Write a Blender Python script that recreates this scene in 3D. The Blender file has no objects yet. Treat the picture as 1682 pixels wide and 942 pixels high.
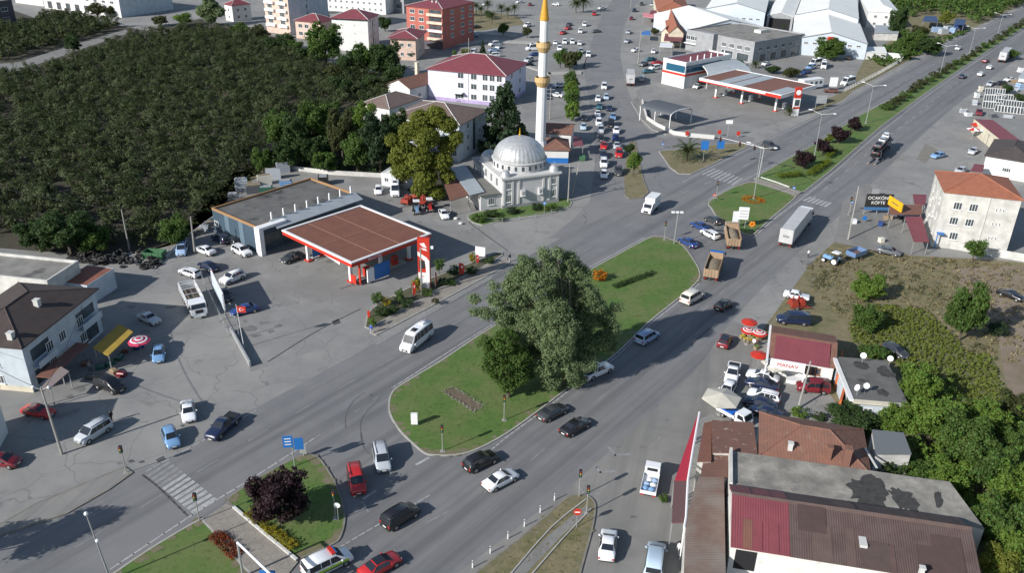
import bpy, bmesh, math, random
import numpy as np
from mathutils import Vector, Matrix
from mathutils.geometry import tessellate_polygon
random.seed(7); RNG = np.random.default_rng(11)
S = bpy.context.scene
R = math.radians
# ---------------- camera ----------------
F = 1390.0; CX, CY = 841.0, 471.0; CAMH = 64.0
_d = Vector((-56.0, 2800.0, F)).normalized()
_s, _c = _d.z, math.sqrt(1-_d.z**2)
FW = Vector((0, _c, -_s)); U0 = Vector((0, _s, _c))
_sr = -_d.x/_c; RT = Vector((1,0,0))*math.sqrt(1-_sr*_sr)+U0*_sr
UP = RT.cross(FW); DN = -UP
CAM = Vector((0,0,CAMH))
cd = bpy.data.cameras.new('camera'); cam = bpy.data.objects.new('camera', cd); S.collection.objects.link(cam)
M4 = Matrix((RT, UP, -FW)).transposed().to_4x4(); M4.translation = CAM; cam.matrix_world = M4
cd.sensor_fit = 'HORIZONTAL'; cd.sensor_width = 36; cd.lens = F/1682*36; cd.clip_end = 5000; cd.clip_start = 1
S.camera = cam
# ---------------- light ----------------
SUN_AZ, SUN_EL = 53.0, 28.0      # azimuth (clockwise from +Y) towards which shadows fall
sd = Vector((math.sin(R(SUN_AZ))*math.cos(R(SUN_EL)), math.cos(R(SUN_AZ))*math.cos(R(SUN_EL)), -math.sin(R(SUN_EL))))
sl = bpy.data.lights.new('sun','SUN'); sl.energy = 4.6; sl.angle = R(.5); sl.color = (1,.965,.92)
so = bpy.data.objects.new('sun', sl); S.collection.objects.link(so)
so.rotation_euler = sd.to_track_quat('-Z','Y').to_euler(); so.location = (0,0,200)
W = bpy.data.worlds.new('World'); S.world = W; W.use_nodes = True
nt = W.node_tree; bg = nt.nodes['Background']; sk = nt.nodes.new('ShaderNodeTexSky'); sk.sky_type = 'NISHITA'
sk.sun_disc = False; sk.sun_elevation = R(SUN_EL); sk.sun_rotation = R(SUN_AZ+180); sk.air_density = 1.0; sk.dust_density = .6
nt.links.new(sk.outputs[0], bg.inputs[0]); bg.inputs[1].default_value = .095
S.view_settings.view_transform = 'Standard'; S.view_settings.look = 'None'; S.view_settings.gamma = 1
S.view_settings.exposure = 0.45
S.render.engine = 'CYCLES'; S.cycles.max_bounces = 4; S.cycles.diffuse_bounces = 2

def G(x, y, h=0.0):
    """photo pixel -> point on the level z = h"""
    r = RT*((x-CX)/F) + DN*((y-CY)/F) + FW
    t = (h-CAMH)/r.z
    return CAM + r*t
def GP(pts, h=0.0): return [G(x, y, h) for x, y in pts]

# ---------------- materials ----------------
MATS = {}
def _n(nt, t, **k):
    n = nt.nodes.new(t)
    for a, b in k.items(): setattr(n, a, b)
    return n
def mat(name, col, rough=.85, col2=None, scale=1.0, detail=6, col3=None, scale3=.15, amt3=.5, bump=0, bscale=None,
        metal=0, wave=None, spec=.5, island=0, objcol=False, cracks=None, streak=None, spots=None, sss=0, coat=0, emit=0):
    m = bpy.data.materials.new(name); m.use_nodes = True; nt = m.node_tree; L = nt.links.new
    b = nt.nodes['Principled BSDF']; b.inputs['Roughness'].default_value = rough; b.inputs['Metallic'].default_value = metal
    b.inputs['Specular IOR Level'].default_value = spec
    if coat: b.inputs['Coat Weight'].default_value = coat; b.inputs['Coat Roughness'].default_value = .062
    tc = _n(nt, 'ShaderNodeTexCoord'); cur = None
    def c4(c): return (c[0], c[1], c[2], 1)
    if objcol:
        oi = _n(nt, 'ShaderNodeObjectInfo'); cur = oi.outputs['Color']
    else:
        rgb = _n(nt, 'ShaderNodeRGB'); rgb.outputs[0].default_value = c4(col); cur = rgb.outputs[0]
    def noise(sc, det=6, vec=None, rough_=.6):
        n = _n(nt, 'ShaderNodeTexNoise'); n.inputs['Scale'].default_value = sc; n.inputs['Detail'].default_value = det
        n.inputs['Roughness'].default_value = rough_
        L(vec or tc.outputs['Object'], n.inputs['Vector']); return n.outputs['Fac']
    def mix(a, c, fac, mode='MIX'):
        x = _n(nt, 'ShaderNodeMix', data_type='RGBA', blend_type=mode)
        if isinstance(fac, float): x.inputs[0].default_value = fac
        else: L(fac, x.inputs[0])
        L(a, x.inputs[6])
        if isinstance(c, tuple): x.inputs[7].default_value = c4(c)
        else: L(c, x.inputs[7])
        return x.outputs[2]
    def ramp(v, a, b_):
        r = _n(nt, 'ShaderNodeMapRange'); r.inputs[1].default_value = a; r.inputs[2].default_value = b_; L(v, r.inputs[0]); return r.outputs[0]
    def mul(v, k):
        r = _n(nt, 'ShaderNodeMath', operation='MULTIPLY'); L(v, r.inputs[0]); r.inputs[1].default_value = k; return r.outputs[0]
    if col2: cur = mix(cur, col2, ramp(noise(scale, detail), .32, .68))
    if col3: cur = mix(cur, col3, mul(ramp(noise(scale3, 5), .42, .62), amt3))
    if streak:   # (angle, stretch, scale, colour, amount): wear along the travel direction
        ang, st, sc, c, am = streak
        mp = _n(nt, 'ShaderNodeMapping'); mp.inputs['Rotation'].default_value = (0,0,-ang); 
        mp2 = _n(nt, 'ShaderNodeMapping'); mp2.inputs['Scale'].default_value = (1/st,1,1)
        L(tc.outputs['Object'], mp.inputs[0]); L(mp.outputs[0], mp2.inputs[0])
        cur = mix(cur, c, mul(ramp(noise(sc, 3, mp2.outputs[0]), .45, .65), am))
    if cracks:   # (scale, width, colour, amount)
        sc, wd, c, am = cracks
        v = _n(nt, 'ShaderNodeTexVoronoi', feature='DISTANCE_TO_EDGE'); v.inputs['Scale'].default_value = sc
        nz = _n(nt, 'ShaderNodeTexNoise'); nz.inputs['Scale'].default_value = sc*3; L(tc.outputs['Object'], nz.inputs['Vector'])
        ad = _n(nt, 'ShaderNodeVectorMath', operation='MULTIPLY_ADD'); ad.inputs[1].default_value = (1.2/sc*.25,)*3
        L(nz.outputs['Color'], ad.inputs[0]); L(tc.outputs['Object'], ad.inputs[2]); L(ad.outputs[0], v.inputs['Vector'])
        cur = mix(cur, c, mul(ramp(v.outputs['Distance'], wd, wd*.3), am))
    if spots:    # (scale, lo, hi, colour, amount)
        sc, lo, hi, c, am = spots
        cur = mix(cur, c, mul(ramp(noise(sc, 4), lo, hi), am))
    if wave:     # (direction, scale, strength, colour)
        dr, sc, am, c = wave
        w = _n(nt, 'ShaderNodeTexWave', wave_type='BANDS', bands_direction=dr); w.inputs['Scale'].default_value = sc
        w.inputs['Distortion'].default_value = .3
        L(tc.outputs['Object'], w.inputs['Vector']); cur = mix(cur, c, mul(w.outputs['Fac'], am))
    if island:
        g = _n(nt, 'ShaderNodeNewGeometry'); h = _n(nt, 'ShaderNodeHueSaturation')
        mr = _n(nt, 'ShaderNodeMapRange'); mr.inputs[3].default_value = 1-island; mr.inputs[4].default_value = 1+island
        L(g.outputs['Random Per Island'], mr.inputs[0]); L(mr.outputs[0], h.inputs['Value']); L(cur, h.inputs['Color'])
        mr2 = _n(nt, 'ShaderNodeMapRange'); mr2.inputs[3].default_value = .47; mr2.inputs[4].default_value = .525
        L(g.outputs['Random Per Island'], mr2.inputs[0]); L(mr2.outputs[0], h.inputs['Hue']); cur = h.outputs[0]
    L(cur, b.inputs['Base Color'])
    if bump:
        bp = _n(nt, 'ShaderNodeBump'); bp.inputs['Strength'].default_value = min(1,bump); bp.inputs['Distance'].default_value = .05*max(1,bump)
        src = w.outputs['Fac'] if (wave and bscale is None) else noise(bscale or 20, 5)
        L(src, bp.inputs['Height']); L(bp.outputs[0], b.inputs['Normal'])
    if sss:
        tr = _n(nt, 'ShaderNodeBsdfTranslucent'); L(cur, tr.inputs[0]); mx = _n(nt, 'ShaderNodeMixShader'); mx.inputs[0].default_value = sss
        out = nt.nodes['Material Output']; L(b.outputs[0], mx.inputs[1]); L(tr.outputs[0], mx.inputs[2]); L(mx.outputs[0], out.inputs[0])
    MATS[name] = m; return m
def hexc(s):
    v = [int(s[i:i+2],16)/255 for i in (0,2,4)]
    return tuple((x/12.92 if x<=.04045 else ((x+.055)/1.055)**2.4) for x in v)

# ---------------- object helpers ----------------
def tag(o, label=None, cat=None, group=None, kind=None):
    if label: o['label'] = label
    if cat: o['category'] = cat
    if group: o['group'] = group
    if kind: o['kind'] = kind
    return o
def link(o): S.collection.objects.link(o); return o
def empty(name, loc=(0,0,0), rz=0, label=None, cat=None, group=None):
    o = link(bpy.data.objects.new(name, None)); o.location = loc; o.rotation_euler = (0,0,rz); o.empty_display_size = .5
    return tag(o, label, cat, group)
def inst(name, mesh, parent=None, loc=(0,0,0), rz=0, sc=None, col=None):
    o = link(bpy.data.objects.new(name, mesh)); o.parent = parent; o.location = loc; o.rotation_euler = (0,0,rz)
    if sc: o.scale = sc if isinstance(sc, tuple) else (sc,)*3
    if col: o.color = (*col, 1)
    return o
class MB:
    def __init__(s): s.v = []; s.f = []; s.m = []; s.mi = 0
    def add(s, vs, fs):
        n = len(s.v); s.v += [tuple(v) for v in vs]; s.f += [tuple(i+n for i in f) for f in fs]; s.m += [s.mi]*len(fs); return s
    def box(s, x0, y0, z0, x1, y1, z1, top=None):
        """top: (inset x, inset y) shrinks the upper face"""
        a, b = top or (0,0)
        return s.add([(x0,y0,z0),(x1,y0,z0),(x1,y1,z0),(x0,y1,z0),(x0+a,y0+b,z1),(x1-a,y0+b,z1),(x1-a,y1-b,z1),(x0+a,y1-b,z1)],
              [(3,2,1,0),(4,5,6,7),(0,1,5,4),(1,2,6,5),(2,3,7,6),(3,0,4,7)])
    def prism(s, poly, z0, z1):
        n = len(poly)
        if sum(poly[i][0]*poly[(i+1)%n][1]-poly[(i+1)%n][0]*poly[i][1] for i in range(n)) < 0: poly = poly[::-1]
        vs = [(p[0],p[1],z0) for p in poly]+[(p[0],p[1],z1) for p in poly]
        fs = [(i,(i+1)%n,n+(i+1)%n,n+i) for i in range(n)]
        tri = tessellate_polygon([[Vector((p[0],p[1],0)) for p in poly]])
        for t in tri:
            a,b,c = [poly[i] for i in t]
            ccw = (b[0]-a[0])*(c[1]-a[1])-(c[0]-a[0])*(b[1]-a[1]) > 0
            t = t if ccw else t[::-1]
            fs.append(tuple(n+i for i in t)); fs.append(tuple(t[::-1]))
        return s.add(vs, fs)
    def extr(s, prof, a0, a1, axis='y'):
        """profile of (u, z) points extruded along an axis"""
        n = len(prof)
        if axis == 'y': vs = [(u,a0,z) for u,z in prof]+[(u,a1,z) for u,z in prof]
        else: vs = [(a0,u,z) for u,z in prof]+[(a1,u,z) for u,z in prof]
        fs = [(i,(i+1)%n,n+(i+1)%n,n+i) for i in range(n)]
        for t in tessellate_polygon([[Vector((u,z,0)) for u,z in prof]]):
            fs += [tuple(t), tuple(n+i for i in t[::-1])]
        return s.add(vs, fs)
    def tube(s, p0, p1, r0, r1=None, n=8, cap=True):
        r1 = r0 if r1 is None else r1; p0 = Vector(p0); p1 = Vector(p1); d = (p1-p0).normalized()
        a = d.orthogonal().normalized(); b = d.cross(a)
        vs = [p0+(a*math.cos(t)+b*math.sin(t))*r0 for t in [i*2*math.pi/n for i in range(n)]]
        vs += [p1+(a*math.cos(t)+b*math.sin(t))*r1 for t in [i*2*math.pi/n for i in range(n)]]
        fs = [(i,(i+1)%n,n+(i+1)%n,n+i) for i in range(n)]
        if cap: fs += [tuple(range(n-1,-1,-1)), tuple(range(n,2*n))]
        return s.add(vs, fs)
    def lathe(s, prof, n=24, c=(0,0), close=True):
        vs = []; fs = []; k = len(prof)
        for i in range(n):
            t = 2*math.pi*i/n
            vs += [(c[0]+r*math.cos(t), c[1]+r*math.sin(t), z) for r, z in prof]
        for i in range(n):
            j = (i+1)%n
            for q in range(k-1): fs.append((i*k+q, j*k+q, j*k+q+1, i*k+q+1))
        return s.add(vs, fs)
    def ball(s, c, r, n=10, sq=(1,1,1)):
        vs = []; fs = []; k = n//2+1
        for i in range(n):
            t = 2*math.pi*i/n
            for q in range(k):
                p = math.pi*q/(k-1); vs.append((c[0]+r*sq[0]*math.sin(p)*math.cos(t), c[1]+r*sq[1]*math.sin(p)*math.sin(t), c[2]+r*sq[2]*math.cos(p)))
        for i in range(n):
            j = (i+1)%n
            for q in range(k-1): fs.append((i*k+q, i*k+q+1, j*k+q+1, j*k+q))
        return s.add(vs, fs)
    def mesh(s, name, mats, smooth=False):
        me = bpy.data.meshes.new(name); me.from_pydata(s.v, [], s.f)
        for m in (mats if isinstance(mats, (list,tuple)) else [mats]): me.materials.append(m)
        me.polygons.foreach_set('material_index', s.m)
        if smooth: me.polygons.foreach_set('use_smooth', [True]*len(s.f))
        me.update(); return me
    def build(s, name, mats, parent=None, loc=(0,0,0), rz=0, smooth=False, col=None):
        return inst(name, s.mesh(name, mats, smooth), parent, loc, rz, col=col)
def smooth_poly(pts, k=4, closed=True):
    P = [Vector((p[0],p[1],0)) for p in pts]; n = len(P); out = []
    for i in range(n if closed else n-1):
        a = P[(i-1)%n] if closed or i>0 else P[i]; b = P[i]; c = P[(i+1)%n]; d = P[(i+2)%n] if closed or i+2<n else P[i+1]
        for j in range(k):
            t = j/k
            out.append(.5*((2*b)+(c-a)*t+(2*a-5*b+4*c-d)*t*t+(3*b-a-3*c+d)*t**3))
    if not closed: out.append(P[-1])
    return out
def offset_poly(P, d):
    n = len(P); A = sum(P[i].x*P[(i+1)%n].y-P[(i+1)%n].x*P[i].y for i in range(n)); sg = 1 if A > 0 else -1; out = []
    for i in range(n):
        e1 = (P[i]-P[i-1]); e2 = (P[(i+1)%n]-P[i]); e1.z = e2.z = 0
        t = (e1.normalized()+e2.normalized()); t = t.normalized() if t.length > 1e-6 else e2.normalized()
        out.append(P[i]+Vector((t.y,-t.x,0))*d*sg)
    return out
def sheet(name, P, z, m, kind='structure', label=None, cat=None, skirt=0):
    """flat ground sheet from world points"""
    mb = MB(); tri = tessellate_polygon([[Vector((p.x,p.y,0)) for p in P]]); fs = []
    for t in tri:
        a,b,c = [P[i] for i in t]; fs.append(t if (b-a).cross(c-a).z > 0 else t[::-1])
    n = len(P); vs = [(p.x,p.y,z) for p in P]
    mb.add(vs, fs)
    if skirt:
        ccw = sum(P[i].x*P[(i+1)%n].y-P[(i+1)%n].x*P[i].y for i in range(n)) > 0
        vs = [(p.x,p.y,z) for p in P]+[(p.x,p.y,z-skirt) for p in P]
        mb.add(vs, [((i,n+i,n+(i+1)%n,(i+1)%n) if ccw else (i,(i+1)%n,n+(i+1)%n,n+i)) for i in range(n)])
    o = mb.build(name, m)
    return tag(o, label, cat, kind=kind)
def strip(mb, P, w, z0, z1, closed=False):
    """raised band of width w along the points P (left side)"""
    n = len(P); L = []
    for i in range(n):
        a = P[i-1] if (i>0 or closed) else P[i]; b = P[(i+1)%n] if (i<n-1 or closed) else P[i]
        t = Vector((b.x-a.x,b.y-a.y,0)).normalized(); L.append((P[i], P[i]+Vector((-t.y,t.x,0))*w))
    vs = []; 
    for p, q in L: vs += [(p.x,p.y,z0),(p.x,p.y,z1),(q.x,q.y,z1),(q.x,q.y,z0)]
    fs = []
    for i in range(n if closed else n-1):
        a = 4*i; b = 4*((i+1)%n)
        fs += [(a,b,b+1,a+1),(a+1,b+1,b+2,a+2),(a+2,b+2,b+3,a+3)]
    if not closed: fs += [(0,1,2,3),(4*n-1,4*n-2,4*n-3,4*n-4)]
    mb.add(vs, fs)

m_paintcar = mat('car_paint', (1,1,1), .32, objcol=True, coat=.6, spec=.5)
COL = dict(white=(.74,.75,.76), cream=(.66,.62,.52), silver=(.42,.45,.48), lblue=(.30,.42,.60), skyb=(.16,.30,.50), blue=(.02,.05,.18), dblue=(.012,.02,.055),
   black=(.012,.012,.014), grey=(.11,.12,.13), dgrey=(.045,.048,.052), red=(.42,.02,.02), dred=(.16,.012,.02), green=(.02,.09,.06), teal=(.03,.12,.16), brown=(.14,.06,.04), tan=(.3,.22,.14), pglass=(.4,.5,.6))
# ================= GROUND =================
ROAD_ANG = math.atan2((G(1060,394)-G(663,630)).y, (G(1060,394)-G(663,630)).x)
m_ground = mat('dusty_paving', (.225,.222,.212), .9, col2=(.178,.177,.172), scale=.35, col3=(.275,.27,.25), scale3=.06, amt3=.7, bump=.25, bscale=12,
               cracks=(.13,.009,(.09,.09,.088),.55), spots=(.22,.62,.75,(.085,.083,.08),.55))
m_road = mat('asphalt', (.178,.178,.180), .82, col2=(.145,.146,.149), scale=.25, col3=(.185,.183,.178), scale3=.05, amt3=.5, bump=.25, bscale=30,
             streak=(ROAD_ANG,40,.45,(.085,.086,.09),.6))
m_ave = mat('avenue_asphalt', (.175,.176,.178), .84, col2=(.15,.15,.154), scale=.3, col3=(.215,.21,.20), scale3=.07, amt3=.5, bump=.25, bscale=30, cracks=(.07,.008,(.08,.08,.08),.6))
m_conc = mat('forecourt_concrete', (.25,.247,.238), .88, col2=(.20,.196,.186), scale=.3, col3=(.16,.157,.15), scale3=.09, amt3=.6, bump=.15, bscale=15,
             cracks=(.16,.007,(.09,.09,.09),.55))
m_side = mat('dusty_road', (.205,.20,.187), .9, col2=(.165,.162,.155), scale=.4, col3=(.25,.24,.22), scale3=.07, amt3=.6, bump=.3, bscale=18, streak=(R(75),25,.4,(.13,.128,.12),.5))
m_grass = mat('lawn_grass', (.062,.125,.02), .95, col2=(.085,.15,.028), scale=.8, col3=(.14,.15,.055), scale3=.22, amt3=.6, bump=1, bscale=14, spots=(1.8,.55,.7,(.04,.075,.016),.7))
m_dry = mat('dry_grass', (.21,.175,.10), .95, col2=(.095,.10,.035), scale=.6, col3=(.20,.165,.10), scale3=.18, amt3=.7, bump=1, bscale=12, spots=(1.6,.55,.7,(.05,.06,.02),.6))
m_dirt = mat('bare_dirt', (.20,.155,.11), .95, col2=(.15,.12,.08), scale=.5, col3=(.26,.21,.16), scale3=.12, amt3=.6, bump=1, bscale=8)
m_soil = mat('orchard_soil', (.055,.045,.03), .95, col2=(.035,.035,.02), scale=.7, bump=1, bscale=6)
m_kerb = mat('kerb_stone', (.38,.37,.34), .85, col2=(.28,.27,.25), scale=1.2, bump=.2)
m_kerbd = mat('old_kerb', (.22,.205,.17), .9, col2=(.15,.14,.12), scale=1.0, bump=.2)
m_paint = mat('road_paint', (.42,.42,.41), .8, col2=(.24,.24,.24), scale=1.6, detail=8)
m_paintw = mat('worn_paint', (.27,.27,.27), .85, col2=(.17,.17,.172), scale=1.2, detail=8)
m_pave = mat('paving_slabs', (.27,.245,.21), .9, col2=(.21,.19,.165), scale=.9, bump=.3, cracks=(.8,.03,(.14,.13,.11),.6))
m_tar = mat('tar_patch', (.055,.055,.058), .8, col2=(.085,.085,.086), scale=.8)

tag(MB().add([(-2500,-300,0),(2500,-300,0),(2500,4000,0),(-2500,4000,0)], [(0,1,2,3)]).build('ground', m_ground), kind='structure')
U = [(-260,1010),(0,879),(120,841),(221,776),(270,757),(420,671),(618,564),(808,454),(960,372),(1120,297),(1200,256),(1351,184.7),(1469,121),(1569,65.5),(1682,11),(1800,-45)]
RL = [(600,1060),(775,925),(932,803),(1030,715),(1100,650),(1150,600),(1200,530),(1290,435),(1380,353),(1454,279),(1550,190),(1600,150),(1682,88),(1800,0)]
Uw = smooth_poly(GP(U), 4, False); RLw = smooth_poly(GP(RL), 4, False)
Uw.insert(0, Uw[0]+Vector((-30,-60,0))); RLw.insert(0, RLw[0]+Vector((0,-40,0)))
sheet('road', Uw+RLw[::-1], .008, m_road)
# avenue
AV = [(969,330),(975,287),(978,254),(974,200),(965,150),(958,110),(966,85),(976,55),(990,22),(1012,-8),(1040,-40),(1095,-40),(1055,-5),(1038,15),(1027,38),(1021,64),(1019,91),(1027,136),(1038,166),
      (1052,198),(1069,218),(1092,228),(1130,226),(1190,222),(1240,226),(1225,262),(1130,310),(1010,362),(940,392),(900,392),(940,362)]
sheet('avenue', GP(AV), .004, m_ave)
# second asphalt town road (upper left behind the apartments) and plaza
sheet('car_park', GP([(700,66),(880,70),(955,62),(965,90),(950,150),(975,200),(860,200),(850,96),(700,90)]), .004, m_conc)
# side road at bottom right
sheet('side_road', GP([(700,990),(900,780),(980,700),(1060,640),(1130,580),(1190,520),(1240,545),(1232,640),(1150,690),(1120,800),(1122,990)]), .006, m_side)
# petrol station concrete
sheet('forecourt', GP([(270,470),(298,400),(330,350),(450,270),(640,285),(790,345),(840,405),(700,492),(600,548),(412,612),(392,560),(300,470)]), .005, m_conc)
sheet('forecourt', GP([(1045,150),(1085,120),(1150,90),(1480,110),(1320,190),(1200,225),(1120,224),(1085,216),(1055,180)]), .006, m_conc)
for nm, pts, mt in [
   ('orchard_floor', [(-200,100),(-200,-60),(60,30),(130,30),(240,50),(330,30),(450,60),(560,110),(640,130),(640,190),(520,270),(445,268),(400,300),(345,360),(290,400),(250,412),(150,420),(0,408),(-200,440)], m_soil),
   ('dirt_lot', [(1240,560),(1330,435),(1370,398),(1460,418),(1640,428),(1760,440),(1900,620),(1900,1100),(1620,1100),(1480,880),(1400,700),(1300,560)], m_dry),
   ('dirt_lot', [(1560,440),(1760,436),(1900,600),(1900,900),(1680,720),(1650,620),(1640,560),(1600,500)], m_dirt),
   ('verge', [(1370,398),(1385,330),(1425,300),(1500,385),(1530,420),(1460,420)], m_side),
   ('meadow', [(1418,100),(1470,60),(1430,0),(1560,-60),(1900,-120),(1790,-48),(1682,6),(1600,45),(1560,62),(1500,95),(1440,128),(1400,150),(1382,166),(1330,188),(1345,170),(1395,145)], m_dry),
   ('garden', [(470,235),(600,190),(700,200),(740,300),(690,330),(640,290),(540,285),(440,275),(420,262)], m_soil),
   ('park_lawn', [(700,20),(760,15),(850,25),(862,40),(815,46),(790,50),(700,48)], m_dry),
   ('weed_strip', [(400,310),(450,268),(380,285),(340,330),(290,395),(250,410),(300,400),(345,362)], m_dry)]:
    sheet(nm, GP(pts), .012 if nm!='dirt_lot' or mt is m_dry else .016, mt)

def island(pts, top=m_grass, kerb=m_kerb, name='lawn', h=.13, kw=.22, sm=3, inner=0):
    P = smooth_poly(GP(pts), sm) if sm > 1 else GP(pts)
    n = len(P)
    if sum(P[i].x*P[(i+1)%n].y-P[(i+1)%n].x*P[i].y for i in range(n)) < 0: P = P[::-1]
    mb = MB(); strip(mb, P, kw, 0, h, True); k = mb.build('kerb', kerb); tag(k, kind='structure')
    sheet(name, offset_poly(P, -kw*.8), h-.02, top, skirt=.1)
I1 = [(637.7,664),(643.6,645),(663,630),(726,592),(793,547),(880,496),(973.6,441),(1060,394),(1078,389),(1095.5,391.6),(1121,403),(1140,428),(1149.6,447),(1146.5,463),(1118,489),(1063.7,533),(1013,582.5),(946,629.7),(895,669),(836,712),(785,739.7),(749.7,749.5),(715,750),(698,747),(679,732),(655,708),(640,683)]
I2 = [(1163,332),(1192,314),(1224,301),(1240,300),(1270,308),(1304,321),(1303,329),(1269.4,357.4),(1240,385),(1228,387),(1213,381),(1188,367),(1178,360),(1168,343)]
I2b = [(1238,294),(1251,285),(1295,260.5),(1337,238),(1409,191),(1480,154.8),(1560,108),(1682,37),(1800,-27),(1800,-20),(1682,45),(1603,96.5),(1522.6,152),(1449,207),(1420,232),(1367.5,279),(1322,315),(1310,317),(1270,302)]
I3 = [(380,834),(374,822),(384,812),(442,775.6),(488.5,752),(506,747),(522.6,752),(538,771),(553.6,799),(566,833),(567,861),(559,887),(544,898),(515,911),(489,922),(482,920),(430,878)]
I3b = [(188,942),(250,900),(325,856),(336,858),(360,884),(395,925),(425,965),(400,1010),(120,1010),(150,970)]
I4 = [(800,926),(847,890),(894,850),(929,819.5),(945,814),(964,814.7),(977,825),(979,838.7),(975.6,864),(966,900),(954,945),(940,1000),(700,1000),(760,960)]
island(I1); island(I2, name='lawn', sm=2); island(I2b, name='median', top=m_grass, sm=1); island(I3, kerb=m_kerbd); island(I3b, kerb=m_kerb, sm=2); island(I4, top=m_dry, kerb=m_kerbd, sm=2)
island([(1027,262),(1024,300),(1026,322),(1034,328),(1056,326),(1066,316),(1058,298),(1053,275),(1044,232),(1034,234)], top=m_dry, kerb=m_kerbd, name='verge', sm=1)
island([(1081.7,249),(1100,276),(1114,286),(1134,287),(1165,273),(1228,241),(1222,236),(1190,236),(1123,245)], top=m_dry, kerb=m_kerb, name='verge', sm=1)
island([(768,360),(792,371),(830,362),(880,355),(925,346),(940,334),(925,325),(860,336),(780,350)], kerb=m_kerb, sm=2)
island([(606,541),(601,528),(610,508),(650,484),(692,464),(720,453),(765,436),(815,416),(826,420),(796,438),(740,466),(670,504)], kerb=m_kerb, top=mat('shrub_bed',(.06,.07,.03),.95,col2=(.10,.09,.06),scale=.6,bump=1,bscale=8), name='shrub_bed', sm=2)
island([(1036,168),(1053,196),(1070,213),(1094,222),(1108,221),(1085,206),(1062,182),(1050,160)], top=m_side, kerb=m_kerb, name='pavement', sm=1)
island([(1205,560)]*0 or [(-120,960),(0,882),(110,846),(180,806),(219,778),(205,768),(150,790),(60,828),(0,862),(-120,915)], top=m_side, kerb=m_kerbd, name='pavement', sm=1)
island([(608,548),(618,552),(700,509),(800,455),(838,432),(833,424),(790,440),(700,488),(640,522)], top=m_pave, kerb=m_kerb, name='pavement', sm=1)
# paths over the islands
zt = .118
def path(pts, m=m_pave, z=.126, name='path'): sheet(name, GP(pts), z, m, skirt=.1)
path([(1236,300),(1243,293.5),(1318,316),(1308,323)], m_pave)
path([(334,856),(372,829),(384,836),(437,884),(490,925),(470,950),(450,968),(424,958)], m_pave)
path([(964,830),(975,836),(925,880),(850,960),(820,960),(905,878)], m_side, .116)
mb = MB()
for a in [[(962,822),(905,868),(838,945)],[(985-15,838),(925,885),(873,945)]]: strip(mb, smooth_poly(GP(a),3,False), .15, 0, .22)
tag(mb.build('kerb', m_kerb), kind='structure')
mb = MB()
for a in [[(381,836),(432,880),(486,924)]]: strip(mb, GP(a), .3, 0, .3)
tag(mb.build('kerb', mat('white_kerb',(.6,.6,.57),.8,col2=(.4,.4,.38),scale=2)), kind='structure')
mb = MB()
for a in [[(1247,292),(1275,301),(1296,309)]]: strip(mb, GP(a), .3, 0, .3)
tag(mb.build('kerb', MATS['white_kerb']), kind='structure')
# ---- painted markings ----
def line(mb, pts, w=.15, dash=None, z=.016, off=0, k=6):
    P = smooth_poly(GP(pts), k, False) if len(pts) > 2 else GP(pts)
    segs = []; 
    if dash:
        on, offd = dash; acc = 0
        for i in range(len(P)-1):
            a, b = P[i], P[i+1]; L = (b-a).length; t = 0
            while t < L:
                ph = acc % (on+offd); step = (on-ph) if ph < on else (on+offd-ph); step = max(min(step, L-t), .01)
                if ph < on and step > .05: segs.append((a+(b-a)*(t/L), a+(b-a)*((t+step)/L)))
                t += step; acc += step
    else: segs = [(P[i],P[i+1]) for i in range(len(P)-1)]
    for a, b in segs:
        d = (b-a); d.z = 0
        if d.length < 1e-4: continue
        n = Vector((-d.y,d.x,0)).normalized()*w/2; e = d.normalized()*(0 if dash else w*.3)
        mb.add([(q.x,q.y,z) for q in (a-n-e,b-n+e,b+n+e,a+n-e)], [(0,1,2,3)])
def shift(pts, d):
    P = smooth_poly(GP(pts), 1, False); out = []
    return P
mb = MB(); mw = MB()
line(mb, [(240,775),(330,726),(420,675)], .15); line(mb, [(618,566),(808,456)], .15); line(mb,[(1120,300),(1200,259),(1351,187.5),(1469,123),(1569,68),(1682,14),(1800,-42)], .2)
line(mb, [(181.5,936),(316,847),(420,783),(516,721)], .2); line(mw, [(516,721),(628,648)], .12, (1,2.5))
line(mb, [(640,640),(663,626),(793,543),(880,492),(973,437),(1058,391)], .2); line(mw, [(1058,391),(1163,330)], .12, (1,2.5)); line(mb, [(1163,329),(1192,311),(1250,282),(1337,234),(1409,188),(1480,151.5),(1682,33),(1790,-28)], .2)
line(mb, [(560,899),(626,860),(705,815)], .15); line(mw,[(763,766),(800,745)], .15)
line(mb, [(800,746),(836,716),(895,673),(946,634),(1013,586),(1063,537),(1118,493),(1148,467)], .18)
line(mb, [(1237,391),(1271,361),(1320,324),(1369,284),(1422,237.5),(1451,213),(1524,157),(1604,101),(1682,50.5),(1790,-14)], .2)
# lane dashes: left carriageway
line(mw, [(0,975),(171,872),(250,823),(420,718),(640,592),(800,502),(973,405),(1120,320)], .14, (3,4.5)); 
line(mb, [(1120,318),(1225,272),(1330,216),(1440,160),(1570,85),(1682,23),(1790,-36)], .14, (3,6))
line(mw, [(0,930),(171,838),(330,744)], .1, (3,6))
line(mw, [(700,860),(850,775),(985,655),(1090,575),(1200,466),(1290,385),(1370,315),(1440,256),(1540,175),(1640,100),(1790,4)], .15, (3,5))
line(mb, [(1312,345),(1345,318),(1395,277),(1440,240),(1500,192),(1560,146),(1640,92)], .15, (3,5))
line(mw, [(790,960),(932,850),(1030,770),(1150,655),(1240,560),(1390,402)], .12, (3,7))
line(mb, [(594,822),(617,807)], .3); line(mb, [(684,764),(704,753)], .35)
line(mw, [(594,822),(605,842)], .2)
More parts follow.
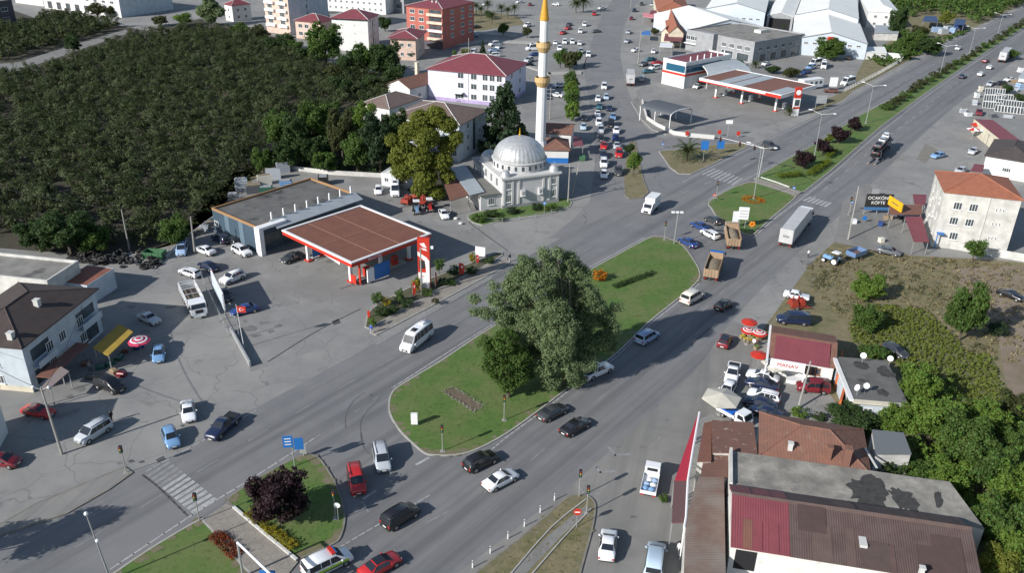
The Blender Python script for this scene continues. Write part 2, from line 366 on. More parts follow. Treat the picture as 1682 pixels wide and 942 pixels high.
# zebra crossings: stripes along the road
def zebra(mb, a0, a1, b0, b1, n, w=.5, skip=()):
    A0,A1,B0,B1 = GP([a0,a1,b0,b1])
    for i in range(n):
        if i in skip: continue
        t = (i+.5)/n; p = A0.lerp(A1,t); q = B0.lerp(B1,t); d = (A1-A0).normalized()*w/2
        mb.add([(v.x,v.y,.018) for v in (p-d,p+d,q+d,q-d)][::-1], [(0,1,2,3)])
zebra(mb, (240,781),(318,846),(276,757),(358,822), 12, .55, skip=(0,1,2,3))
zebra(mw, (240,781),(318,846),(276,757),(358,822), 12, .5, skip=(4,5,6,7,8,9,10,11))
zebra(mb, (1150,286),(1206,305),(1172,276),(1222,294), 8, .5)
zebra(mb, (1316,329),(1358,341),(1330,323),(1368,334), 6, .55)
# faded chevrons on the right shoulder
for a in [(1000,735),(976,763),(950,800)]:
    x, y = a; line(mw, [(x,y),(x+10,y+14),(x+34,y+12)], .35, k=1)
line(mw,[(945,802),(1005,745)],.12)
tag(mb.build('road_markings', m_paint), kind='structure'); tag(mw.build('road_markings', m_paintw), kind='structure')
# sealed cracks and patches
mb = MB()
for a in [[(234,781),(262,803),(308,848)],[(1045+10,398)]*0,[(770,365),(800,388),(834,412)],[(1235-10,274-40)]*0,[(570,660-2),(412,748-60)]*0,[(440,595),(520,545),(592,508)],[(1135,567),(1165,540)],[(560,475),(640,445)]]:
    if a: line(mb, a, .22, z=.021)
tag(mb.build('crack_sealing', m_tar), kind='structure')
for pts in [[(545,528),(556,524),(560,531),(548,535)],[(610,428),(675,392),(860,300)]*0,[(256,756),(268,750),(272,755),(260,761)],[(1505,262),(1520,236),(1540,246),(1520,268)]]:
    if pts: sheet('asphalt_patch', GP(pts), .021, m_tar if pts[0][0]<1000 else m_kerbd)
rg = np.random.default_rng(21)
def blots(name, pts, m, z=.02):
    mb = MB()
    for (x,y,r) in pts:
        z += .0001
        c0 = G(x,y); k = 14; ph = rg.random()*6; mb.add([(c0.x+r*(1+.35*math.sin(3*a+ph)+.2*rg.normal())*math.cos(a),c0.y+r*.7*(1+.3*math.sin(2*a+ph)+.2*rg.normal())*math.sin(a),z) for a in [2*math.pi*q/k for q in range(k)]],[tuple(range(k))])
    tag(mb.build(name,m),kind='structure')
m_oil = mat('oil_stain',(.12,.118,.112),.8,col2=(.17,.167,.158),scale=.9,detail=9)
blots('oil_stains',[(410,540,1.1),(432,531,.8),(420,552,.7),(445,545,.6),(402,528,.5),(455,536,.4),(540,430,.9),(700,405,.5),(575,470,.6),(600,450,.5),(250,520,1.0),(280,505,.9),(240,545,.7),(215,505,.6),(130,640,.8),(115,652,.6),(1470,590-200,.6),(1015,735,.3),(1055,735,.35),(1095,690,.3),(1040,850,.4),(640,330,.6),(690,365,.5),(1225,200,.6),(1260,205,.7)],m_oil)
blots('road_patches',[(215,758,.35),(232,760,.3),(300,700,.3),(712,690,.0+.2),(610,650,.25)],m_tar,.024)
# tyre curves at the junction
mb = MB()
for a in [[(598,735),(592,700),(600,680),(625,655)],[(568,705),(568,685),(580,660),(600,645)],[(640,765),(600,740),(592,712)]]: line(mb, a, .11, z=.022)
tag(mb.build('tyre_marks', mat('tyre_rubber_mark',(.085,.085,.088),.85,col2=(.13,.13,.133),scale=1)), kind='structure')
# flower bed in the big island
P = GP([(727,645),(744,638),(794,668),(778,679)])
sheet('flower_bed', P, .125, mat('bed_soil',(.15,.11,.08),.95,col2=(.1,.08,.05),scale=2,bump=.6))

for pts,nm in [([(740,72),(800,66),(880,69),(905,72),(905,75),(880,72),(800,69.5),(740,76)],'kerb'),([(712,50),(790,53),(850,58),(850,61),(790,56.5),(712,54)],'kerb'),([(900,120),(955,118),(955,122),(900,124)],'kerb'),([(845,100),(905,121),(905,124),(845,104)],'kerb')]:
    P = GP(pts); mb = MB(); mb.prism([(q.x,q.y) for q in P],0,.35); tag(mb.build(nm, m_kerb), kind='structure')
# worn soil at the island edges
m_worn = mat('worn_soil',(.17,.145,.10),.95,col2=(.12,.12,.05),scale=1.3,bump=.6)
rg2 = np.random.default_rng(5); mb = MB(); zi = 0
for isl in (I1,I2,I3,I4,I3b):
    P = smooth_poly(GP(isl),3); P = offset_poly(P, -.55) ; P2 = P
    for q in P:
        if rg2.random() < .8:
            zi = zi+.00007; k = 10; r = .25+.45*rg2.random(); ph = rg2.random()*6
            mb.add([(q.x+r*(1+.3*rg2.normal())*math.cos(t),q.y+r*(1+.3*rg2.normal())*math.sin(t),.112+zi) for t in [2*math.pi*j/k for j in range(k)]],[tuple(range(k))])
tag(mb.build('worn_soil',m_worn),kind='structure')
# ================= BUILDINGS =================
def plaster(n, c, d=.75, **k): return mat(n, c, .85, col2=tuple(x*d for x in c), scale=.5, detail=8, **k)
w_white = plaster('white_plaster', (.66,.66,.64), .85); w_old = plaster('stained_plaster', (.60,.59,.55), .62); w_purp = plaster('lilac_plaster', (.60,.58,.70), .9)
w_blue = plaster('pale_blue_plaster', (.48,.54,.585)); w_peach = plaster('peach_plaster', (.62,.46,.38)); w_red = plaster('brick_red_plaster', (.42,.13,.10), .85)
w_grey = plaster('grey_plaster', (.30,.31,.32)); w_cream = plaster('cream_plaster', (.6,.55,.43)); w_steel = mat('blue_cladding', (.06,.095,.13), .5, col2=(.05,.08,.11), scale=.3, wave=('Z',.8,.3,(.03,.05,.07)))
w_mosque = plaster('mosque_plaster', (.50,.50,.50), .85); w_dark = plaster('dark_plaster', (.10,.09,.10))
r_maroon = mat('maroon_metal_roof', (.22,.055,.065), .6, col2=(.17,.045,.055), scale=.5, wave=('X',1.3,.35,(.12,.03,.04)), bump=.3)
r_maroony = mat('maroon_metal_roof_cross', (.22,.055,.065), .6, col2=(.17,.045,.055), scale=.5, wave=('Y',1.3,.35,(.12,.03,.04)), bump=.3)
r_brown = mat('brown_tile_roof', (.14,.095,.08), .85, col2=(.19,.14,.12), scale=.8, wave=('X',1.6,.35,(.07,.05,.045)), bump=.4)
r_dark = mat('dark_shingle_roof', (.045,.032,.03), .85, col2=(.065,.048,.042), scale=.7, wave=('X',1.0,.2,(.03,.022,.02)), bump=.2)
r_terra = mat('terracotta_tile_roof', (.36,.13,.07), .85, col2=(.26,.095,.055), scale=1.2, wave=('X',1.8,.4,(.17,.065,.04)), bump=.4)
r_tile = mat('weathered_tile_roof', (.25,.115,.075), .88, col2=(.17,.09,.065), scale=1.0, wave=('X',2.0,.5,(.10,.05,.04)), bump=.5, spots=(.8,.6,.7,(.28,.22,.17),.5))
r_rust = mat('rusty_metal_roof', (.20,.085,.055), .8, col2=(.15,.07,.05), scale=.6, wave=('X',1.3,.35,(.09,.045,.035)), bump=.3, spots=(1.2,.64,.7,(.32,.25,.2),.5))
r_canopy = mat('rusty_canopy_deck', (.19,.075,.045), .85, col2=(.15,.06,.04), scale=.5, wave=('Y',1.2,.35,(.10,.04,.03)), bump=.25)
r_grey = mat('grey_metal_roof', (.36,.40,.42), .55, col2=(.30,.33,.35), scale=.6, wave=('X',1.2,.3,(.22,.25,.27)), bump=.3)
r_white = mat('white_metal_roof', (.78,.78,.74), .6, col2=(.70,.70,.66), scale=.15, wave=('Y',.5,.12,(.45,.46,.44)))
r_conc = mat('concrete_roof', (.25,.24,.215), .9, col2=(.16,.155,.14), scale=.4, detail=8, spots=(.25,.56,.66,(.07,.068,.065),.85), bump=.3)
r_concl = mat('pale_concrete_roof', (.34,.32,.275), .9, col2=(.19,.18,.155), scale=.45, detail=12, col3=(.10,.097,.09), scale3=.5, amt3=.55, spots=(3,.58,.66,(.12,.115,.10),.5), bump=.4)
r_bitu = mat('bitumen_roof', (.135,.133,.126), .9, col2=(.085,.084,.08), scale=.5, detail=8, spots=(.3,.58,.66,(.022,.022,.022),.8), bump=.2)
r_shed = mat('dark_shed_roof', (.10,.062,.055), .8, col2=(.07,.047,.042), scale=.4, col3=(.13,.10,.09), scale3=.6, amt3=.4, wave=('X',1.4,.4,(.045,.03,.028)), bump=.4)
m_frame = mat('window_frame_white', (.68,.68,.66), .6); m_pane = mat('window_pane', (.03,.04,.05), .1, col2=(.09,.11,.12), scale=.4, spec=.7)
m_trim = mat('pale_trim', (.5,.5,.48), .8); m_redp = mat('red_panel', (.45,.03,.015), .45); m_whp = mat('white_panel', (.72,.72,.72), .45)
m_bluep = mat('blue_panel', (.02,.14,.42), .45); m_steel = mat('galvanised_steel', (.36,.37,.37), .5, metal=.4); m_orange = mat('orange_render', (.50,.13,.03), .8, col2=(.42,.10,.03), scale=1)
m_brown = mat('brown_shutter', (.25,.12,.07), .7); m_yel = mat('yellow_panel', (.62,.36,.01), .5)
_WC = {}
def window(parent, loc, rz, w, h, mull=1, sill=True, frame=None, nm='window'):
    key = (round(w,2), round(h,2), mull, sill, nm, frame.name if frame else '')
    if key not in _WC:
        f = MB(); t = .09; d = .07
        f.box(-w/2,-d,0,-w/2+t,.02,h); f.box(w/2-t,-d,0,w/2,.02,h); f.box(-w/2+t,-d,h-t,w/2-t,.02,h); f.box(-w/2+t,-d,0,w/2-t,.02,t)
        for k in range(mull): x = -w/2+w*(k+1)/(mull+1); f.box(x-.035,-d+.01,t,x+.035,.02,h-t)
        if sill: f.box(-w/2-.1,-.18,-.09,w/2+.1,.02,-.002)
        p = MB().box(-w/2+t,-.03,t,w/2-t,.0,h-t)
        _WC[key] = (f.mesh(nm, frame or m_frame), p.mesh('pane', m_pane))
    a, b = _WC[key]; o = inst(nm, a, parent, loc, rz); inst('pane', b, o); return o
def face(W, D, side, u, z):
    return {'f':((u,0,z),0), 'r':((W,u,z),math.pi/2), 'b':((W-u,D,z),math.pi), 'l':((0,D-u,z),-math.pi/2)}[side]
def hiproof(W, D, h, rise, o, ridge=None):
    mb = MB(); x0,y0,x1,y1 = -o,-o,W+o,D+o; w, d = x1-x0, y1-y0; i = min(w,d)/2; r = ridge if ridge is not None else i
    if w >= d: a, b = (x0+r,(y0+y1)/2), (x1-r,(y0+y1)/2)
    else: a, b = ((x0+x1)/2,y0+r), ((x0+x1)/2,y1-r)
    vs = [(x0,y0,h),(x1,y0,h),(x1,y1,h),(x0,y1,h),(*a,h+rise),(*b,h+rise)]
    if w >= d: fs = [(0,1,5,4),(1,2,5),(2,3,4,5),(3,0,4)]
    else: fs = [(0,1,4),(1,2,5,4),(2,3,5),(3,0,4,5)]
    vs += [(x,y,z-.18) for x,y,z in vs[:4]]; fs += [(0,6,7,1),(1,7,8,2),(2,8,9,3),(3,9,6,0),(9,8,7,6)]
    mb.add(vs, fs)
    cap = MB()
    for p, q in ([(0,4),(3,4),(1,5),(2,5),(4,5)] if w >= d else [(0,4),(1,4),(2,5),(3,5),(4,5)]): cap.tube(vs[p], vs[q], .11, n=5)
    return mb, cap
def frame_of(A, B, C, h, cside='B', base=False):
    hh = 0 if base else h; a, b, c = G(*A,hh), G(*B,hh), G(*C,hh)
    x = b-a; x.z = 0; W = x.length; rz = math.atan2(x.y, x.x); n = Vector((-math.sin(rz), math.cos(rz), 0)); D = (c-(b if cside == 'B' else a)).dot(n)
    return Vector((a.x,a.y,0)), rz, W, D
def bld(name, label, A, B, C, h, wall, roof, cat='building', group=None, cside='B', base=False, wins=(), D=None, inset=None, doors=(), nocap=False):
    loc, rz, W, Dd = frame_of(A, B, C, h, cside, base); D = D or Dd; kind = roof[0]; o = roof[3] if len(roof) > 3 else .0
    if not base and o: # pixels were read at the eaves
        m = Matrix.Rotation(rz,4,'Z'); loc = loc+m@Vector((o,o,0)); W -= 2*o; D -= 2*o
    root = empty(name, loc, rz, label, cat, group)
    wl = MB(); wl.box(0,0,0,W,D,h-(.02 if kind in ('hip','gx','gy') else 0))
    if kind in ('gx','gy'):
        rise = roof[2]
        if kind == 'gx':
            for x in (0,W-.25): wl.extr([(0,h-.05),(D,h-.05),(D/2,h+rise-.12)], x, x+.25, 'x')
        else:
            for y in (0,D-.25): wl.extr([(0,h-.05),(W,h-.05),(W/2,h+rise-.12)], y, y+.25, 'y')
    wl.build('wall', wall, root)
    m = roof[1]
    if kind == 'hip':
        a, c = hiproof(W, D, h, roof[2], o, roof[4] if len(roof)>4 else None); r = a.build('roof', m, root)
        if not nocap: c.build('ridge_cap', m_trim if 'maroon' in m.name or 'brown' in m.name else m, r)
    elif kind == 'gx':
        mb = MB(); t = .15; mb.extr([(-o,h-o*roof[2]/(D/2)),(D/2,h+roof[2]),(D+o,h-o*roof[2]/(D/2)),(D+o,h-o*roof[2]/(D/2)+t),(D/2,h+roof[2]+t),(-o,h-o*roof[2]/(D/2)+t)], -o, W+o, 'x'); r = mb.build('roof', m, root)
    elif kind == 'gy':
        mb = MB(); t = .15; s = o*roof[2]/(W/2); mb.extr([(-o,h-s),(W/2,h+roof[2]),(W+o,h-s),(W+o,h-s+t),(W/2,h+roof[2]+t),(-o,h-s+t)], -o, D+o, 'y'); r = mb.build('roof', m, root)
    else:   # flat with parapet: roof = ('flat', mat, parapet height, 0, parapet material)
        pm = roof[4] if len(roof) > 4 else wall; ph = roof[2]
        r = MB().box(.05,.05,h,W-.05,D-.05,h+.06).build('roof', m, root)
        if ph:
            p = MB(); t = .25; p.box(-.04,-.04,h+.0,W+.04,t,h+ph); p.box(-.04,D-t,h,W+.04,D+.04,h+ph); p.box(-.04,t,h,t,D-t,h+ph); p.box(W-t,t,h,W+.04,D-t,h+ph); p.build('parapet', pm, root)
    for wv in wins:   # (side, [u fractions], [z], w, h, mullions)
        side, us, zs, ww, wh = wv[:5]; ml = wv[5] if len(wv) > 5 else 1; Lf = W if side in 'fb' else D; nm = wv[6] if len(wv) > 6 else 'window'; fr = wv[7] if len(wv) > 7 else None
        for z in zs:
            for u in us: lc, rr = face(W, D, side, u*Lf, z); window(root, lc, rr, ww, wh, ml, nm == 'window', fr, nm)
    return root, W, D, loc, rz
def part(root, nm, m, *boxes, smooth=False):
    mb = MB()
    for b in boxes: mb.box(*b)
    return mb.build(nm, m, root, smooth=smooth)
def band(root, W, D, z0, z1, m, nm='band', sides='flrb', e=.05):
    mb = MB()
    if 'f' in sides: mb.box(-e,-e,z0,W+e,0.0,z1)
    if 'b' in sides: mb.box(-e,D,z0,W+e,D+e,z1)
    if 'l' in sides: mb.box(-e,0,z0,0,D,z1)
    if 'r' in sides: mb.box(W,0,z0,W+e,D,z1)
    mb.build(nm, m, root)
def fr(n, a=.0, b=1.0): return [a+(b-a)*(i+.5)/n for i in range(n)]
def chimney(root, x, y, z0, z1, m=None, s=.35):
    c = MB(); c.box(x-s,y-s,z0,x+s,y+s,z1); c.box(x-s-.06,y-s-.06,z1,x+s+.06,y+s+.06,z1+.12); return c.build('chimney', m or m_trim, root)
def dish(px, h, label, r=.42, az=-2.2, group='satellite dishes on roofs'):
    p = G(*px, h); root = empty('satellite_dish', (p.x,p.y,h), az, label, 'satellite dish', group)
    MB().tube((0,0,0),(0,0,.8),.04).build('mast', m_steel, root)
    d = MB(); d.lathe([(0,0),(r*.5,.04),(r,.16),(r,.19),(r*.5,.07),(0,.03)], 14); o = d.build('reflector', m_whp, root, (.0,0,1.1)); o.rotation_euler = (0,1.05,0)

# --- left house ---
root,W,D,_,_ = bld('house','two storey pale blue house with dark hip roof at the left edge',(36,573),(162,474),(37,459),7.1,w_blue,('hip',r_dark,2.1,.45),'house',
   wins=[('f',[.30,.47,.72],[3.5],1.5,1.5,2),('f',[.30,.72],[.9],1.5,1.5,2),('l',[.35,.62],[3.6],1.5,1.3,2),('l',[.35,.62],[1.0],1.5,1.3,2)])
part(root,'balcony',w_blue,(1.2,-1.0,3.1,5.2,0,3.2),(1.2,-1.0,3.2,5.2,-.9,4.0)); part(root,'balcony',w_blue,(W-5.5,-1.0,3.1,W-.8,0,3.2),(W-5.5,-1.0,3.2,W-.8,-.9,4.1))
part(root,'shop_window',m_pane,(1.2,-.04,.4,5.2,-.005,2.6)); part(root,'shop_window',m_pane,(W-5.3,-.04,.4,W-1,-.005,2.4)); part(root,'shop_window',m_pane,(1.3,-.04,4.0,5.1,-.005,5.7)); part(root,'shop_window',m_pane,(W-5.3,-.04,4.1,W-1,-.005,5.6))
chimney(root,W*.52,D*.27,7.1,9.2); chimney(root,W*.06,D*.16,6.8,8.4)
a = part(root,'awning',r_rust,(0,-3.0,2.5,9,-1.0,2.62)); part(root,'base_course',w_cream,(-.06,-.06,0,.0,D,.8))
dish((122,520),3.6,'satellite dish on the pale blue house wall',.5,-1.2)
bld('workshop','flat concrete roofed workshop with white parapet behind the pale blue house',(-90,448),(78,466),(121,432),5.2,w_old,('flat',r_conc,.5,0,w_old))
root,W,D,_,_ = bld('annex','small annex with flat rust red roof and blue fascia between workshop and yard',(99,464),(142.7,470),(165.6,439.5),3.5,w_blue,('flat',mat('rust_red_roof',(.22,.08,.05),.8,col2=(.17,.065,.045),scale=.5),0))
band(root,W,D,3.2,3.6,w_blue,'fascia')
bld('house','house beyond the left edge that shades the red saloon',(-150,700),(-35,690),(-60,640),6.5,w_white,('hip',r_dark,2,.4),'house',wins=[('f',[.3,.7],[1.2,4],1.3,1.2,1)])
# --- petrol station building ---
root,W,D,loc,rz = bld('petrol_station_building','blue clad petrol station building with dark flat roof',(421,376),(584,321),(515,294),4.9,w_steel,('flat',r_bitu,.45,0,mat('ochre_coping',(.30,.17,.08),.8)))
ln = MB(); ln.extr([(-2.2,4.5),(.2,5.5),(.2,5.62),(-2.2,4.66)], 3, W, 'x'); ln.build('lean_to_roof', r_grey, root)
for k in range(8): part(root,'vent_post',m_whp,(3.6+k*(W-4.5)/7,.3,5.3,3.85+k*(W-4.5)/7,.55,6.9))
part(root,'portal_frame',m_whp,(-.5,-1.5,0,.4,0,5.4),(.4,-1.5,4.9,5.5,-.1,5.4)); part(root,'shop_window',m_pane,(.9,-.05,.3,4.8,-.003,3.2),(5.4,-.05,.3,W*.55,-.003,3.2))
for u in (.3,.62): part(root,'cladding_strip',mat('cladding_pale',(.11,.16,.20),.5) if 'cladding_pale' not in MATS else MATS['cladding_pale'],(-.05,D*u,0,0,D*u+1.4,4.9))
window(root,(0,D*.93,2.0),-math.pi/2,1.4,.9)
# canopy over the pumps
def canopy(name, label, A, B, C, h, th, top, cols, r, edge=m_redp, panels=()):
    loc, rz, W, D = frame_of(A,B,C,h+th); root = empty(name, loc, rz, label, 'canopy')
    part(root,'deck',top,(.35,.35,h+.2,W-.35,D-.35,h+th-.15))
    mb = MB()
    for b in [(0,0,W,.35),(0,D-.35,W,D),(0,.35,.35,D-.35),(W-.35,.35,W,D-.35)]: mb.box(b[0],b[1],h,b[2],b[3],h+th*.74)
    mb.build('fascia', edge, root); mb = MB()
    for b in [(-.05,-.05,W+.05,.4),(-.05,D-.4,W+.05,D+.05),(-.05,.4,.4,D-.4),(W-.4,.4,W+.05,D-.4)]: mb.box(b[0],b[1],h+th*.74,b[2],b[3],h+th)
    mb.build('fascia_band', m_whp, root)
    part(root,'ceiling',m_whp,(.3,.3,h+.05,W-.3,D-.3,h+.18))
    for x,y in cols: part(root,'column',m_whp,(x*W-.25,y*D-.25,.1,x*W+.25,y*D+.25,h+.1)); part(root,'column_base',m_redp,(x*W-.7,y*D-.45,.0,x*W+.7,y*D+.45,.25))
    return root, W, D, loc, rz
root,W,D,loc,rz = canopy('canopy','large petrol station canopy with rust brown deck and red and white fascia',(463,378),(577,432),(695,378),4.6,.9,r_canopy,[(.2,.13),(.82,.13),(.2,.5),(.82,.5),(.2,.87),(.82,.87)],0)
for y in (.3,.62): part(root,'deck_seam',MATS.get('seam') or mat('seam',(.32,.19,.14),.8),(.4,D*y-.04,5.36,W-.4,D*y+.04,5.39))
part(root,'deck_seam',MATS['seam'],(W*.52-.05,.4,5.36,W*.52+.05,D-.4,5.40))
for k,(ya,yb,x) in enumerate([(.62,.98,.12),(.62,.98,.2),(.62,.95,.28),(.35,.62,.62),(.5,.9,.7),(.62,.97,.8),(.05,.3,.25),(.05,.3,.75),(.3,.6,.3),(.64,.96,.62)]): part(root,'deck_seam',MATS['seam'],(W*x-.03,D*ya,5.36,W*x+.03,D*yb,5.385))
def text(s, root, m, size, loc, rot, nm='lettering', ext=.02, align='CENTER'):
    cu = bpy.data.curves.new('t','FONT'); cu.body = s; cu.size = size; cu.extrude = ext; cu.align_x = align; cu.align_y = 'CENTER'
    t = bpy.data.objects.new('t', cu); dg = bpy.context.evaluated_depsgraph_get(); me = bpy.data.meshes.new_from_object(t.evaluated_get(dg)) if False else None
    link(t); bpy.context.view_layer.update(); me = bpy.data.meshes.new_from_object(t.evaluated_get(bpy.context.evaluated_depsgraph_get())); bpy.data.objects.remove(t)
    me.materials.clear(); me.materials.append(m); o = inst(nm, me, root, loc); o.rotation_euler = rot; return o
text('Petrol Ofisi', root, m_whp, .62, (W+.02,D*.28,4.92), (R(90),0,R(90)))
part(root,'poster',m_bluep,(W*.2-.1,D*.13+1.0,.4,W*.2+.1,D*.13+3.4,3.0)); part(root,'poster',m_bluep,(W-.9,D*.13+3,.3,W-.7,D*.13+6.2,3.0)); part(root,'poster',m_whp,(W-.95,D*.13+1.4,.3,W-.7,D*.13+2.8,2.8))
part(root,'red_display',m_redp,(W*.82+.5,D*.13-.4,.25,W*.82+1.9,D*.13-.3,1.8),(W-1.6,D*.13+.2,.2,W-1.2,D*.13+.4,4.6)); g2 = MB(); g2.extr([(.2,4.62),(W*.62,4.62),(W*.74,4.45),(W*.84,4.1),(W*.84,4.62)],-.06,-.02,'y'); g2.build('white_swoosh',m_whp,root)
for k,(x,y) in enumerate([(.2,.3),(.82,.32),(.2,.68),(.82,.68)]):
    p = Matrix.Rotation(rz,4,'Z')@Vector((x*W,y*D,0))+loc; r2 = empty('fuel_pump',(p.x,p.y,.02),rz,'red and white fuel pump under the petrol station canopy, '+['front left','front right','back left','back right'][k]+' island','fuel pump','fuel pumps under the canopy')
    part(r2,'cabinet',m_redp,(-.35,-.55,0,.35,.55,1.7)); part(r2,'display',m_pane,(-.37,-.4,1.1,.37,.4,1.5)); part(r2,'island',m_kerb,(-.9,-2,0,.9,2,.12))
# drive lines of the old bays beside the canopy
# --- mosque ---
A,B = (826,293),(919,282); loc, rz, W, _ = frame_of(A,B,(802,272),6.8,'A'); D = W*1.0
root = empty('mosque', loc, rz, 'pale grey mosque with a ribbed silver dome beside the avenue', 'mosque')
part(root,'wall',w_mosque,(0,0,0,W,D,6.4)); part(root,'cornice',m_trim,(-.4,-.4,6.4,W+.4,D+.4,6.8)); part(root,'plinth',w_grey,(-.1,-.1,0,W+.1,D+.1,.8))
part(root,'side_wing',w_mosque,(-4.6,.6,0,-.0,D*1.5,3.3)); part(root,'side_wing_roof',mat('wing_roof',(.17,.165,.145),.9,col2=(.12,.12,.11),scale=.5),(-5.0,.2,3.3,.0-.42,D*1.5+.3,3.55))
part(root,'porch',w_mosque,(.4,D,0,W-.4,D+6,5.2)); part(root,'porch_roof',w_grey,(0.1,D+.42,5.2,W-.1,D+6.3,5.5))
m_dome = mat('lead_dome', (.56,.57,.57), .42, metal=.45, col2=(.40,.41,.41), scale=1)
cx, cy = W*.5, D*.52; rad = W*.435
d = MB(); d.lathe([(rad+.1,6.8),(rad+.1,8.6),(rad+.35,8.65),(rad+.35,8.8),(rad,8.85)], 40, (cx,cy)); d.build('drum', w_mosque, root)
d = MB(); n = 72; prof = [(math.cos(math.pi/2*i/12), math.sin(math.pi/2*i/12)) for i in range(13)]
vs = []; k = len(prof)
for i in range(n):
    t = 2*math.pi*i/n; rr = rad*(1.0 if i%2 else .990)
    vs += [(cx+rr*c*math.cos(t), cy+rr*c*math.sin(t), 8.83+rad*.78*s) for c,s in prof]
d.add(vs, [(i*k+q,((i+1)%n)*k+q,((i+1)%n)*k+q+1,i*k+q+1) for i in range(n) for q in range(k-1)]); dm = d.build('dome', m_dome, root)
f = MB(); f.tube((cx,cy,8.8+rad*.78),(cx,cy,10.6+rad*.78),.06); f.ball((cx,cy,9.3+rad*.78),.22); f.ball((cx,cy,9.8+rad*.78),.15); f.build('finial', m_yel, dm)
for i in range(24):
    t = 2*math.pi*i/24; part_ = MB().box(-.22,-.06,0,.22,.04,.9); o = part_.build('drum_window', m_pane, root, (cx+(rad+.12)*math.sin(t), cy-(rad+.12)*math.cos(t), 7.35), t)
for x,y in ((.9,.9),(W-.9,.9),(.9,D-.9),(W-.9,D-.9)):
    s = MB(); s.lathe([(1.0,6.8),(1.0,7.3)]+[(.98*c,7.3+.9*q) for c,q in prof], 20, (x,y)); s.tube((x,y,8.1),(x,y,8.9),.03); s.build('corner_dome', m_dome, root, smooth=True)
s = MB(); s.lathe([(2.2,5.5),(2.2,5.9)]+[(2.15*c,5.9+1.9*q) for c,q in prof], 24, (3.4,D+3.2)); s.tube((3.4,D+3.2,7.6),(3.4,D+3.2,8.8),.05); s.build('porch_dome', m_dome, root, smooth=True)
for x in (.35,2.2,3.6,W-3.6,W-2.2,W-.35): part(root,'pilaster',m_trim,(x-.22,-.16,.8,x+.22,-.0,6.4))
for x in (1.3,W-1.3): window(root,(x+.1,0,.0+1.4),0,1.2,1.7,2); window(root,(x+.1,0,4.2),0,1.0,1.4,1)
for x in (4.4,W-4.4): part(root,'bay',w_mosque,(x-.5,-.7,2.4,x+.5,0,3.9)); window(root,(x,-.7,2.7),0,.7,1.0,1)
for u in (.25,.5,.75): window(root,(0,D*u,4.0),-math.pi/2,1.2,1.9,1)
window(root,(-2.3,.6,1.1),0,1.4,1.5,2)
for u in (.15,.5,.85): window(root,(.4,D+6*(1-u),2.4),-math.pi/2,1.0,1.9,1)
MOSQ = (loc, rz, W, D)
# minaret
p = G(886.5,262,0); root = empty('minaret', (p.x,p.y,0), 0, 'tall white minaret with two gilded balconies and a golden cone', 'minaret')
m_min = mat('minaret_white', (.70,.71,.72), .6, col2=(.64,.65,.66), scale=.4); m_gold = mat('gilded_stone', (.52,.36,.16), .6, col2=(.42,.29,.14), scale=2); m_cone = mat('golden_cone', (.55,.28,.015), .5, col2=(.46,.24,.02), scale=1)
def hz(y, x=890): # height on the minaret axis of an image row
    r = RT*((x-CX)/F)+DN*((y-CY)/F)+FW; return CAMH+r.z*(p.y/r.y)
zA, zB, zC, zT = hz(133), hz(76), hz(32), hz(-26)
s = MB(); s.lathe([(1.75,0),(1.75,3.5),(1.35,5)], 12); s.build('base', m_min, root)
s = MB(); s.lathe([(1.22,5),(1.16,zA-1.2)], 12); s.lathe([(1.05,zA+1.2),(1.02,zB-1.0)], 12); s.lathe([(.95,zB+1.1),(.92,zC)], 12); s.build('shaft', m_min, root)
for z, r_ in ((zA,1.2),(zB,1.08)):
    s = MB(); s.lathe([(r_,z-1.3),(r_+.35,z-.6),(r_+.62,z-.1),(r_+.62,z+.05),(r_+.58,z+.95),(r_+.48,z+.95),(r_+.48,z+.1),(.9,z+.1),(.9,z+1.3)], 16); s.build('balcony', m_gold, root)
s = MB(); s.lathe([(1.05,zC-.1),(1.05,zC+.1),(.0,zT)], 16); s.build('cone', m_cone, root); MB().tube((0,0,zT-.3),(0,0,zT+2),.06).build('finial', m_cone, root)
# sheds beside the mosque
def shed(name, label, pts, h, m, posts=(), th=.15, cat='shelter', group=None, fall=0, postm=None, wall=None):
    """flat or gently falling roof over the four pixel corners"""
    P = GP(pts, h); c = sum(P,Vector())/len(P); root = empty(name,(c.x,c.y,0),0,label,cat,group)
    e = (P[1]-P[0]); rz = math.atan2(e.y,e.x); Q = [Matrix.Rotation(-rz,4,'Z')@Vector((p.x-c.x,p.y-c.y,0)) for p in P]
    root.rotation_euler = (0,0,rz); n = len(Q); hs = [h-(fall if i in (0,1) else 0) for i in range(n)]
    mb = MB(); mb.add([(q.x,q.y,z+th) for q,z in zip(Q,hs)]+[(q.x,q.y,z) for q,z in zip(Q,hs)], [tuple(range(n)),tuple(range(2*n-1,n-1,-1))]+[(i,n+i,n+(i+1)%n,(i+1)%n) for i in range(n)])
    mb.build('roof', m, root)
    if wall: w = MB(); w.prism([(q.x*.97,q.y*.97) for q in Q],0,min(hs)-.01); w.build('wall', wall, root)
    elif posts != 0:
        for q,z in zip(Q,hs): MB().box(q.x*.94-.06,q.y*.94-.06,0,q.x*.94+.06,q.y*.94+.06,z).build('post', postm or m_steel, root)
    return root, Q
shed('shelter','shelter with rusty red corrugated roof left of the mosque',[(739.6,331),(771,321),(748,281),(724,288)],3.4,r_rust)
shed('shelter','shelter with grey corrugated roof between the rusty one and the mosque',[(772,322),(796,316),(764,272),(738,277)],3.7,r_grey)
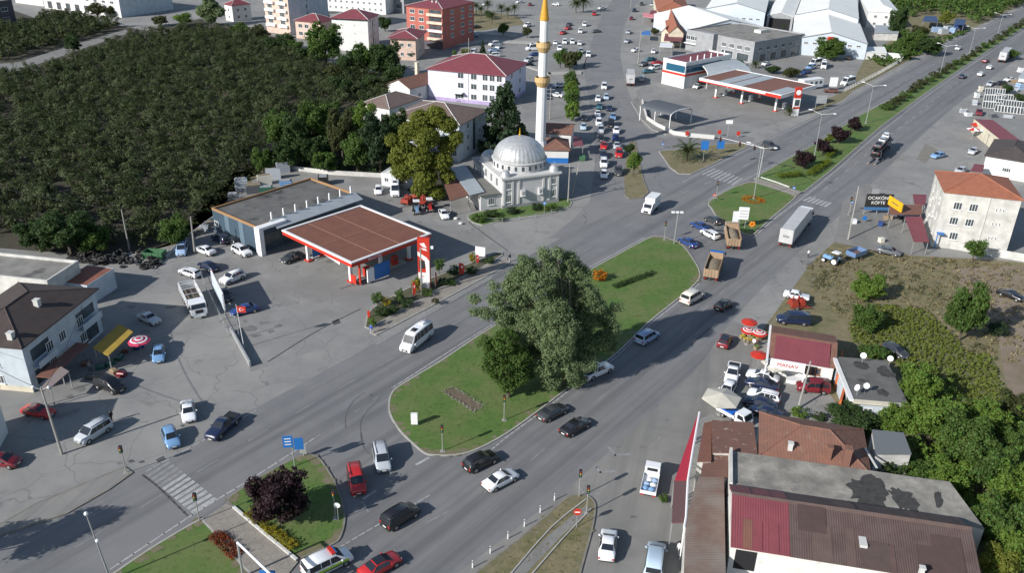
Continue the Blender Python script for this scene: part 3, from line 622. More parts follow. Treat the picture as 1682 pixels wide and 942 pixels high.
# --- school, houses behind ---
root,W,D,_,_ = bld('school','long pale blue school with a brown tiled hip roof behind the yellow green tree',(640,190),(755.5,206),(787,177),9.2,w_blue,('hip',r_brown,2.6,.5),'school',
   wins=[('f',fr(9,.05,.97),[1.2,4.2,7.0],1.7,1.5,2),('r',[.3,.72],[1.4,4.3,7.1],1.2,1.4,1)])
part(root,'stair_glazing',m_pane,(W-.02,D*.48,1,W+.03,D*.56,8.6))
bld('house','low house with brown hip roof and white gable wall left of the school',(590,170),(640,179),(668,156),4.6,w_white,('hip',r_brown,2.2,.5),'house',wins=[('f',[.75],[1.5],1.4,1.2,1),('r',[.3,.6],[1.5],1.2,1.2,1)])
root,W,D,_,_ = bld('house','small white house with reddish tiled gable roof and tall chimney left of the lilac block',(634,138),(673,146),(697,126),4.6,w_white,('gy',r_tile,2.0,.4),'house',wins=[('f',[.5],[1.6],1.0,1.2,1),('r',[.3,.7],[1.4],1.2,1.2,1)])
chimney(root,W*.2,D*.8,4,9.5,w_cream,.5)
root,W,D,_,_ = bld('school','lilac white three storey school with a maroon hip roof',(698.4,112.5),(832,125),(852,101),9.3,w_purp,('hip',r_maroon,3.6,.6),'school',
   wins=[('f',[.43,.6],[1.2,4.3,7.2],1.9,1.7,1),('f',[.745,.835,.925],[1.2,4.3,7.2],1.7,1.9,1),('r',[.3,.7],[1.2,4.3,7.2],1.5,1.6,1)])
part(root,'entrance_canopy',m_whp,(W*.32,-2,3.0,W*.47,0,3.25)); part(root,'door',m_pane,(W*.36,-.05,.1,W*.43,0,2.6)); band(root,W,D,0,1.0,plaster('lilac_base',(.42,.34,.55)),'base_course'); part(root,'downpipe',m_trim,(W*.52,-.12,.5,W*.525+.1,0,9.2))
root,W,D,_,_ = bld('apartment_block','brick red apartment block of five storeys with a maroon roof',(664,8.5),(727,15),(756,0),15.2,w_red,('hip',r_maroon,2.4,.5),
   wins=[('f',[.17,.42],[3.8,6.8,9.8,12.6],2.2,1.5,1),('r',[.3,.62,.88],[3.8,6.8,9.8,12.6],2.4,1.5,2)])
for z in (3.4,6.4,9.4,12.3):
    b = part(root,'balcony',w_cream if z != 6.4 else w_white,(W*.6,-1.1,z,W+.4,0,z+.12),(W*.6,-1.1,z+.12,W+.4,-1.0,z+1.0)); part(root,'balcony_glazing',m_pane,(W*.63,-.05,z+1.0,W*.97,0,z+2.3))
part(root,'shop_front',w_dark,(0,-.06,0,W,0,2.8))
for u in (.55,.66): chimney(root,W*u,D*.2,15.2,17,m_trim,.3)
bld('house','three storey peach house with a maroon roof in front of the red block',(634.4,61.6),(686.5,63.7),(698,50),8,w_peach,('hip',r_maroon,1.8,1.2),'house',wins=[('f',[.2,.45,.75],[1.5,4.8],1.3,1.3,1),('r',[.5],[1.5,4.8],1.5,1.3,1)])
root,W,D,_,_ = bld('apartment_block','white apartment block with a maroon roof and blind end wall facing the orchard',(542,28.7),(604.7,31.8),(626,25.5),12,w_white,('hip',r_maroon,2.6,.4),D=13,wins=[('r',[.25,.6],[2,5,8,10.2],1.0,1.3,1),('f',[.25,.62],[3.5,6.5,9.5],.6,.4,0)])
part(root,'stair_glazing',m_pane,(W,D*.4,2,W+.05,D*.48,11)); band(root,W,D,11.2,11.9,m_pane,'attic_glazing','f')
bld('house','house with maroon roof and balcony beside the tall blue end apartment',(481.6,33),(526,37),(545,30),7,w_peach,('hip',r_maroon,2.4,.5),'house',wins=[('f',[.2,.45,.75],[1.2,4.2],1.9,1.6,1)])
root,W,D,_,_ = bld('apartment_block','tall apartment block with peach balconies and a plain blue end wall',(439,52),(478,58),(508,41),22,w_peach,('flat',r_conc,.6),base=True,wins=[('f',[.22,.72],[4+3*i for i in range(6)],2.6,1.7,2),('r',[.45],[3.5+3*i for i in range(6)],.9,1.8,0)])
band(root,W,D,0,22,w_blue,'end_wall','r',.03)
for i in range(6): part(root,'balcony',m_whp,(W*.04,-.9,2.8+3*i,W*.42,0,3.8+3*i)); part(root,'balcony',m_whp,(W*.56,-.9,2.8+3*i,W*.93,0,3.8+3*i))
root,W,D,_,_ = bld('industrial_building','long white industrial building with brown doors at the upper left edge',(74,13),(200,29),(232,19),9,w_white,('flat',r_white,.3),base=True,D=30,wins=[('f',fr(6,.02,.75),[.3],3.0,3.2,0,'door',m_brown),('f',fr(9,.02,.96),[5.6],2.2,1.2,1)])
band(root,W,D,0,9,w_blue,'end_wall','r',.03)
bld('house','dark brown house with deep balconies at the top left corner',(-50,50),(28,38),(10,18),9.5,w_dark,('flat',r_conc,.3),'house',base=True,D=14,wins=[('f',[.8],[1.5,5.5],3,1.6,1),('r',[.3,.7],[1.5,5.5],3,1.6,1)])
bld('house','small white house with a red roof behind the willow at the orchard end',(366,6),(380,9),(396,4),7,w_white,('hip',r_maroon,1.8,.4),'house',D=10,wins=[('f',[.5],[1.2,4.2],1.2,1.3,1),('r',[.3,.7],[1.2,4.2],1.2,1.3,1)])
bld('greenhouse','low green and white market hall at the top left edge',(26,4),(72,10),(80,-5),6,w_white,('flat',mat('green_roof',(.06,.16,.10),.7),.2),'market hall',base=True,D=20)
bld('public_building','long white public building at the top edge behind the apartments',(500,14),(634,24),(640,-20),9,w_white,('flat',r_white,.4),base=True,D=16,wins=[('f',fr(14,.02,.98),[1.4,4.2,6.6],1.1,1.1,1)])
bld('office_block','grey office block with blue glazing at the top edge left of the red block',(636,18),(664,22),(674,0),14,w_grey,('flat',r_conc,.4),base=True,D=14,wins=[('f',[.3,.7],[2,5.5,9],3.2,2.2,2)])
# --- behind the minaret ---
bld('kiosk','white hut with reddish tiled roof right of the minaret, upper one of two',(889,219),(940,222),(944,204),3.4,w_white,('gx',r_tile,1.1,.3),'hut',wins=[('f',[.35,.7],[1.2],1.0,1.0,1)])
root,W,D,_,_ = bld('kiosk','white hut with pyramid tiled roof and blue painted base right of the mosque dome',(889,246),(937,247),(940,229),3.4,w_white,('hip',r_tile,1.5,.4),'hut',wins=[('r',[.5],[1.3],1.0,1.0,1)])
band(root,W,D,0,1.3,m_bluep,'base_course','frl',.03)
bld('guard_hut','small white guard hut beneath the yellow green tree',(626,285),(668,291),(676,280),2.8,w_white,('flat',r_white,.15),'hut',wins=[('f',[.2,.5,.8],[1.0],1.0,1.0,1)])
shed('market_awning','dark red shop awning right of the tiled huts',[(941,240),(958,240),(955,226),(941,226)],3,r_maroon)
# --- back petrol station ---
root,W,D,_,_ = bld('petrol_shop','white petrol shop with blue glazed upper band and red stripe',(1090,97),(1127,105),(1166,84),8,w_white,('flat',r_maroon,.5,0,m_whp),'shop')
part(root,'glazing',mat('blue_glazing',(.02,.09,.15),.1),(W*.15,-.05,5.0,W*.98,0,7.2),(W,.4,5.0,W+.05,D*.8,7.2)); band(root,W,D,3.9,4.6,m_redp,'stripe','fr')
for k in range(6): part(root,'flue',m_whp,(W-.5,D*(.1+.15*k),8,W-.2,D*(.1+.15*k)+.3,10))
part(root,'door',m_pane,(W,D*.3,.1,W+.05,D*.5,2.8))
def barrel(name, label, A, B, C, h, rise, m, cat='shelter', posts=True, axis='x', Dmax=99):
    """barrel roof; A-B is the arched front edge, C lies behind B"""
    loc, rz, W, D = frame_of(A,B,C,h); D = min(D,Dmax); root = empty(name, loc, rz, label, cat); n = 12
    pr = [(W*(.5-.5*math.cos(math.pi*i/n)), h+rise*math.sin(math.pi*i/n)) for i in range(n+1)]
    pr2 = [(x,z+.12) for x,z in pr]
    mb = MB(); 
    for i in range(n): mb.add([(pr[i][0],0,pr[i][1]),(pr[i+1][0],0,pr[i+1][1]),(pr[i+1][0],D,pr[i+1][1]),(pr[i][0],D,pr[i][1]),(pr2[i][0],0,pr2[i][1]),(pr2[i+1][0],0,pr2[i+1][1]),(pr2[i+1][0],D,pr2[i+1][1]),(pr2[i][0],D,pr2[i][1])],[(0,1,2,3),(7,6,5,4),(0,4,5,1),(3,2,6,7)])
    mb.build('roof', m, root)
    e = MB()
    for y in (0,D):
        for i in range(n): e.tube((pr[i][0],y,pr[i][1]-.08),(pr[i+1][0],y,pr[i+1][1]-.08),.14,n=6)
    e.build('arch', m_whp, root)
    for x in (.1,W-.1):
        for k in range(3): part(root,'post',m_whp,(x-.1,D*k/2*.98,0,x+.1,D*k/2*.98+.2,h))
    if not posts: part(root,'wall',w_grey,(.2,.2,0,.4,D-.2,h),(.4,D-.4,0,W-.2,D-.2,h))
    return root
barrel('car_wash','barrel roofed pale grey car wash beside the pump shop',(1128,104),(1162.5,123),(1203,106),4.5,2.2,r_grey,posts=False)
barrel('arched_shelter','open arched shelter with grey ribbed roof at the avenue corner',(1101.7,190),(1137.4,181),(1112,160),3.6,1.2,mat('ribbed_grey_roof',(.09,.10,.115),.7,wave=('Y',.9,.5,(.05,.055,.06))),posts=True, Dmax=11)
root,W,D,loc,rz = canopy('canopy','petrol canopy with rust and grey striped deck and white fascia at the back station',(1148.7,127.4),(1283.5,156),(1324,136),5.3,1.1,mat('striped_deck',(.19,.085,.06),.8,col2=(.15,.07,.05),scale=.4),[(.12,.25),(.45,.25),(.86,.25),(.12,.75),(.45,.75),(.86,.75)],0,m_whp)
part(root,'grey_sheet',r_grey,(W*.22,.45,6.2,W*.36,D-.45,6.30),(W*.38,.45,6.2,W*.52,D-.45,6.30),(W*.84,.45,6.2,W*.97,D*.55,6.30)); part(root,'red_stripe',m_redp,(-.07,-.08,5.3,W+.07,-.03,5.65),(W*.82,-.12,5.3,W,-.08,6.2))
for k,(x,y) in enumerate([(.12,.5),(.45,.5),(.86,.5)]):
    q = Matrix.Rotation(rz,4,'Z')@Vector((x*W,y*D,0))+loc; r2 = empty('fuel_pump',(q.x,q.y,.02),rz,'grey fuel pump under the back station canopy, '+['left','middle','right'][k]+' island','fuel pump','fuel pumps at the back station'); part(r2,'cabinet',m_whp,(-.4,-.6,0,.4,.6,1.8)); part(r2,'display',m_pane,(-.42,-.4,1.1,.42,.4,1.5))
root,W,D,_,_ = bld('office_building','two storey grey block with flat roof and white shutters before the warehouses',(1128.5,50),(1240,71),(1292,52),7.4,w_grey,('flat',r_conc,.5),wins=[('f',fr(3,.0,.2),[4.2],2.0,1.6,1),('f',fr(4,.52,.97),[4.2],2.4,1.6,3),('r',fr(6,.05,.95),[4.2],2.2,1.5,1),('f',fr(2,.52,.97),[.2],5.5,2.9,0,'door',m_whp),('r',fr(4,.08,.92),[.2],4.0,2.9,0,'door',m_whp)])
part(root,'stair_tower',w_grey,(W*.22,-2.5,0,W*.47,0,8.4)); part(root,'canopy_slab',m_whp,(W*.0,-1.2,2.8,W*.2,0,3.1)); part(root,'roof_unit',m_trim,(W*.55,D*.6,7.4,W*.65,D*.75,8.6))
for A_,B_,C_,h_,lab,rise in [((1302.6,64),(1425.7,72.4),(1411,31),5.8,'white gabled warehouse with a small red emblem on its gable at the right',3.4),((1307,24),(1411,31),(1398,-12),8,'white warehouse stretching away behind the emblem gable warehouse',3.4),
     ((1136,48),(1256,45),(1258,19),5.8,'white gabled warehouse behind the grey flat roofed block',3.4),((1159,14),(1258,20),(1262,-18),8,'white warehouse at the top edge behind the left white one',3.2)]:
    root,W,D,_,_ = bld('warehouse',lab,A_,B_,C_,h_,plaster('warehouse_wall',(.50,.56,.62),.9) if 'warehouse_wall' not in MATS else MATS['warehouse_wall'],('gy',r_white,rise,.2),'warehouse','white warehouses along the back',wins=[('f',fr(7,.12,.95),[4.3],1.6,.8,1)])
    e = MB(); e.tube((-.2,-.25,h_+.1),(W/2,-.25,h_+rise+.1),.16,n=5); e.tube((W/2,-.25,h_+rise+.1),(W+.2,-.25,h_+.1),.16,n=5); e.build('verge_trim', w_grey, root)
    if 'emblem' in lab and 'small' in lab:
        part(root,'emblem',m_redp,(W/2-1.2,-.1,6.2,W/2+1.2,-.03,7.6))
root,W,D,_,_ = bld('warehouse','narrow open fronted warehouse bay between the two white warehouses',(1260,25),(1304,28),(1302,-8),6,w_grey,('gy',r_white,1.6,.2),'warehouse','white warehouses along the back'); part(root,'dark_opening_panel',mat('painted_interior_shade',(.01,.01,.012),.9),(1,-.05,0,W-1,-.01,5))  # open front is a near-black panel on the wall, its inner shade painted
root,W,D,_,_ = bld('house','white two storey house with pale metal hip roof right of the warehouses',(1426,18),(1479,21),(1473,-3),7.2,w_white,('hip',r_white,2,.3),'house',wins=[('f',[.25,.6],[1.2,4.4],1.3,1.2,1)])
shed('lean_to','grey roofed lean to in front of the white two storey house',[(1436,54),(1476,55),(1478,43),(1438,41)],3,r_grey,wall=w_old,cat='shed'); bld('house','low pale house at the right edge above the window frame yard',(1672,128),(1760,140),(1680,112),3.4,w_white,('gx',r_grey,1.2,.3),'house',cside='A',wins=[('f',[.2,.5],[1.2],1.2,1.0,1)])
shed('shed','small pale shed at the end of the white yard wall',[(1420,86),(1457,87),(1453,77),(1424,77)],2.6,r_white,wall=w_white,cat='shed')
for i,(a,lab) in enumerate([([(1515,35),(1541,36),(1538,27),(1519,26)],'dark blue roofed sales shed left of the yellow tree'),([(1567,40),(1583,41),(1587,32),(1570,31)],'dark blue roofed sales shed right of the yellow tree')]): shed('sales_shed',lab,a,3.5,mat('navy_roof',(.02,.045,.12),.5) if i==0 else MATS['navy_roof'],cat='shed')
for i,(x,y,c) in enumerate([(1538,52,'lblue'),(1549,55,'silver'),(1556,50,'silver'),(1565,53,'lblue'),(1570,46,'blue'),(1578,46,'blue')]):
    o = MB(); [o.box(-2,-1.2,.55*k,2,1.2,.55*k+.42) for k in range(4)]; p = G(x,y); q = inst('pallet_stack', o.mesh('pallet_stack', m_paintcar), None, (p.x,p.y,.02), .3*i, col=COL[c]); tag(q, ['pale blue','light grey','silver grey','watery blue','deep blue','navy blue'][i]+' pallet stack below the dark blue sheds, number '+['one','two','three','four','five','six'][i]+' from the left','pallet stack','stacks of goods at the blue sheds')
# shops along the avenue
root,W,D,_,_ = bld('shop','orange tiled shop building at the top of the avenue',(1079,17),(1135,19),(1140,-8),5.5,w_cream,('hip',r_terra,3,.6),wins=[('f',[.2,.45,.75],[1.5],2.0,1.4,1)])
root,W,D,_,_ = bld('shop','orange gabled shop with a white carved gable beside the grey block',(1098,54),(1124,55),(1134,24),5,w_cream,('gy',r_terra,2.6,.3),wins=[('f',[.5],[1.0],2.4,1.6,1)])
bld('shop','narrow shop with a maroon gable roof left of the orange gabled shop',(1086,52),(1098,53),(1106,27),4,w_cream,('gy',r_maroony,1.6,.2))
shed('shop_porch','maroon porch roof in front of the orange gabled shop',[(1090,67),(1119,68),(1126,56),(1093,55)],3.4,r_maroon); shed('shop_awning','pink shop awning on the avenue',[(1056,27),(1082,31),(1078,23),(1056,21)],3,mat('pink_awning',(.62,.22,.24),.7))
shed('shop_awning','dark red shop awning above the pink one',[(1067,23),(1080,23),(1080,17),(1069,17)],3.2,r_maroon); shed('market_stall','blue tarpaulin market stall beside the concrete pole',[(1053,57),(1068,58),(1068,51),(1055,51)],2.6,mat('stall_blue',(.05,.16,.42),.7))
shed('shop_entrance','white framed shop entrance between stall and pump shop',[(1083,77),(1104,78),(1106,71),(1085,70)],4,m_whp); 
# --- right side ---
root,W,D,loc,rz = bld('apartment_block','white four storey block with an orange terracotta hip roof at the right edge',(1550.7,315),(1682,329),(1534,280.5),11.2,w_old,('hip',r_terra,2.2,.25),cside='A',
   wins=[('f',[.21,.42],[7.9],1.5,1.5,2),('f',[.21,.42],[4.9],1.5,1.5,2),('f',[.26],[1.9],1.5,1.5,2),('l',[.2,.5,.8],[1.8,4.9,7.9],.8,1.3,0),('f',[.72,.765,.81],[8.3,5.5,2.7],.32,.8,0,'vent')])
for u,z in ((.3,6.6),(.6,4.2),(.35,3.3),(.75,8.6),(.15,5.6)):
    q = D*(1-u); part(root,'air_conditioner',m_trim,(-.35,q-.45,z,-.01,q+.45,z+.6))
part(root,'downpipe',m_trim,(W*.6,-.13,0,W*.6+.12,-.01,11)); part(root,'soffit',m_trim,(-.2,-.2,11.0,W+.2,D+.2,11.12)); part(root,'awning_post',m_bluep,(.3,-1.2,0,.45,-1.05,3),(.3,-1.2,3,1.6,0,3.1))
bld('house','white house with a dark hip roof behind the terracotta roofed block',(1617,255),(1700,269),(1629,228),4.8,w_white,('hip',mat('charcoal_roof',(.05,.04,.04),.85,col2=(.07,.058,.055),scale=.6),2.0,.4),'house',cside='A',wins=[('f',[.5],[1.6],1.8,1.0,3)])
bld('shop','flat maroon roofed shop above the dark roofed house',(1642,229),(1676,231),(1681,200),3.6,w_cream,('flat',r_maroon,0))
shed('restaurant_roof','brown corrugated restaurant roof under the yellow board',[(1462,353),(1514,353),(1514,338),(1460,337)],3,r_rust); shed('restaurant_awning','maroon awning roof slanting down beside the white block',[(1502,394),(1527,394),(1514,357),(1486,357)],3.2,r_maroon,fall=.5)
shed('restaurant_awning','maroon awning roof behind the brown restaurant roof',[(1502,336),(1520,337),(1522,321),(1499,320)],3.2,r_maroon); shed('shop_awning','maroon awning beside the white house with the dark hip roof',[(1594,282),(1614,283),(1617,272),(1600,270)],3,r_maroon)
# greengrocer
m_stain = mat('wet_stain',(.028,.027,.026),.85,col2=(.06,.058,.054),scale=1.6,detail=10); m_lich = mat('light_stain',(.42,.40,.36),.9,col2=(.30,.28,.25),scale=1.5)
def stains(root, base, h, polys, m, rough=.35, rz=0):
    rg = np.random.default_rng(len(polys)+int(h*10))
    for pl in polys:
        mb = MB()
        Pp = smooth_poly(GP(pl,h),5); cc = sum(Pp,Vector())/len(Pp); Pp = [cc+(q-cc)*(1+rough*rg.normal()*.35) for q in Pp]; Pp = [Matrix.Rotation(-rz,4,'Z')@(q-base) for q in Pp]
        mb.add([(q.x,q.y,h+.006) for q in Pp], [tuple(range(len(Pp)))]); mb.build('stain', m, root)
root,W,D,loc,rz = bld('greengrocer_shop','long low greengrocer shop with brown tiles behind and maroon metal in front',(1262,587),(1374,606),(1392,556),2.9,w_white,('gx',r_tile,1.3,.3),'shop',wins=[('f',fr(6,.38,.8),[1.2],.75,1.1,0,'window',m_brown)])
mr = MB(); mr.extr([(-.5,2.9),(D*.42,4.3),(D*.42,4.37),(-.5,2.97)], W*.05, W*.92, 'x'); mr.build('metal_roof', r_maroon, root)
part(root,'sign_board',m_whp,(.0,-2.6,2.6,4.6,-2.4,4.0)); text('MANAV', root, m_redp, .8, (2.3,-2.63,3.3), (R(90),0,0)); part(root,'step',m_whp,(W*.3,-1.6,0,W*.85,-.05,.5))
part(root,'entrance_frame',m_whp,(-.6,-2.5,2.9,-.3,D,3.2),(-.6,-2.5,0,-.4,-2.3,3.2),(4.5,-2.5,0,4.7,-2.3,2.6))
for i in range(4): part(root,'stair_slab',r_rust,(.4,D*.15+i*1.3,3.5,2.8,D*.15+i*1.3+.5,3.62) if False else (-.25,D*.15+i*1.3,3.22,-.05,D*.15+i*1.3+.5,3.3))
for k,(a,b_) in enumerate([((1378,598),(1369,640)),((1386,640),(1374,680))]):
    p,q = G(*a),G(*b_); mb = MB(); strip(mb,[p,q],.3,0,2.3); o = mb.build('garden_wall', m_orange); tag(o, ['orange rendered wall at the right of the greengrocer yard, upper piece','orange rendered wall at the right of the greengrocer yard, lower piece'][k],'wall','orange walls')
root,W,D,loc,rz = bld('house','house with a stained dark grey flat roof and pale blue front right of the greengrocer',(1401,659),(1494,667),(1503,597),3.3,w_blue,('flat',r_bitu,.0),'house',wins=[('f',[.3,.6],[1.2],1.2,1.2,1)])
stains(root,Vector((loc.x,loc.y,0)),3.365,[[(1400.6,596.5),(1409,594),(1424,598),(1428,605),(1421,608),(1406,604)],[(1441,607.6),(1453,601),(1460,609),(1473,616),(1467,620),(1448,618)],[(1440,641),(1452,640),(1460,648),(1455,652),(1443,648)]],m_stain,.3,rz)
part(root,'coping',w_cream,(0,-.5,3.2,W*.85,.25,3.42)); part(root,'side_coping',w_white,(-.45,0,3.2,.1,D,3.5))
dish((1416,596),3.38,'round white dish at the upper left of the dark flat roof'); dish((1407,650),3.38,'pale dish standing at the left edge of the dark flat roof',.45,-3); dish((1420,646),3.38,'white dish with red mark on the dark flat roof',.4,-1.8); dish((1460,601),3.38,'small dish at the upper right of the dark flat roof',.4)
# bottom right group
root,W,D,loc,rz = bld('tile_roof_house','house with a brick brown tiled hip roof at the lower right',(1246,749),(1432,781),(1427,706),4.6,w_old,('hip',r_tile,2.0,.2),'house')
chimney(root,W*.62,.9,4.4,6.6,r_tile,.3); chimney(root,W*.78,.6,4.4,7.0,r_tile,.4); chimney(root,W*.27,1.2,4.4,6.0,m_trim,.25)
shed('lean_to','grey blue lean to roof at the right end of the brick brown tiled house',[(1438,748),(1497,748),(1484,713),(1432,708)],4.3,mat('slate_sheet',(.15,.16,.165),.6,wave=('X',1.5,.4,(.09,.095,.1))),wall=w_old,cat='shed')
root,Q = shed('terrace_building','flat rust brown patched roof between red awning and tiled house',[(1170,745),(1244,747),(1237,696),(1169,692)],4.5,mat('patched_roof',(.17,.085,.06),.9,col2=(.13,.07,.055),scale=.6,spots=(1.1,.6,.68,(.38,.34,.30),.8),wave=('Y',.6,.3,(.1,.05,.04))),wall=w_old,cat='building')
shed('lean_to','sloping brown sheet roof along the red awning',[(1145,760),(1168,760),(1169,694),(1156,697)],4.3,r_rust,wall=w_old,cat='shed')
P = GP([(1198,799),(1577,859.5),(1617,869),(1560,792),(1500,784),(1432,774),(1198,741)],5.0); c = P[0]
root = empty('flat_roof_building',(c.x,c.y,0),0,'building with a big stained pale concrete roof at the lower right','building'); w = MB(); w.prism([(p.x-c.x,p.y-c.y) for p in P],0,4.85); w.build('wall',w_old,root); w = MB(); w.prism([(p.x-c.x,p.y-c.y) for p in P],4.85,5.0); w.build('roof',r_concl,root)
e = MB(); strip(e,[p-c for p in P[:2]],-.3,5.0,5.3); strip(e,[P[6]-c,P[0]-c],.3,5.0,5.5); e.build('parapet',w_old,root)
part(root,'roof_beam',m_trim,(17,3.5,5.01,17.2,7.0,5.12))
stains(root,Vector((c.x,c.y,0)),5.0,[[(1394,794),(1415,786),(1440,785),(1459,808),(1452,832),(1425,838),(1402,825)],[(1458,800),(1481,806),(1505,820),(1508,842),(1484,838),(1466,818)],[(1535,812),(1545,810),(1548,830),(1538,832)]],m_stain)
0 and stains(root,Vector((c.x,c.y,0)),5.0,[[(1225,765),(1270,768),(1285,785),(1240,790)],[(1310,790),(1350,785),(1360,805),(1330,815)]],m_lich)
loc,rz,W,D = frame_of((1200,895),(1614,961),(1198,798),5.6,'A'); root = empty('workshop',loc,rz,'long shed with dark brown ridged roof and one maroon bay at the lower right','workshop')
part(root,'wall',plaster('whitewashed_wall',(.68,.67,.63),.8,spots=(.7,.6,.7,(.4,.38,.34),.5)),(.1,.1,0,W-.1,D-.1,5.45)); Hr = 7.3; yr = D*.62
def slope(x0, x1, m, nm, y0=-.35, z0=5.45, lift=0):
    mb = MB(); zf = lambda y: (5.6+(Hr-5.6)*(y/yr) if y <= yr else Hr-(Hr-5.6)*(y-yr)/(D-yr))+lift
    mb.extr([(y0,zf(y0)),(yr,zf(yr)),(D+.1,zf(D+.1)),(D+.1,zf(D+.1)+.12),(yr,zf(yr)+.12),(y0,zf(y0)+.12)], x0, x1, 'x'); return mb.build(nm, m, root)
slope(0,W*.245,r_maroon,'maroon_roof',lift=.03); slope(W*.245,W,r_shed,'roof'); part(root,'skylight',m_trim,(W*.53,D*.18,6.18,W*.56,D*.40,6.6))
rg3 = np.random.default_rng(3); tints = [mat('old_sheet_%d'%i, c_, .85, col2=tuple(v*.75 for v in c_), scale=.8, wave=('X',1.4,.4,(.045,.03,.028))) for i,c_ in enumerate([(.105,.062,.055),(.085,.058,.052),(.12,.08,.068),(.078,.048,.043)])]
def sheetpatch(x0, x1, ya, yb, m, lift=.035, th=.125):
    zf = lambda y: (5.6+(Hr-5.6)*(y/yr) if y <= yr else Hr-(Hr-5.6)*(y-yr)/(D-yr))+th+lift
    mb = MB(); vs = [(x0,ya,zf(ya)),(x1,ya,zf(ya)),(x1,yb,zf(yb)),(x0,yb,zf(yb))]; mb.add(vs+[(x,y,z-.03) for x,y,z in vs],[(0,1,2,3),(7,6,5,4),(0,4,5,1),(1,5,6,2),(2,6,7,3),(3,7,4,0)]); mb.build('roof_sheet', m, root)
for i in range(15):
    x = W*.26+rg3.random()*W*.68; w_ = .9+.9*rg3.integers(0,3); up_ = rg3.random() < .45; ya, yb = (-.3, yr*(.35+.6*rg3.random())) if not up_ else (yr+.15, D-.1); 
    if not up_ and rg3.random() < .5: ya, yb = yr*.45, yr-.1
    sheetpatch(x, min(x+w_,W-.2), ya, yb, tints[i%4], .03+.0025*i)
for i in range(6): x = W*.01+rg3.random()*W*.2; sheetpatch(x, x+.9, *((-.3,yr*.5) if i%2 else (yr+.2,D-.2)), r_rust if i==3 else r_maroony, .075+.004*i)
mb = MB(); mb.extr([(yr-.35,Hr+.0),(yr,Hr+.26),(yr+.35,Hr-.0),(yr,Hr+.2)],0,W,'x'); mb.build('ridge_cap', tints[2], root)
g_ = MB(); g_.extr([(.1,5.4),(D-.1,5.4),(yr,Hr)],0.02,.3,'x'); g_.extr([(.1,5.4),(D-.1,5.4),(yr,Hr)],W-.3,W-.02,'x'); g_.build('gable',w_old,root)
part(root,'dark_opening_panel',MATS['painted_interior_shade'],(.6,.05,2.6,2.6,.12,5.0)); chimney(root,W*.76,-.2,4,6.6,m_trim,.2)  # wall gap drawn as a flat panel with the shade inside painted near-black
shed('lean_to','small patched grey brown roof between awning and pale concrete roof',[(1150,786),(1195,786),(1196,747),(1157,747)],4.0,MATS['patched_roof'],wall=w_old,cat='shed')
root,Q = shed('lean_to','long lean to with rusty corrugated sheets along the side road',[(1122,964),(1192,964),(1189,786),(1148,786),(1127,848)],4.2,mat('rust_sheet',(.17,.10,.075),.85,col2=(.24,.21,.18),scale=.35,wave=('Y',1.3,.4,(.09,.055,.045)),bump=.3),wall=w_old,cat='shed')
shed('street_awning','bright red metal awning above the side road',[(1108,791),(1128,791),(1149,680),(1143,690)],3.6,mat('red_awning',(.40,.03,.05),.5,wave=('X',1.5,.3,(.3,.02,.04))),fall=0)
shed('street_awning','brown sheet awning below the bright red one',[(1103,861),(1125,861),(1127,792),(1107,792)],3.5,mat('brown_awning',(.13,.07,.07),.7,wave=('X',1.5,.3,(.09,.05,.05))))
P = GP([(1149,678),(1138,740),(1130,790),(1127,850),(1124,868)],4.3); mb = MB(); [mb.tube(P[i],P[i+1],.13,n=6) for i in range(4)]
for q in P: mb.tube((q.x,q.y,0),(q.x,q.y,4.3),.07)
tag(mb.build('awning_rail', m_whp),'white metal rail on posts along the awning edge of the side road','rail')
# walls and fences
def wall(pts, h, m, label, name='wall', w=.25, cat='wall', z=0):
    mb = MB(); strip(mb, GP(pts), w, z, h); return tag(mb.build(name, m), label, cat)
wall([(1054,168),(1061.6,197),(1078,208),(1105,221.4),(1127,224.8),(1173,229)],1.1,m_trim,'low pale concrete wall curving round the arched shelter corner')
wall([(1404,92),(1482.5,99)],2.4,w_white,'white yard wall right of the white warehouse'); wall([(1528,403),(1600,416),(1690,432)],1.5,w_old,'stained white garden wall below the white block')
wall([(466,278),(540,287),(628,292)],1.0,w_old,'white wall along the garden trees behind the station'); wall([(-80,419),(0,423),(118,434)],1.0,w_white,'white wall behind the flat workshop roof') if 0 else None
wall([(378,545),(410,604)],.9,w_grey,'low grey wall at the lower corner of the station forecourt')
wall([(352,360),(302,397),(272,425)],.8,w_grey,'low grey stone wall behind the left yard')
def fence(pts, label, h=1.4, sp=2.5, m=None):
    P = GP(pts); root = empty('fence', P[0], 0, label, 'fence'); o = P[0]; rl = MB()
    for i in range(len(P)-1):
        a, b = P[i]-o, P[i+1]-o; L = (b-a).length; n = max(1,int(L/sp))
        for z in (h*.5,h): rl.tube(a+Vector((0,0,z)), b+Vector((0,0,z)), .03, n=4)
        for k in range(n): q = a.lerp(b,k/n); MB().box(q.x-.05,q.y-.05,0,q.x+.05,q.y+.05,h+.08).build('post', m or m_steel, root)
    rl.build('rail', m or m_steel, root)
fence([(1482,100),(1440,124),(1385,152)],'pale picket fence between the back yard and the upper carriageway',1.3,1.6,m_whp); fence([(375,552),(340,480),(330,455)],'steel fence between stake truck and forecourt',1.2); fence([(770,364),(825,366),(880,358),(930,346)],'thin post and wire fence in front of the mosque shrubs',.9,3)
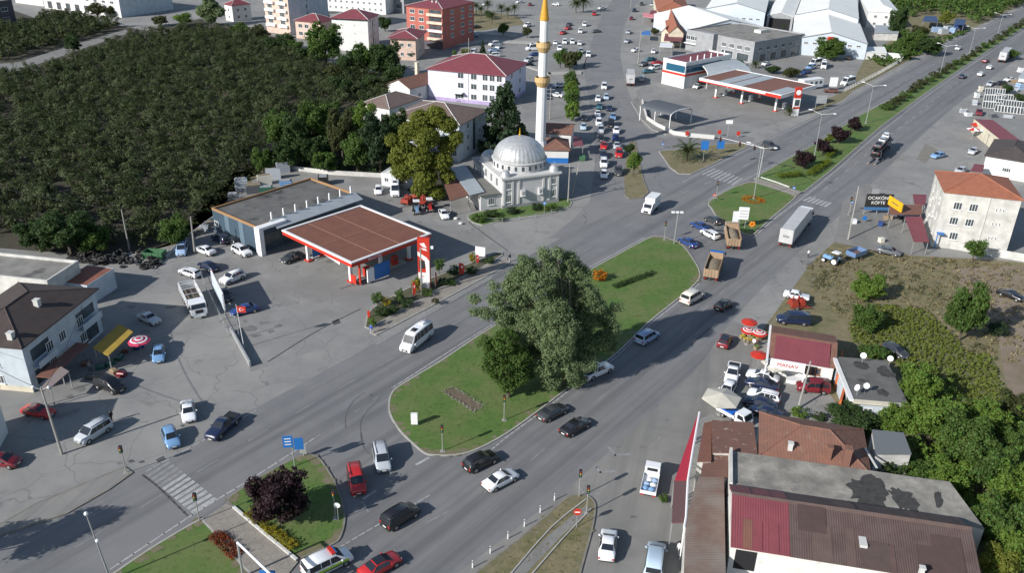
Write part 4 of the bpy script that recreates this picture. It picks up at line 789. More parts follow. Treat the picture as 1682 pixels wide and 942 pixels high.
# ================= VEHICLES =================
m_glass = mat('dark_glass', (.018,.022,.028), .08, spec=.8)
m_tyre = mat('tyre', (.02,.02,.02), .85)
m_rim = mat('rim', (.35,.35,.36), .35, metal=.7)
m_blk = mat('black_plastic', (.02,.02,.02), .6)
m_head = mat('headlight', (.7,.72,.75), .1, spec=.8)
m_tail = mat('taillight', (.35,.015,.01), .25)
m_plate = mat('number_plate', (.7,.7,.68), .5)
m_chas = mat('chassis', (.03,.03,.032), .8)
m_wht = mat('white_body', (.72,.73,.73), .4, col2=(.6,.61,.6), scale=.8, detail=3)
m_tan = mat('tan_steel', (.36,.25,.16), .6, col2=(.27,.19,.12), scale=1.2)
m_sand = mat('sand', (.23,.19,.13), .95, col2=(.16,.13,.09), scale=1.5, bump=1, bscale=5)
m_greytrl = mat('grey_tarpaulin', (.48,.48,.48), .6, col2=(.40,.40,.40), scale=.6)
def patch(mb, q, off=.014, side=None):
    """thin glass pane on four corner points, raised along its normal"""
    q = [Vector(p) for p in q]; n = (q[2]-q[0]).cross(q[3]-q[1]).normalized()
    c = sum(q, Vector())/4
    ref = Vector((0,c.y,0)) if side == 'y' else Vector((c.x,0,.5))
    if n.dot(ref) < 0: n = -n; q = q[::-1]
    o = [p+n*off for p in q]; i = [p-n*.05 for p in q]
    mb.add(o+i, [(0,1,2,3),(7,6,5,4)]+[(k,4+k,4+(k+1)%4,(k+1)%4) for k in range(4)])
def loft_body(st, L, hw, zb):
    mb = MB(); rings = []; n = len(st)
    for k,(x,zt_,tp,wb,wt) in enumerate(st):
        z0 = zb+(.08 if k in (0,n-1) else 0); w = hw*wb; t = hw*wt
        h = [(0,z0),(w*.86,z0),(w*.985,z0+.13),(w,(z0+zt_)*.55),(w*.97,zt_),(t,tp-.035),(t*.72,tp),(0,tp+.012)]
        rings.append([(x*L,y,z) for y,z in h]+[(x*L,-y,z) for y,z in h[-2:0:-1]])
    m = len(rings[0]); vs = [p for r in rings for p in r]; fs = []
    for k in range(n-1):
        for i in range(m): fs.append((k*m+i,(k+1)*m+i,(k+1)*m+(i+1)%m,k*m+(i+1)%m))
    fs += [tuple(range(m)), tuple(range((n-1)*m+m-1,(n-1)*m-1,-1))]
    mb.add(vs, fs); return mb
BODY = {
 # stations: x fraction, belt z, top z, belt width, top width ; glass indices: rear (a,b), front (c,d)
 'sedan': dict(L=4.5,hw=.89,st=[(-.5,.72,.76,.84,.78),(-.475,.86,.97,.93,.80),(-.33,.93,1.04,1,.80),(-.17,.94,1.39,1,.66),(-.02,.94,1.45,1,.67),(.09,.94,1.41,1,.66),(.25,.93,1.0,1,.78),(.40,.83,.90,.98,.76),(.475,.70,.76,.92,.70),(.5,.55,.60,.82,.6)], rg=(2,3), wg=(5,6), sw=(-.29,-.17,.085,.21), split=(-.03,)),
 'hatch': dict(L=4.0,hw=.86,st=[(-.5,.78,.84,.88,.80),(-.48,.92,1.05,.96,.78),(-.41,.95,1.42,1,.66),(-.2,.95,1.49,1,.68),(.06,.95,1.46,1,.66),(.25,.95,1.03,1,.76),(.41,.84,.92,.97,.74),(.48,.68,.74,.9,.68),(.5,.55,.6,.8,.6)], rg=(1,2), wg=(4,5), sw=(-.40,-.36,.05,.21), split=(-.08,)),
 'suv': dict(L=4.4,hw=.92,st=[(-.5,.88,.94,.9,.82),(-.48,1.02,1.16,.97,.78),(-.42,1.06,1.60,1,.70),(-.2,1.06,1.68,1,.72),(.08,1.06,1.64,1,.70),(.24,1.06,1.15,1,.80),(.42,.98,1.06,.98,.78),(.485,.80,.86,.93,.72),(.5,.6,.66,.86,.66)], rg=(1,2), wg=(4,5), sw=(-.41,-.37,.07,.2), split=(-.2,-.04)),
 'van': dict(L=4.4,hw=.92,st=[(-.5,.95,1.05,.94,.86),(-.49,1.08,1.12,.98,.85),(-.465,1.10,1.78,1,.80),(-.2,1.10,1.86,1,.82),(.14,1.10,1.80,1,.79),(.31,1.05,1.14,1,.82),(.44,.92,1.0,.97,.78),(.49,.74,.8,.92,.72),(.5,.58,.62,.86,.66)], rg=(1,2), wg=(4,5), sw=(-.44,-.43,.13,.26), split=(-.2,.0)),
 'minibus': dict(L=6.6,hw=1.0,st=[(-.5,1.2,1.3,.97,.92),(-.495,1.3,1.36,.99,.92),(-.48,1.35,2.55,1,.84),(-.2,1.35,2.66,1,.86),(.2,1.35,2.66,1,.86),(.29,1.32,2.45,1,.80),(.39,1.22,1.36,1,.86),(.465,1.05,1.14,.97,.8),(.495,.8,.88,.92,.76),(.5,.6,.66,.88,.72)], rg=(1,2), wg=(5,6), sw=(-.47,-.465,.25,.34), split=(-.28,-.1,.06,.17)),
 'pickup': dict(L=5.2,hw=.92,st=[(-.5,.98,1.02,.98,.9),(-.49,1.0,1.04,1,.9),(-.16,1.0,1.04,1,.9),(-.14,1.04,1.10,1,.84),(-.11,1.05,1.70,1,.72),(.02,1.05,1.76,1,.73),(.09,1.05,1.70,1,.72),(.22,1.04,1.13,1,.82),(.42,.98,1.06,.98,.8),(.485,.82,.88,.93,.74),(.5,.6,.66,.86,.66)], rg=(3,4), wg=(6,7), sw=(-.125,-.10,.08,.18), split=(-.01,)),
}
BODY['wagon'] = dict(BODY['suv'], L=4.35, hw=.85, st=[(x,b*.9,t*.885,wb,wt) for x,b,t,wb,wt in BODY['suv']['st']])
BODY['bigvan'] = dict(BODY['van'], L=5.1, hw=.97, st=[(x,b*1.05,t*1.07,wb,wt) for x,b,t,wb,wt in BODY['van']['st']])
BODY['old_sedan'] = dict(BODY['sedan'], L=4.2, hw=.82, st=[(-.5,.78,.86,.95,.86),(-.49,.9,.95,.98,.86),(-.30,.9,.98,1,.84),(-.22,.9,1.36,1,.76),(-.02,.9,1.40,1,.77),(.06,.9,1.37,1,.76),(.17,.9,.95,1,.86),(.45,.82,.88,.98,.84),(.49,.74,.8,.96,.82),(.5,.5,.56,.94,.8)], sw=(-.275,-.22,.055,.14), rg=(2,3), wg=(5,6), split=(-.07,))
WR = dict(sedan=.32,hatch=.31,suv=.36,van=.33,minibus=.36,pickup=.38,wagon=.31,bigvan=.34,old_sedan=.29)
def wheel_mesh(r, w=.22):
    t = MB(); t.lathe([(.0,-w/2),(r*.9,-w/2),(r,-w/2+.04),(r,w/2-.04),(r*.9,w/2),(0,w/2)], 16); t.v = [(x,z,y) for x,y,z in t.v]
    m = MB(); m.lathe([(0,w/2+.012),(r*.3,w/2+.02),(r*.62,w/2+.008),(r*.66,w/2-.01)], 12); m.v = [(x,z,y) for x,y,z in m.v]
    return t, m
PARTS = {}
def car_proto(kind, rails=False, vents=False, blackroof=False):
    b = BODY[kind]; L, hw, st = b['L'], b['hw'], b['st']; r = WR[kind]; P = []   # (name, MB, material, smooth, parent index or None, loc, rz)
    body = loft_body(st, L, hw, .24); 
    if kind == 'pickup':
        pass
    P.append(['body', body, m_paintcar, True, None, (0,0,0)])
    def g(i, j, nm, f0=.06, f1=.94):
        xa,_,za,_,wa = st[i]; xb,_,zb_,_,wb_ = st[j]; A = Vector((xa*L,0,za)); B = Vector((xb*L,0,zb_)); m = MB()
        p = A.lerp(B,f0); q = A.lerp(B,f1); y0 = hw*(wa+(wb_-wa)*f0)*.93; y1 = hw*(wa+(wb_-wa)*f1)*.93
        patch(m, [(p.x,y0,p.z),(q.x,y1,q.z),(q.x,-y1,q.z),(p.x,-y0,p.z)], .03); P.append([nm, m, m_glass, False, None, (0,0,0)])
    if kind != 'minibus': g(*b['rg'], 'rear_window', .12)
    else: g(*b['rg'], 'rear_window', .3)
    g(*b['wg'], 'windscreen', .04, .96)
    x0,x1,x2,x3 = b['sw']; xs = [x0]+list(b['split'])+[x3]
    def surf(x, up):
        for k in range(len(st)-1):
            if st[k][0] <= x <= st[k+1][0]:
                f = (x-st[k][0])/(st[k+1][0]-st[k][0]); B_ = [st[k][i]+(st[k+1][i]-st[k][i])*f for i in range(5)]
                yb, zb_, yt, zt_ = hw*B_[3]*.97, B_[1], hw*B_[4], B_[2]-.035
                return Vector((x*L, yb+(yt-yb)*up, zb_+(zt_-zb_)*up))
    for s in (1,-1):
        for k in range(len(xs)-1):
            a, c = xs[k]+(.006 if k else 0), xs[k+1]-(.006 if k < len(xs)-2 else 0)
            at, ct = (x1 if k == 0 else a), (x2 if k == len(xs)-2 else c)
            q = [surf(a,.06), surf(c,.06), surf(ct,.9), surf(at,.9)]
            m = MB(); patch(m, [(p.x,p.y*s,p.z) for p in q], .016, 'y'); P.append(['side_window', m, m_glass, False, None, (0,0,0)])
    t, m = wheel_mesh(r)
    for fx in (.315,-.30):
        for s in (1,-1):
            a = MB(); n = 10; ra = r+.07; vs = [(fx*L,s*(hw+.006),r)]+[(fx*L+ra*math.cos(math.pi*i/n),s*(hw+.006),r+ra*math.sin(math.pi*i/n)) for i in range(n+1)]
            a.add(vs, [((0,i+1,i+2) if s < 0 else (0,i+2,i+1)) for i in range(n)]); P.append(['wheel_arch', a, m_blk, False, None, (0,0,0)])
            P.append(['wheel', t, m_tyre, True, None, (fx*L, s*(hw-.09), r), 0 if s > 0 else math.pi]); P.append(['rim', m, m_rim, True, len(P)-1, (0,0,0)])
    fz = st[-2][2]-.12; rz_ = st[1][1]-.1
    for s in (1,-1):
        a = MB(); a.box(.455*L,s*hw*.62-.2,fz-.08,.488*L,s*hw*.62+.2,fz+.08, (.03,.02)); P.append(['headlight', a, m_head, False, None, (0,0,0)])
        a = MB(); h = .3 if kind in ('van','minibus','bigvan','suv','pickup') else .16; a.box(-.502*L,s*hw*.78-.11,rz_-h,-.47*L,s*hw*.78+.13,rz_+.02); P.append(['tail_light', a, m_tail, False, None, (0,0,0)])
        mx = xs[-1]*L-.15; a = MB(); bz = st[b['wg'][1]][1]; a.box(mx-.06,s*(hw+.09)-.1,bz+.0,mx+.08,s*(hw+.09)+.1,bz+.15,(.03,.02)); P.append(['mirror', a, m_paintcar, False, None, (0,0,0)])
    a = MB(); a.box(.46*L,-hw*.5,.36,.505*L,hw*.5,fz-.1); P.append(['grille', a, m_blk, False, None, (0,0,0)])
    a = MB(); a.box(.5*L,-.26,.42,.508*L,.26,.53); P.append(['number_plate', a, m_plate, False, None, (0,0,0)])
    a = MB(); a.box(-.509*L,-.26,.50,-.498*L,.26,.62); P.append(['number_plate', a, m_plate, False, None, (0,0,0)])
    a = MB(); a.box(-.505*L,-hw*.85,.28,-.49*L,hw*.85,.42); P.append(['rear_bumper', a, m_blk, False, None, (0,0,0)])
    if kind in ('suv','van','wagon'):
        for s in (1,-1):
            zt_ = st[3][2]; a = MB(); a.box(st[2][0]*L+.1,s*hw*.62-.02,zt_-.01,st[4][0]*L-.05,s*hw*.62+.02,zt_+.045); P.append(['roof_rail', a, m_blk, False, None, (0,0,0)])
    if kind == 'minibus':
        for xx in (-.25,.1): a = MB(); a.box(xx*L-.5,-.42,2.64,xx*L+.5,.42,2.84,(.12,.1)); P.append(['air_conditioner' if xx<0 else 'roof_hatch', a, m_paintcar if xx<0 else m_blk, False, None, (0,0,0)])
    if kind == 'pickup':
        a = MB(); a.box(-.485*L,-hw*.8,1.035,-.165*L,hw*.8,1.06); P.append(['load_bed', a, m_blk, False, None, (0,0,0)])
        for s in (1,-1): a = MB(); a.box(-.49*L,s*hw*.88-.05,1.03,-.16*L,s*hw*.88+.05,1.10); P.append(['bed_side', a, m_paintcar, False, None, (0,0,0)])
        a = MB(); a.box(-.5*L,-hw*.9,1.02,-.485*L,hw*.9,1.10); P.append(['tailgate', a, m_paintcar, False, None, (0,0,0)])
    if blackroof:
        i, j = b['rg'][1], b['wg'][0]; a = MB(); a.box(st[i][0]*L+.1,-hw*.6,st[i][2]-.02,st[j][0]*L-.05,hw*.6,max(st[i][2],st[i+1][2])+.025); P.append(['glass_roof', a, m_glass, False, None, (0,0,0)])
    out = []
    for p in P: out.append([p[0], p[1].mesh(p[0], p[2], p[3]), p[4], p[5], p[6] if len(p) > 6 else 0])
    # merged version for far vehicles
    big = MB(); mats = []; 
    for p in P:
        if p[0] in ('number_plate','mirror','rim','roof_rail'): continue
        if p[2] not in mats: mats.append(p[2])
        big.mi = mats.index(p[2]); o = p[5]; big.add([(x+o[0],y+o[1],z+o[2]) for x,y,z in p[1].v], p[1].f)
    return out, big.mesh(kind, mats)
NAMES = dict(sedan='car',hatch='car',suv='car',wagon='car',old_sedan='car',van='van',bigvan='van',minibus='minibus',pickup='pickup_truck')
def place(F_, R_, h):
    a, b = G(*F_, h), G(*R_, h); c = (a+b)/2; d = a-b
    return Vector((c.x,c.y,0)), math.atan2(d.y,d.x)
def put_proto(key, parts, loc, rz, col, name, label, cat, group, skip=()):
    root = empty(name, loc, rz, label, cat, group); objs = []
    for nm, me, par, lc, r in parts:
        if nm in skip: objs.append(None); continue
        p = objs[par] if par is not None else root
        o = inst(nm, me, p, lc, r, col=col); objs.append(o)
    return root
def car(kind, colour, F_, R_, label, group=None, far=False, cat=None, z=0, h=.7, scale=1, opt=''):
    key = kind+opt
    if key not in PARTS: PARTS[key] = car_proto(kind, blackroof='b' in opt)
    parts, big = PARTS[key]; loc, rz = place(F_, R_, h+z); loc.z = z+.014; c = COL[colour] if isinstance(colour,str) else colour
    nm = NAMES[kind]; cat = cat or nm.replace('_',' ')
    group = group
    if far: o = tag(inst(nm, big, None, loc, rz, col=c), label, cat, group)
    else: o = put_proto(key, parts, loc, rz, c, nm, label, cat, group)
    if scale != 1: o.scale = (scale,)*3
    return o
gF = 'vehicles on the petrol station forecourt'; gL = 'vehicles in the yard left of the petrol station'; gR = 'vehicles driving on the main road'; gJ = 'vehicles in the median junctions'
gG = 'vehicles parked by the greengrocer'; gA = 'vehicles queueing on the avenue'; gT = 'vehicles parked along the avenue'; gP = 'vehicles parked behind the petrol station at the back'; gC = 'vehicles parked on the town square'
for a in [
 ('van','lblue',(296,419),(302,400),'pale blue van with a white front parked at the yard edge beside the green skip',gL),
 ('sedan','white',(322,405),(352,416),'white saloon parked alone in the sun left of the blue station building',gL),
 ('suv','white',(413,420),(381,404),'white car parked against the blue wall of the station building',gL),
 ('suv','dblue',(352,386),(374,397),'dark blue car with silver bumper parked behind the white car at the blue wall',gL),
 ('hatch','black',(372,389),(392,400),'black hatchback squeezed in between the dark blue car and the blue wall',gL),
 ('sedan','dblue',(327,430),(357,443),'dark blue saloon in the middle of the left yard with red tail lights',gL),
 ('wagon','white',(297,442),(327,452),'white estate car standing right behind the stake truck',gL),
 ('suv','white',(365,463),(398,449),'white car with its door open beside the tall light mast',gL),
 ('sedan','dgrey',(464,429),(494,416),'dark grey saloon standing by the blue pump posters under the canopy edge',gF),
 ('sedan','blue',(381,513),(422,503),'dark blue saloon beside the flag pole on the forecourt edge',gF),
 ('sedan','dgrey',(377,496),(360,470),'dark grey car parked in the shade of the white billboard',gF),
 ('old_sedan','silver',(261,530),(228,515),'grey old saloon standing in the house shadow in the left yard',gL),
 ('hatch','skyb',(260,594),(261,569),'small light blue hatchback at the edge of the shadow by the ice cream parasol',gL),
 ('van','black',(200,640),(160,626),'black people carrier in the shade under the stalls',gL),
 ('old_sedan','red',(87,680),(38,670),'red saloon in the shade behind the leaning concrete pole',gL),
 ('hatch','dred',(22,758),(-14,755),'dark red hatchback cut off by the left edge of the photo',gL),
 ('van','silver',(127,726),(179,694),'silver family van with its driver door open at the roadside',gL),
 ('sedan','white',(311,691),(307,659),'white saloon facing the road with a black windscreen',gL),
 ('hatch','skyb',(287,735),(274,702),'light blue hatchback waiting at the road edge before the zebra crossing',gL),
 ('pickup','dblue',(344,720),(387,682),'very dark blue double cab pickup leaving the left yard',gR),
 ('van','silver',(632,777),(622,730),'silver grey people carrier waiting between the two grass islands',gJ),
 ('van','red',(590,811),(581,768),'red compact van waiting behind the purple tree island',gJ),
 ('van','black',(680,834),(635,862),'black van driving past the red van on the lower carriageway',gR),
 ('bigvan','white',(574,908),(500,944),'white ambulance style van with lime and green stripes at the lower edge',gR),
 ('sedan','red',(648,915),(600,942),'bright red saloon with black roof glass at the lower edge',gR,'b'),
 ('suv','black',(811,747),(768,768),'black car driving at the kerb just below the flower bed island',gR),
 ('sedan','white',(846,775),(798,800),'white saloon driving beside the black car near the island tip',gR),
 ('sedan','dgrey',(928,666),(887,687),'dark grey saloon driving at the kerb under the big tree',gR),
 ('sedan','black',(965,688),(924,712),'black saloon in the outer lane beside the dark grey saloon',gR),
 ('sedan','white',(1001,872),(996,917),'white saloon driving up the side road at the lower edge',gR),
 ('bigvan','pglass',(1079,896),(1072,948),'pale blue panel van parked below the rusty roof at the lower edge',gG),
 ('minibus','white',(662,577),(706,541),'white minibus with roof hatches driving on the near side of the petrol station',gR),
 ('pickup','white',(1001,600),(960,618),'white pickup with an empty black bed under the big tree',gR),
 ('van','lblue',(1079,544),(1047,563),'pale blue hatchback van driving through the big tree shadow',gR),
 ('bigvan','cream',(1151,480),(1124,496),'cream white van following the tipper truck past the island',gR),
 ('hatch','black',(1204,492),(1175,509),'black hatchback driving beside the cream white van',gR),
 ('hatch','dred',(1196,550),(1186,569),'dark red hatchback with a black roof near the greengrocer parasols',gR,'b'),
 ('sedan','blue',(1118,391),(1143,404),'royal blue saloon at the tip of the big grass island',gJ),
 ('wagon','white',(1155,378),(1178,390),'white estate car turning between the islands beside the blue ones',gJ),
 ('sedan','blue',(1138,365),(1162,377),'blue saloon between the white estate car and the grey hatchback',gJ),
 ('hatch','dgrey',(1159,355),(1184,367),'dark grey hatchback turning next to the flower circle island',gJ),
 ('old_sedan','white',(1330,489),(1288,481),'pale old saloon parked above the red farm machine on the dirt lot',gG),
 ('bigvan','dblue',(1277,523),(1330,527),'dark blue van parked behind the greengrocer tiled roof',gG),
 ('pickup','white',(1199,630),(1207,598),'white pickup with a covered black bed parked outside the greengrocer',gG),
 ('hatch','white',(1189,650),(1200,631),'small white hatchback half under the cream parasol',gG),
 ('sedan','white',(1228,611),(1279,624),'white saloon topmost of the row in front of the greengrocer',gG),
 ('sedan','dblue',(1225,624),(1279,637),'dark blue saloon second in the row between two white cars',gG),
 ('wagon','white',(1226,642),(1284,657),'white estate car in the middle of the greengrocer row',gG),
 ('sedan','dblue',(1222,655),(1276,668),'navy saloon just below the white estate car of the row',gG),
 ('sedan','dblue',(1234,670),(1282,683),'dark blue hatchback lowest in the row beside the brick tile roof',gG),
 ('van','dred',(1311,634),(1360,638),'wine red van parked alone in the greengrocer yard',gG),
 ('sedan','grey',(1479,416),(1441,408),'grey saloon parked beside the rubble path below the billboard',None),
 ('old_sedan','black',(1677,490),(1644,478),'black saloon with a white rear end on the dirt lot at the right edge',None),
 ('hatch','skyb',(1531,257),(1550,253),'blue hatchback parked on the open yard above the white block',None),
 ('hatch','silver',(1593,252),(1604,244),'silver hatchback parked outside the dark roofed house',None),
 ('hatch','silver',(1572,283),(1584,277),'silver car half hidden by the terracotta roof of the white block',None),
 ('suv','dgrey',(1274,244),(1255,235),'dark pickup like car crossing the upper carriageway by the blue signs',gR),
 ('hatch','dgrey',(1490,586),(1452,566),'dark scrapped car under a brown sheet beside the flat roof',None),
 ('sedan','white',(732,358),(726,344),'white saloon parked beside the tractors at the mosque',None),
 ('hatch','white',(621,318),(622,306),'small white hatchback parked behind the blue station building',None),
]:
    kind, colour, f, r, lab, grp = a[:6]; car(kind, colour, f, r, lab, grp, opt=a[6] if len(a)>6 else '')
# avenue queue, two columns facing the junction
for i,(k,c,x,y,lab) in enumerate([
 ('hatch','white',982.5,162,'white hatchback at the tail of the left queue on the avenue'),
 ('sedan','teal',985,174,'dark teal car second from the tail of the left queue'),
 ('sedan','white',982,186,'white saloon third from the tail of the left queue'),
 ('van','white',984,201,'white van in the left queue above a silver car'),
 ('van','silver',987,213,'silver van in the left queue between a white van and a black car'),
 ('sedan','black',987.6,226,'black car right behind the red one in the left queue'),
 ('hatch','red',992,239,'red hatchback in the left queue'),
 ('sedan','dblue',991.5,253,'dark blue car just ahead of the red one in the left queue'),
 ('van','white',992,268,'white van second from the front of the left queue'),
 ('hatch','white',992.5,286,'white hatchback at the front of the left queue'),
 ('van','white',992.5,142,'white van driving alone behind the avenue queue'),
 ('hatch','pglass',996,159,'pale blue car at the tail of the right queue'),
 ('sedan','dblue',1001,177,'dark blue car second from the tail of the right queue'),
 ('sedan','skyb',1007,191,'blue car in the right queue above a black one'),
 ('van','black',1003.7,203,'black van in the right queue behind a white car'),
 ('hatch','white',1012.6,214,'white hatchback in the right queue in front of the black van'),
 ('hatch','blue',1011.5,226,'blue hatchback in the right queue between a white and a silver car'),
 ('sedan','silver',1013.5,238.5,'silver saloon in the right queue behind the red van'),
 ('van','red',1017,252,'red van in the right queue beside the traffic island trees'),
 ('suv','dgrey',1016,281,'dark green grey off roader at the front of the right queue'),
 ('hatch','pglass',958.6,208,'pale blue hatchback parked beside the red shop awning'),
 ('sedan','black',960,193,'black saloon parked in the shade below the hedge of trees')]):
    car(k, c, (x-.5,y+8), (x,y-8) , lab, gA, far=y<200)
# cars further up
gS = 'cars standing on the square behind the minaret'
FAR = [
 ('sedan','white',907,141,931,138,'white saloon right of the minaret in the shade',gS),('sedan','white',902,154,926,157,'white saloon parked right of the minaret in front of the tree row',gS),
 ('van','silver',1053,122,1054,137,'silver van parked behind the grey lorry on the avenue',gT),
 ('hatch','white',1038,83,1051,81,'white hatchback behind the concrete pole on the avenue kerb',gT),('hatch','white',1072,90,1074,78,'white car standing before the shop fronts',gT),
 ('sedan','teal',1061,97,1077,96,'dark green saloon above the red car at the station',gT),('sedan','red',1072,103,1087,102,'red saloon beside the dark green one at the station',gT),
 ('suv','grey',1051,107,1063,103,'purple grey car above the white ones at the pump shop',gT),('van','white',1068,112,1083,110,'white van beside the pump shop',gT),('sedan','teal',1057,117,1072,116,'teal saloon lowest by the pump shop corner',gT),
 ('sedan','silver',1029,55,1036,49,'silver saloon on the right side of the avenue, upper of two',gT),('sedan','silver',1026,69,1036,65,'silver saloon on the right side of the avenue, lower of two',gT),
 ('hatch','dred',1036,33,1038,26,'dark red hatchback on the avenue under the pink awning',gT),('suv','dblue',1039,20,1045,13,'dark blue car high on the avenue',gT),
 ('suv','dgrey',1052,9,1056,3,'dark grey car at the top of the avenue',gT),('sedan','silver',1066,9,1078,5,'silver saloon at the top beside the orange roof',gT),
 ('sedan','white',983,13,995,12,'white saloon at the top of the square',gC),('van','red',976,28,976,17,'red van before the palms on the square',gC),
 ('van','white',959,44,961,36,'white van at the island on the square',gC),('van','white',953,56,953,46,'white van with its shadow right, by the small kiosk',gC),
 ('sedan','grey',973,51,985,50,'grey green saloon turning out of the square',gC),('sedan','red',919,55,931,51,'red saloon lower of two red ones on the square',gC),
 ('sedan','red',928,47,938,44,'red saloon upper of two red ones on the square',gC),('sedan','dgrey',930,41,939,38,'dark saloon behind the red ones on the square',gC),
 ('sedan','white',912,74,912,65,'white saloon first in the row on the square',gC),('van','white',927,73,928,64,'white van second in the row on the square',gC),
 ('van','white',940,73,940,64,'white van third in the row on the square',gC),('hatch','white',952,75,952,66,'white hatchback last in the row on the square',gC),
 ('van','white',919,84,919,75,'white van above the round trees on the square',gC),('van','silver',954,90,954,78,'silver van at the right of the round trees',gC),
 ('van','white',966.4,95,966.4,84,'white van standing alone right of the round trees',gC),('hatch','white',906,6,920,7,'white hatchback at the top right of the minaret tip',gC),
 ('van','white',804,73,818,71,'white van highest in the shaded car park',gC),('sedan','lblue',804,82,818,81,'pale blue saloon in the shaded car park',gC),
 ('sedan','white',813,80,824,73,'white saloon parked askew in the shaded car park',gC),('van','white',803,91,818,90,'white van above the red school roof',gC),
 ('van','white',774,88,781,83,'white van beside the small conifer in the car park',gC),('minibus','white',868,80,886,79,'white minibus left of the minaret',gC),
 ('sedan','blue',870,89,888,88,'blue saloon left of the minaret',gC),('van','silver',861,101,876,96,'silver van left of the minaret above a black car',gC),
 ('sedan','black',857,107,876,104,'black saloon left of the minaret',gC),('sedan','white',793,7,805,6,'white saloon beyond the palm garden',gC),
 ('van','white',859,43,873,39,'white van crossing near the small round tree',gC),('sedan','black',774,44,790,43,'black saloon along the palm garden wall',gC),
 ('sedan','skyb',770,58,784,57,'blue saloon in the shade of the red apartment block',gC),('hatch','dred',868,9,874,4,'dark red hatchback near the top left of the minaret tip',gC),
 ('sedan','white',848,3,860,2,'white saloon at the top edge left of the minaret',gC),
 ('sedan','white',1569,81,1580,76,'white saloon alone on the far upper carriageway',gR),('hatch','dred',1625,97,1613,102,'dark red hatchback beside the far lorry',gR),
 ('hatch','white',1631,107,1621,113,'white hatchback right behind the far lorry',gR),('hatch','white',1616,118,1606,124,'white hatchback third behind the far lorry',gR),
 ('sedan','dblue',1587,122,1575,128,'dark blue saloon driving in the inner lane far up the road',gR),
 ('sedan','black',1634,137,1654,135,'black saloon parked at the window frame yard',gT),('sedan','white',1650,131,1668,129,'white saloon parked at the window frame yard',gT),
 ('hatch','silver',1621,141,1632,134,'silver hatchback at the roadside by the window frame yard',gT),('suv','dred',1608,191,1609,178,'maroon car among the white window frames',gT),
 ('sedan','white',1137,146,1152,136,'white saloon at the corner of the pump shop',gP),('suv','brown',1357,148,1373,149,'brown red car beside the white price board',gP),
 ('minibus','white',1333,106,1347,103,'white minibus behind the pump canopy',gP),('minibus','white',1352,114,1354,102,'white van parked end on behind the pump canopy',gP),
 ('van','blue',1318,119,1330,117,'blue van lower one of two behind the pump canopy',gP),('van','skyb',1326,112,1338,109,'blue and white van upper one of two behind the pump canopy',gP),
 ('minibus','white',1383,138,1402,133,'white camper like van by the roadside fence',gP),('sedan','brown',1391,97,1399,91,'dark red car by the white warehouse wall',gP),
 ('suv','dred',1302,87,1312,80,'purple red car before the grey block end wall',gP),('sedan','white',1252,106,1264,102,'white saloon behind the pump shop hedge',gP),
 ('sedan','white',1655,62+75,1660,1+131,'',None)][:-1]
for k,c,x,y,x2,y2,lab,g in FAR: car(k, c, (x,y), (x2,y2), lab, g, far=True)

# ---------------- trucks ----------------
def wheels(root, xs, hw, r=.5, dual=()):
    t, m = wheel_mesh(r, .3); t = t.mesh('wheel', m_tyre, True); m = m.mesh('rim', m_rim, True)
    for x in xs:
        for s in (1,-1):
            w = inst('wheel', t, root, (x,s*(hw-.16),r), 0 if s>0 else math.pi); inst('rim', m, w)
def cab(root, x0, L, hw, H, colour, z0=.75, sleeper=True, hood=0):
    """cab whose front face is at x0+L"""
    c = COL[colour]; x1 = x0+L; mb = MB()
    mb.extr([(x0,z0),(x1-.02,z0),(x1,z0+.5),(x1-.08,z0+1.05),(x1-.38,H-.15),(x1-.6,H),(x0,H)], -hw, hw)
    inst('cab', mb.mesh('cab', m_paintcar), root, col=c)
    w = MB(); patch(w, [(x1-.08,-hw*.9,z0+1.1),(x1-.08,hw*.9,z0+1.1),(x1-.36,hw*.86,H-.22),(x1-.36,-hw*.86,H-.22)], .03); w.build('windscreen', m_glass, root)
    for s in (1,-1):
        w = MB(); patch(w, [(x1-.3,s*hw,z0+1.0),(x1-1.15,s*hw,z0+1.0),(x1-1.15,s*hw,H-.35),(x1-.5,s*hw,H-.35)], .02, 'y'); w.build('side_window', m_glass, root)
        w = MB(); w.box(x1-.2,s*(hw+.17)-.1,z0+1.1,x1-.05,s*(hw+.17)+.1,z0+1.7); w.build('mirror', m_blk, root)
        w = MB(); w.box(x1-.04,s*hw*.7-.22,z0+.1,x1+.03,s*hw*.7+.22,z0+.32); w.build('headlight', m_head, root)
    w = MB(); w.box(x1-.05,-hw*.8,z0-.3,x1+.04,hw*.8,z0+.05); w.build('bumper', m_paintcar, root, col=c)
    w = MB(); w.box(x1-.02,-hw*.5,z0+.35,x1+.03,hw*.5,z0+.9); w.build('grille', m_blk, root)
def chassis(root, x0, x1, z=.75, w=.9): MB().box(x0,-w,z-.25,x1,w,z).build('chassis', m_chas, root)
def tail(root, x, hw, z=.7):
    for s in (1,-1): MB().box(x-.05,s*hw*.75-.2,z,x+.03,s*hw*.75+.2,z+.16).build('tail_light', m_tail, root)
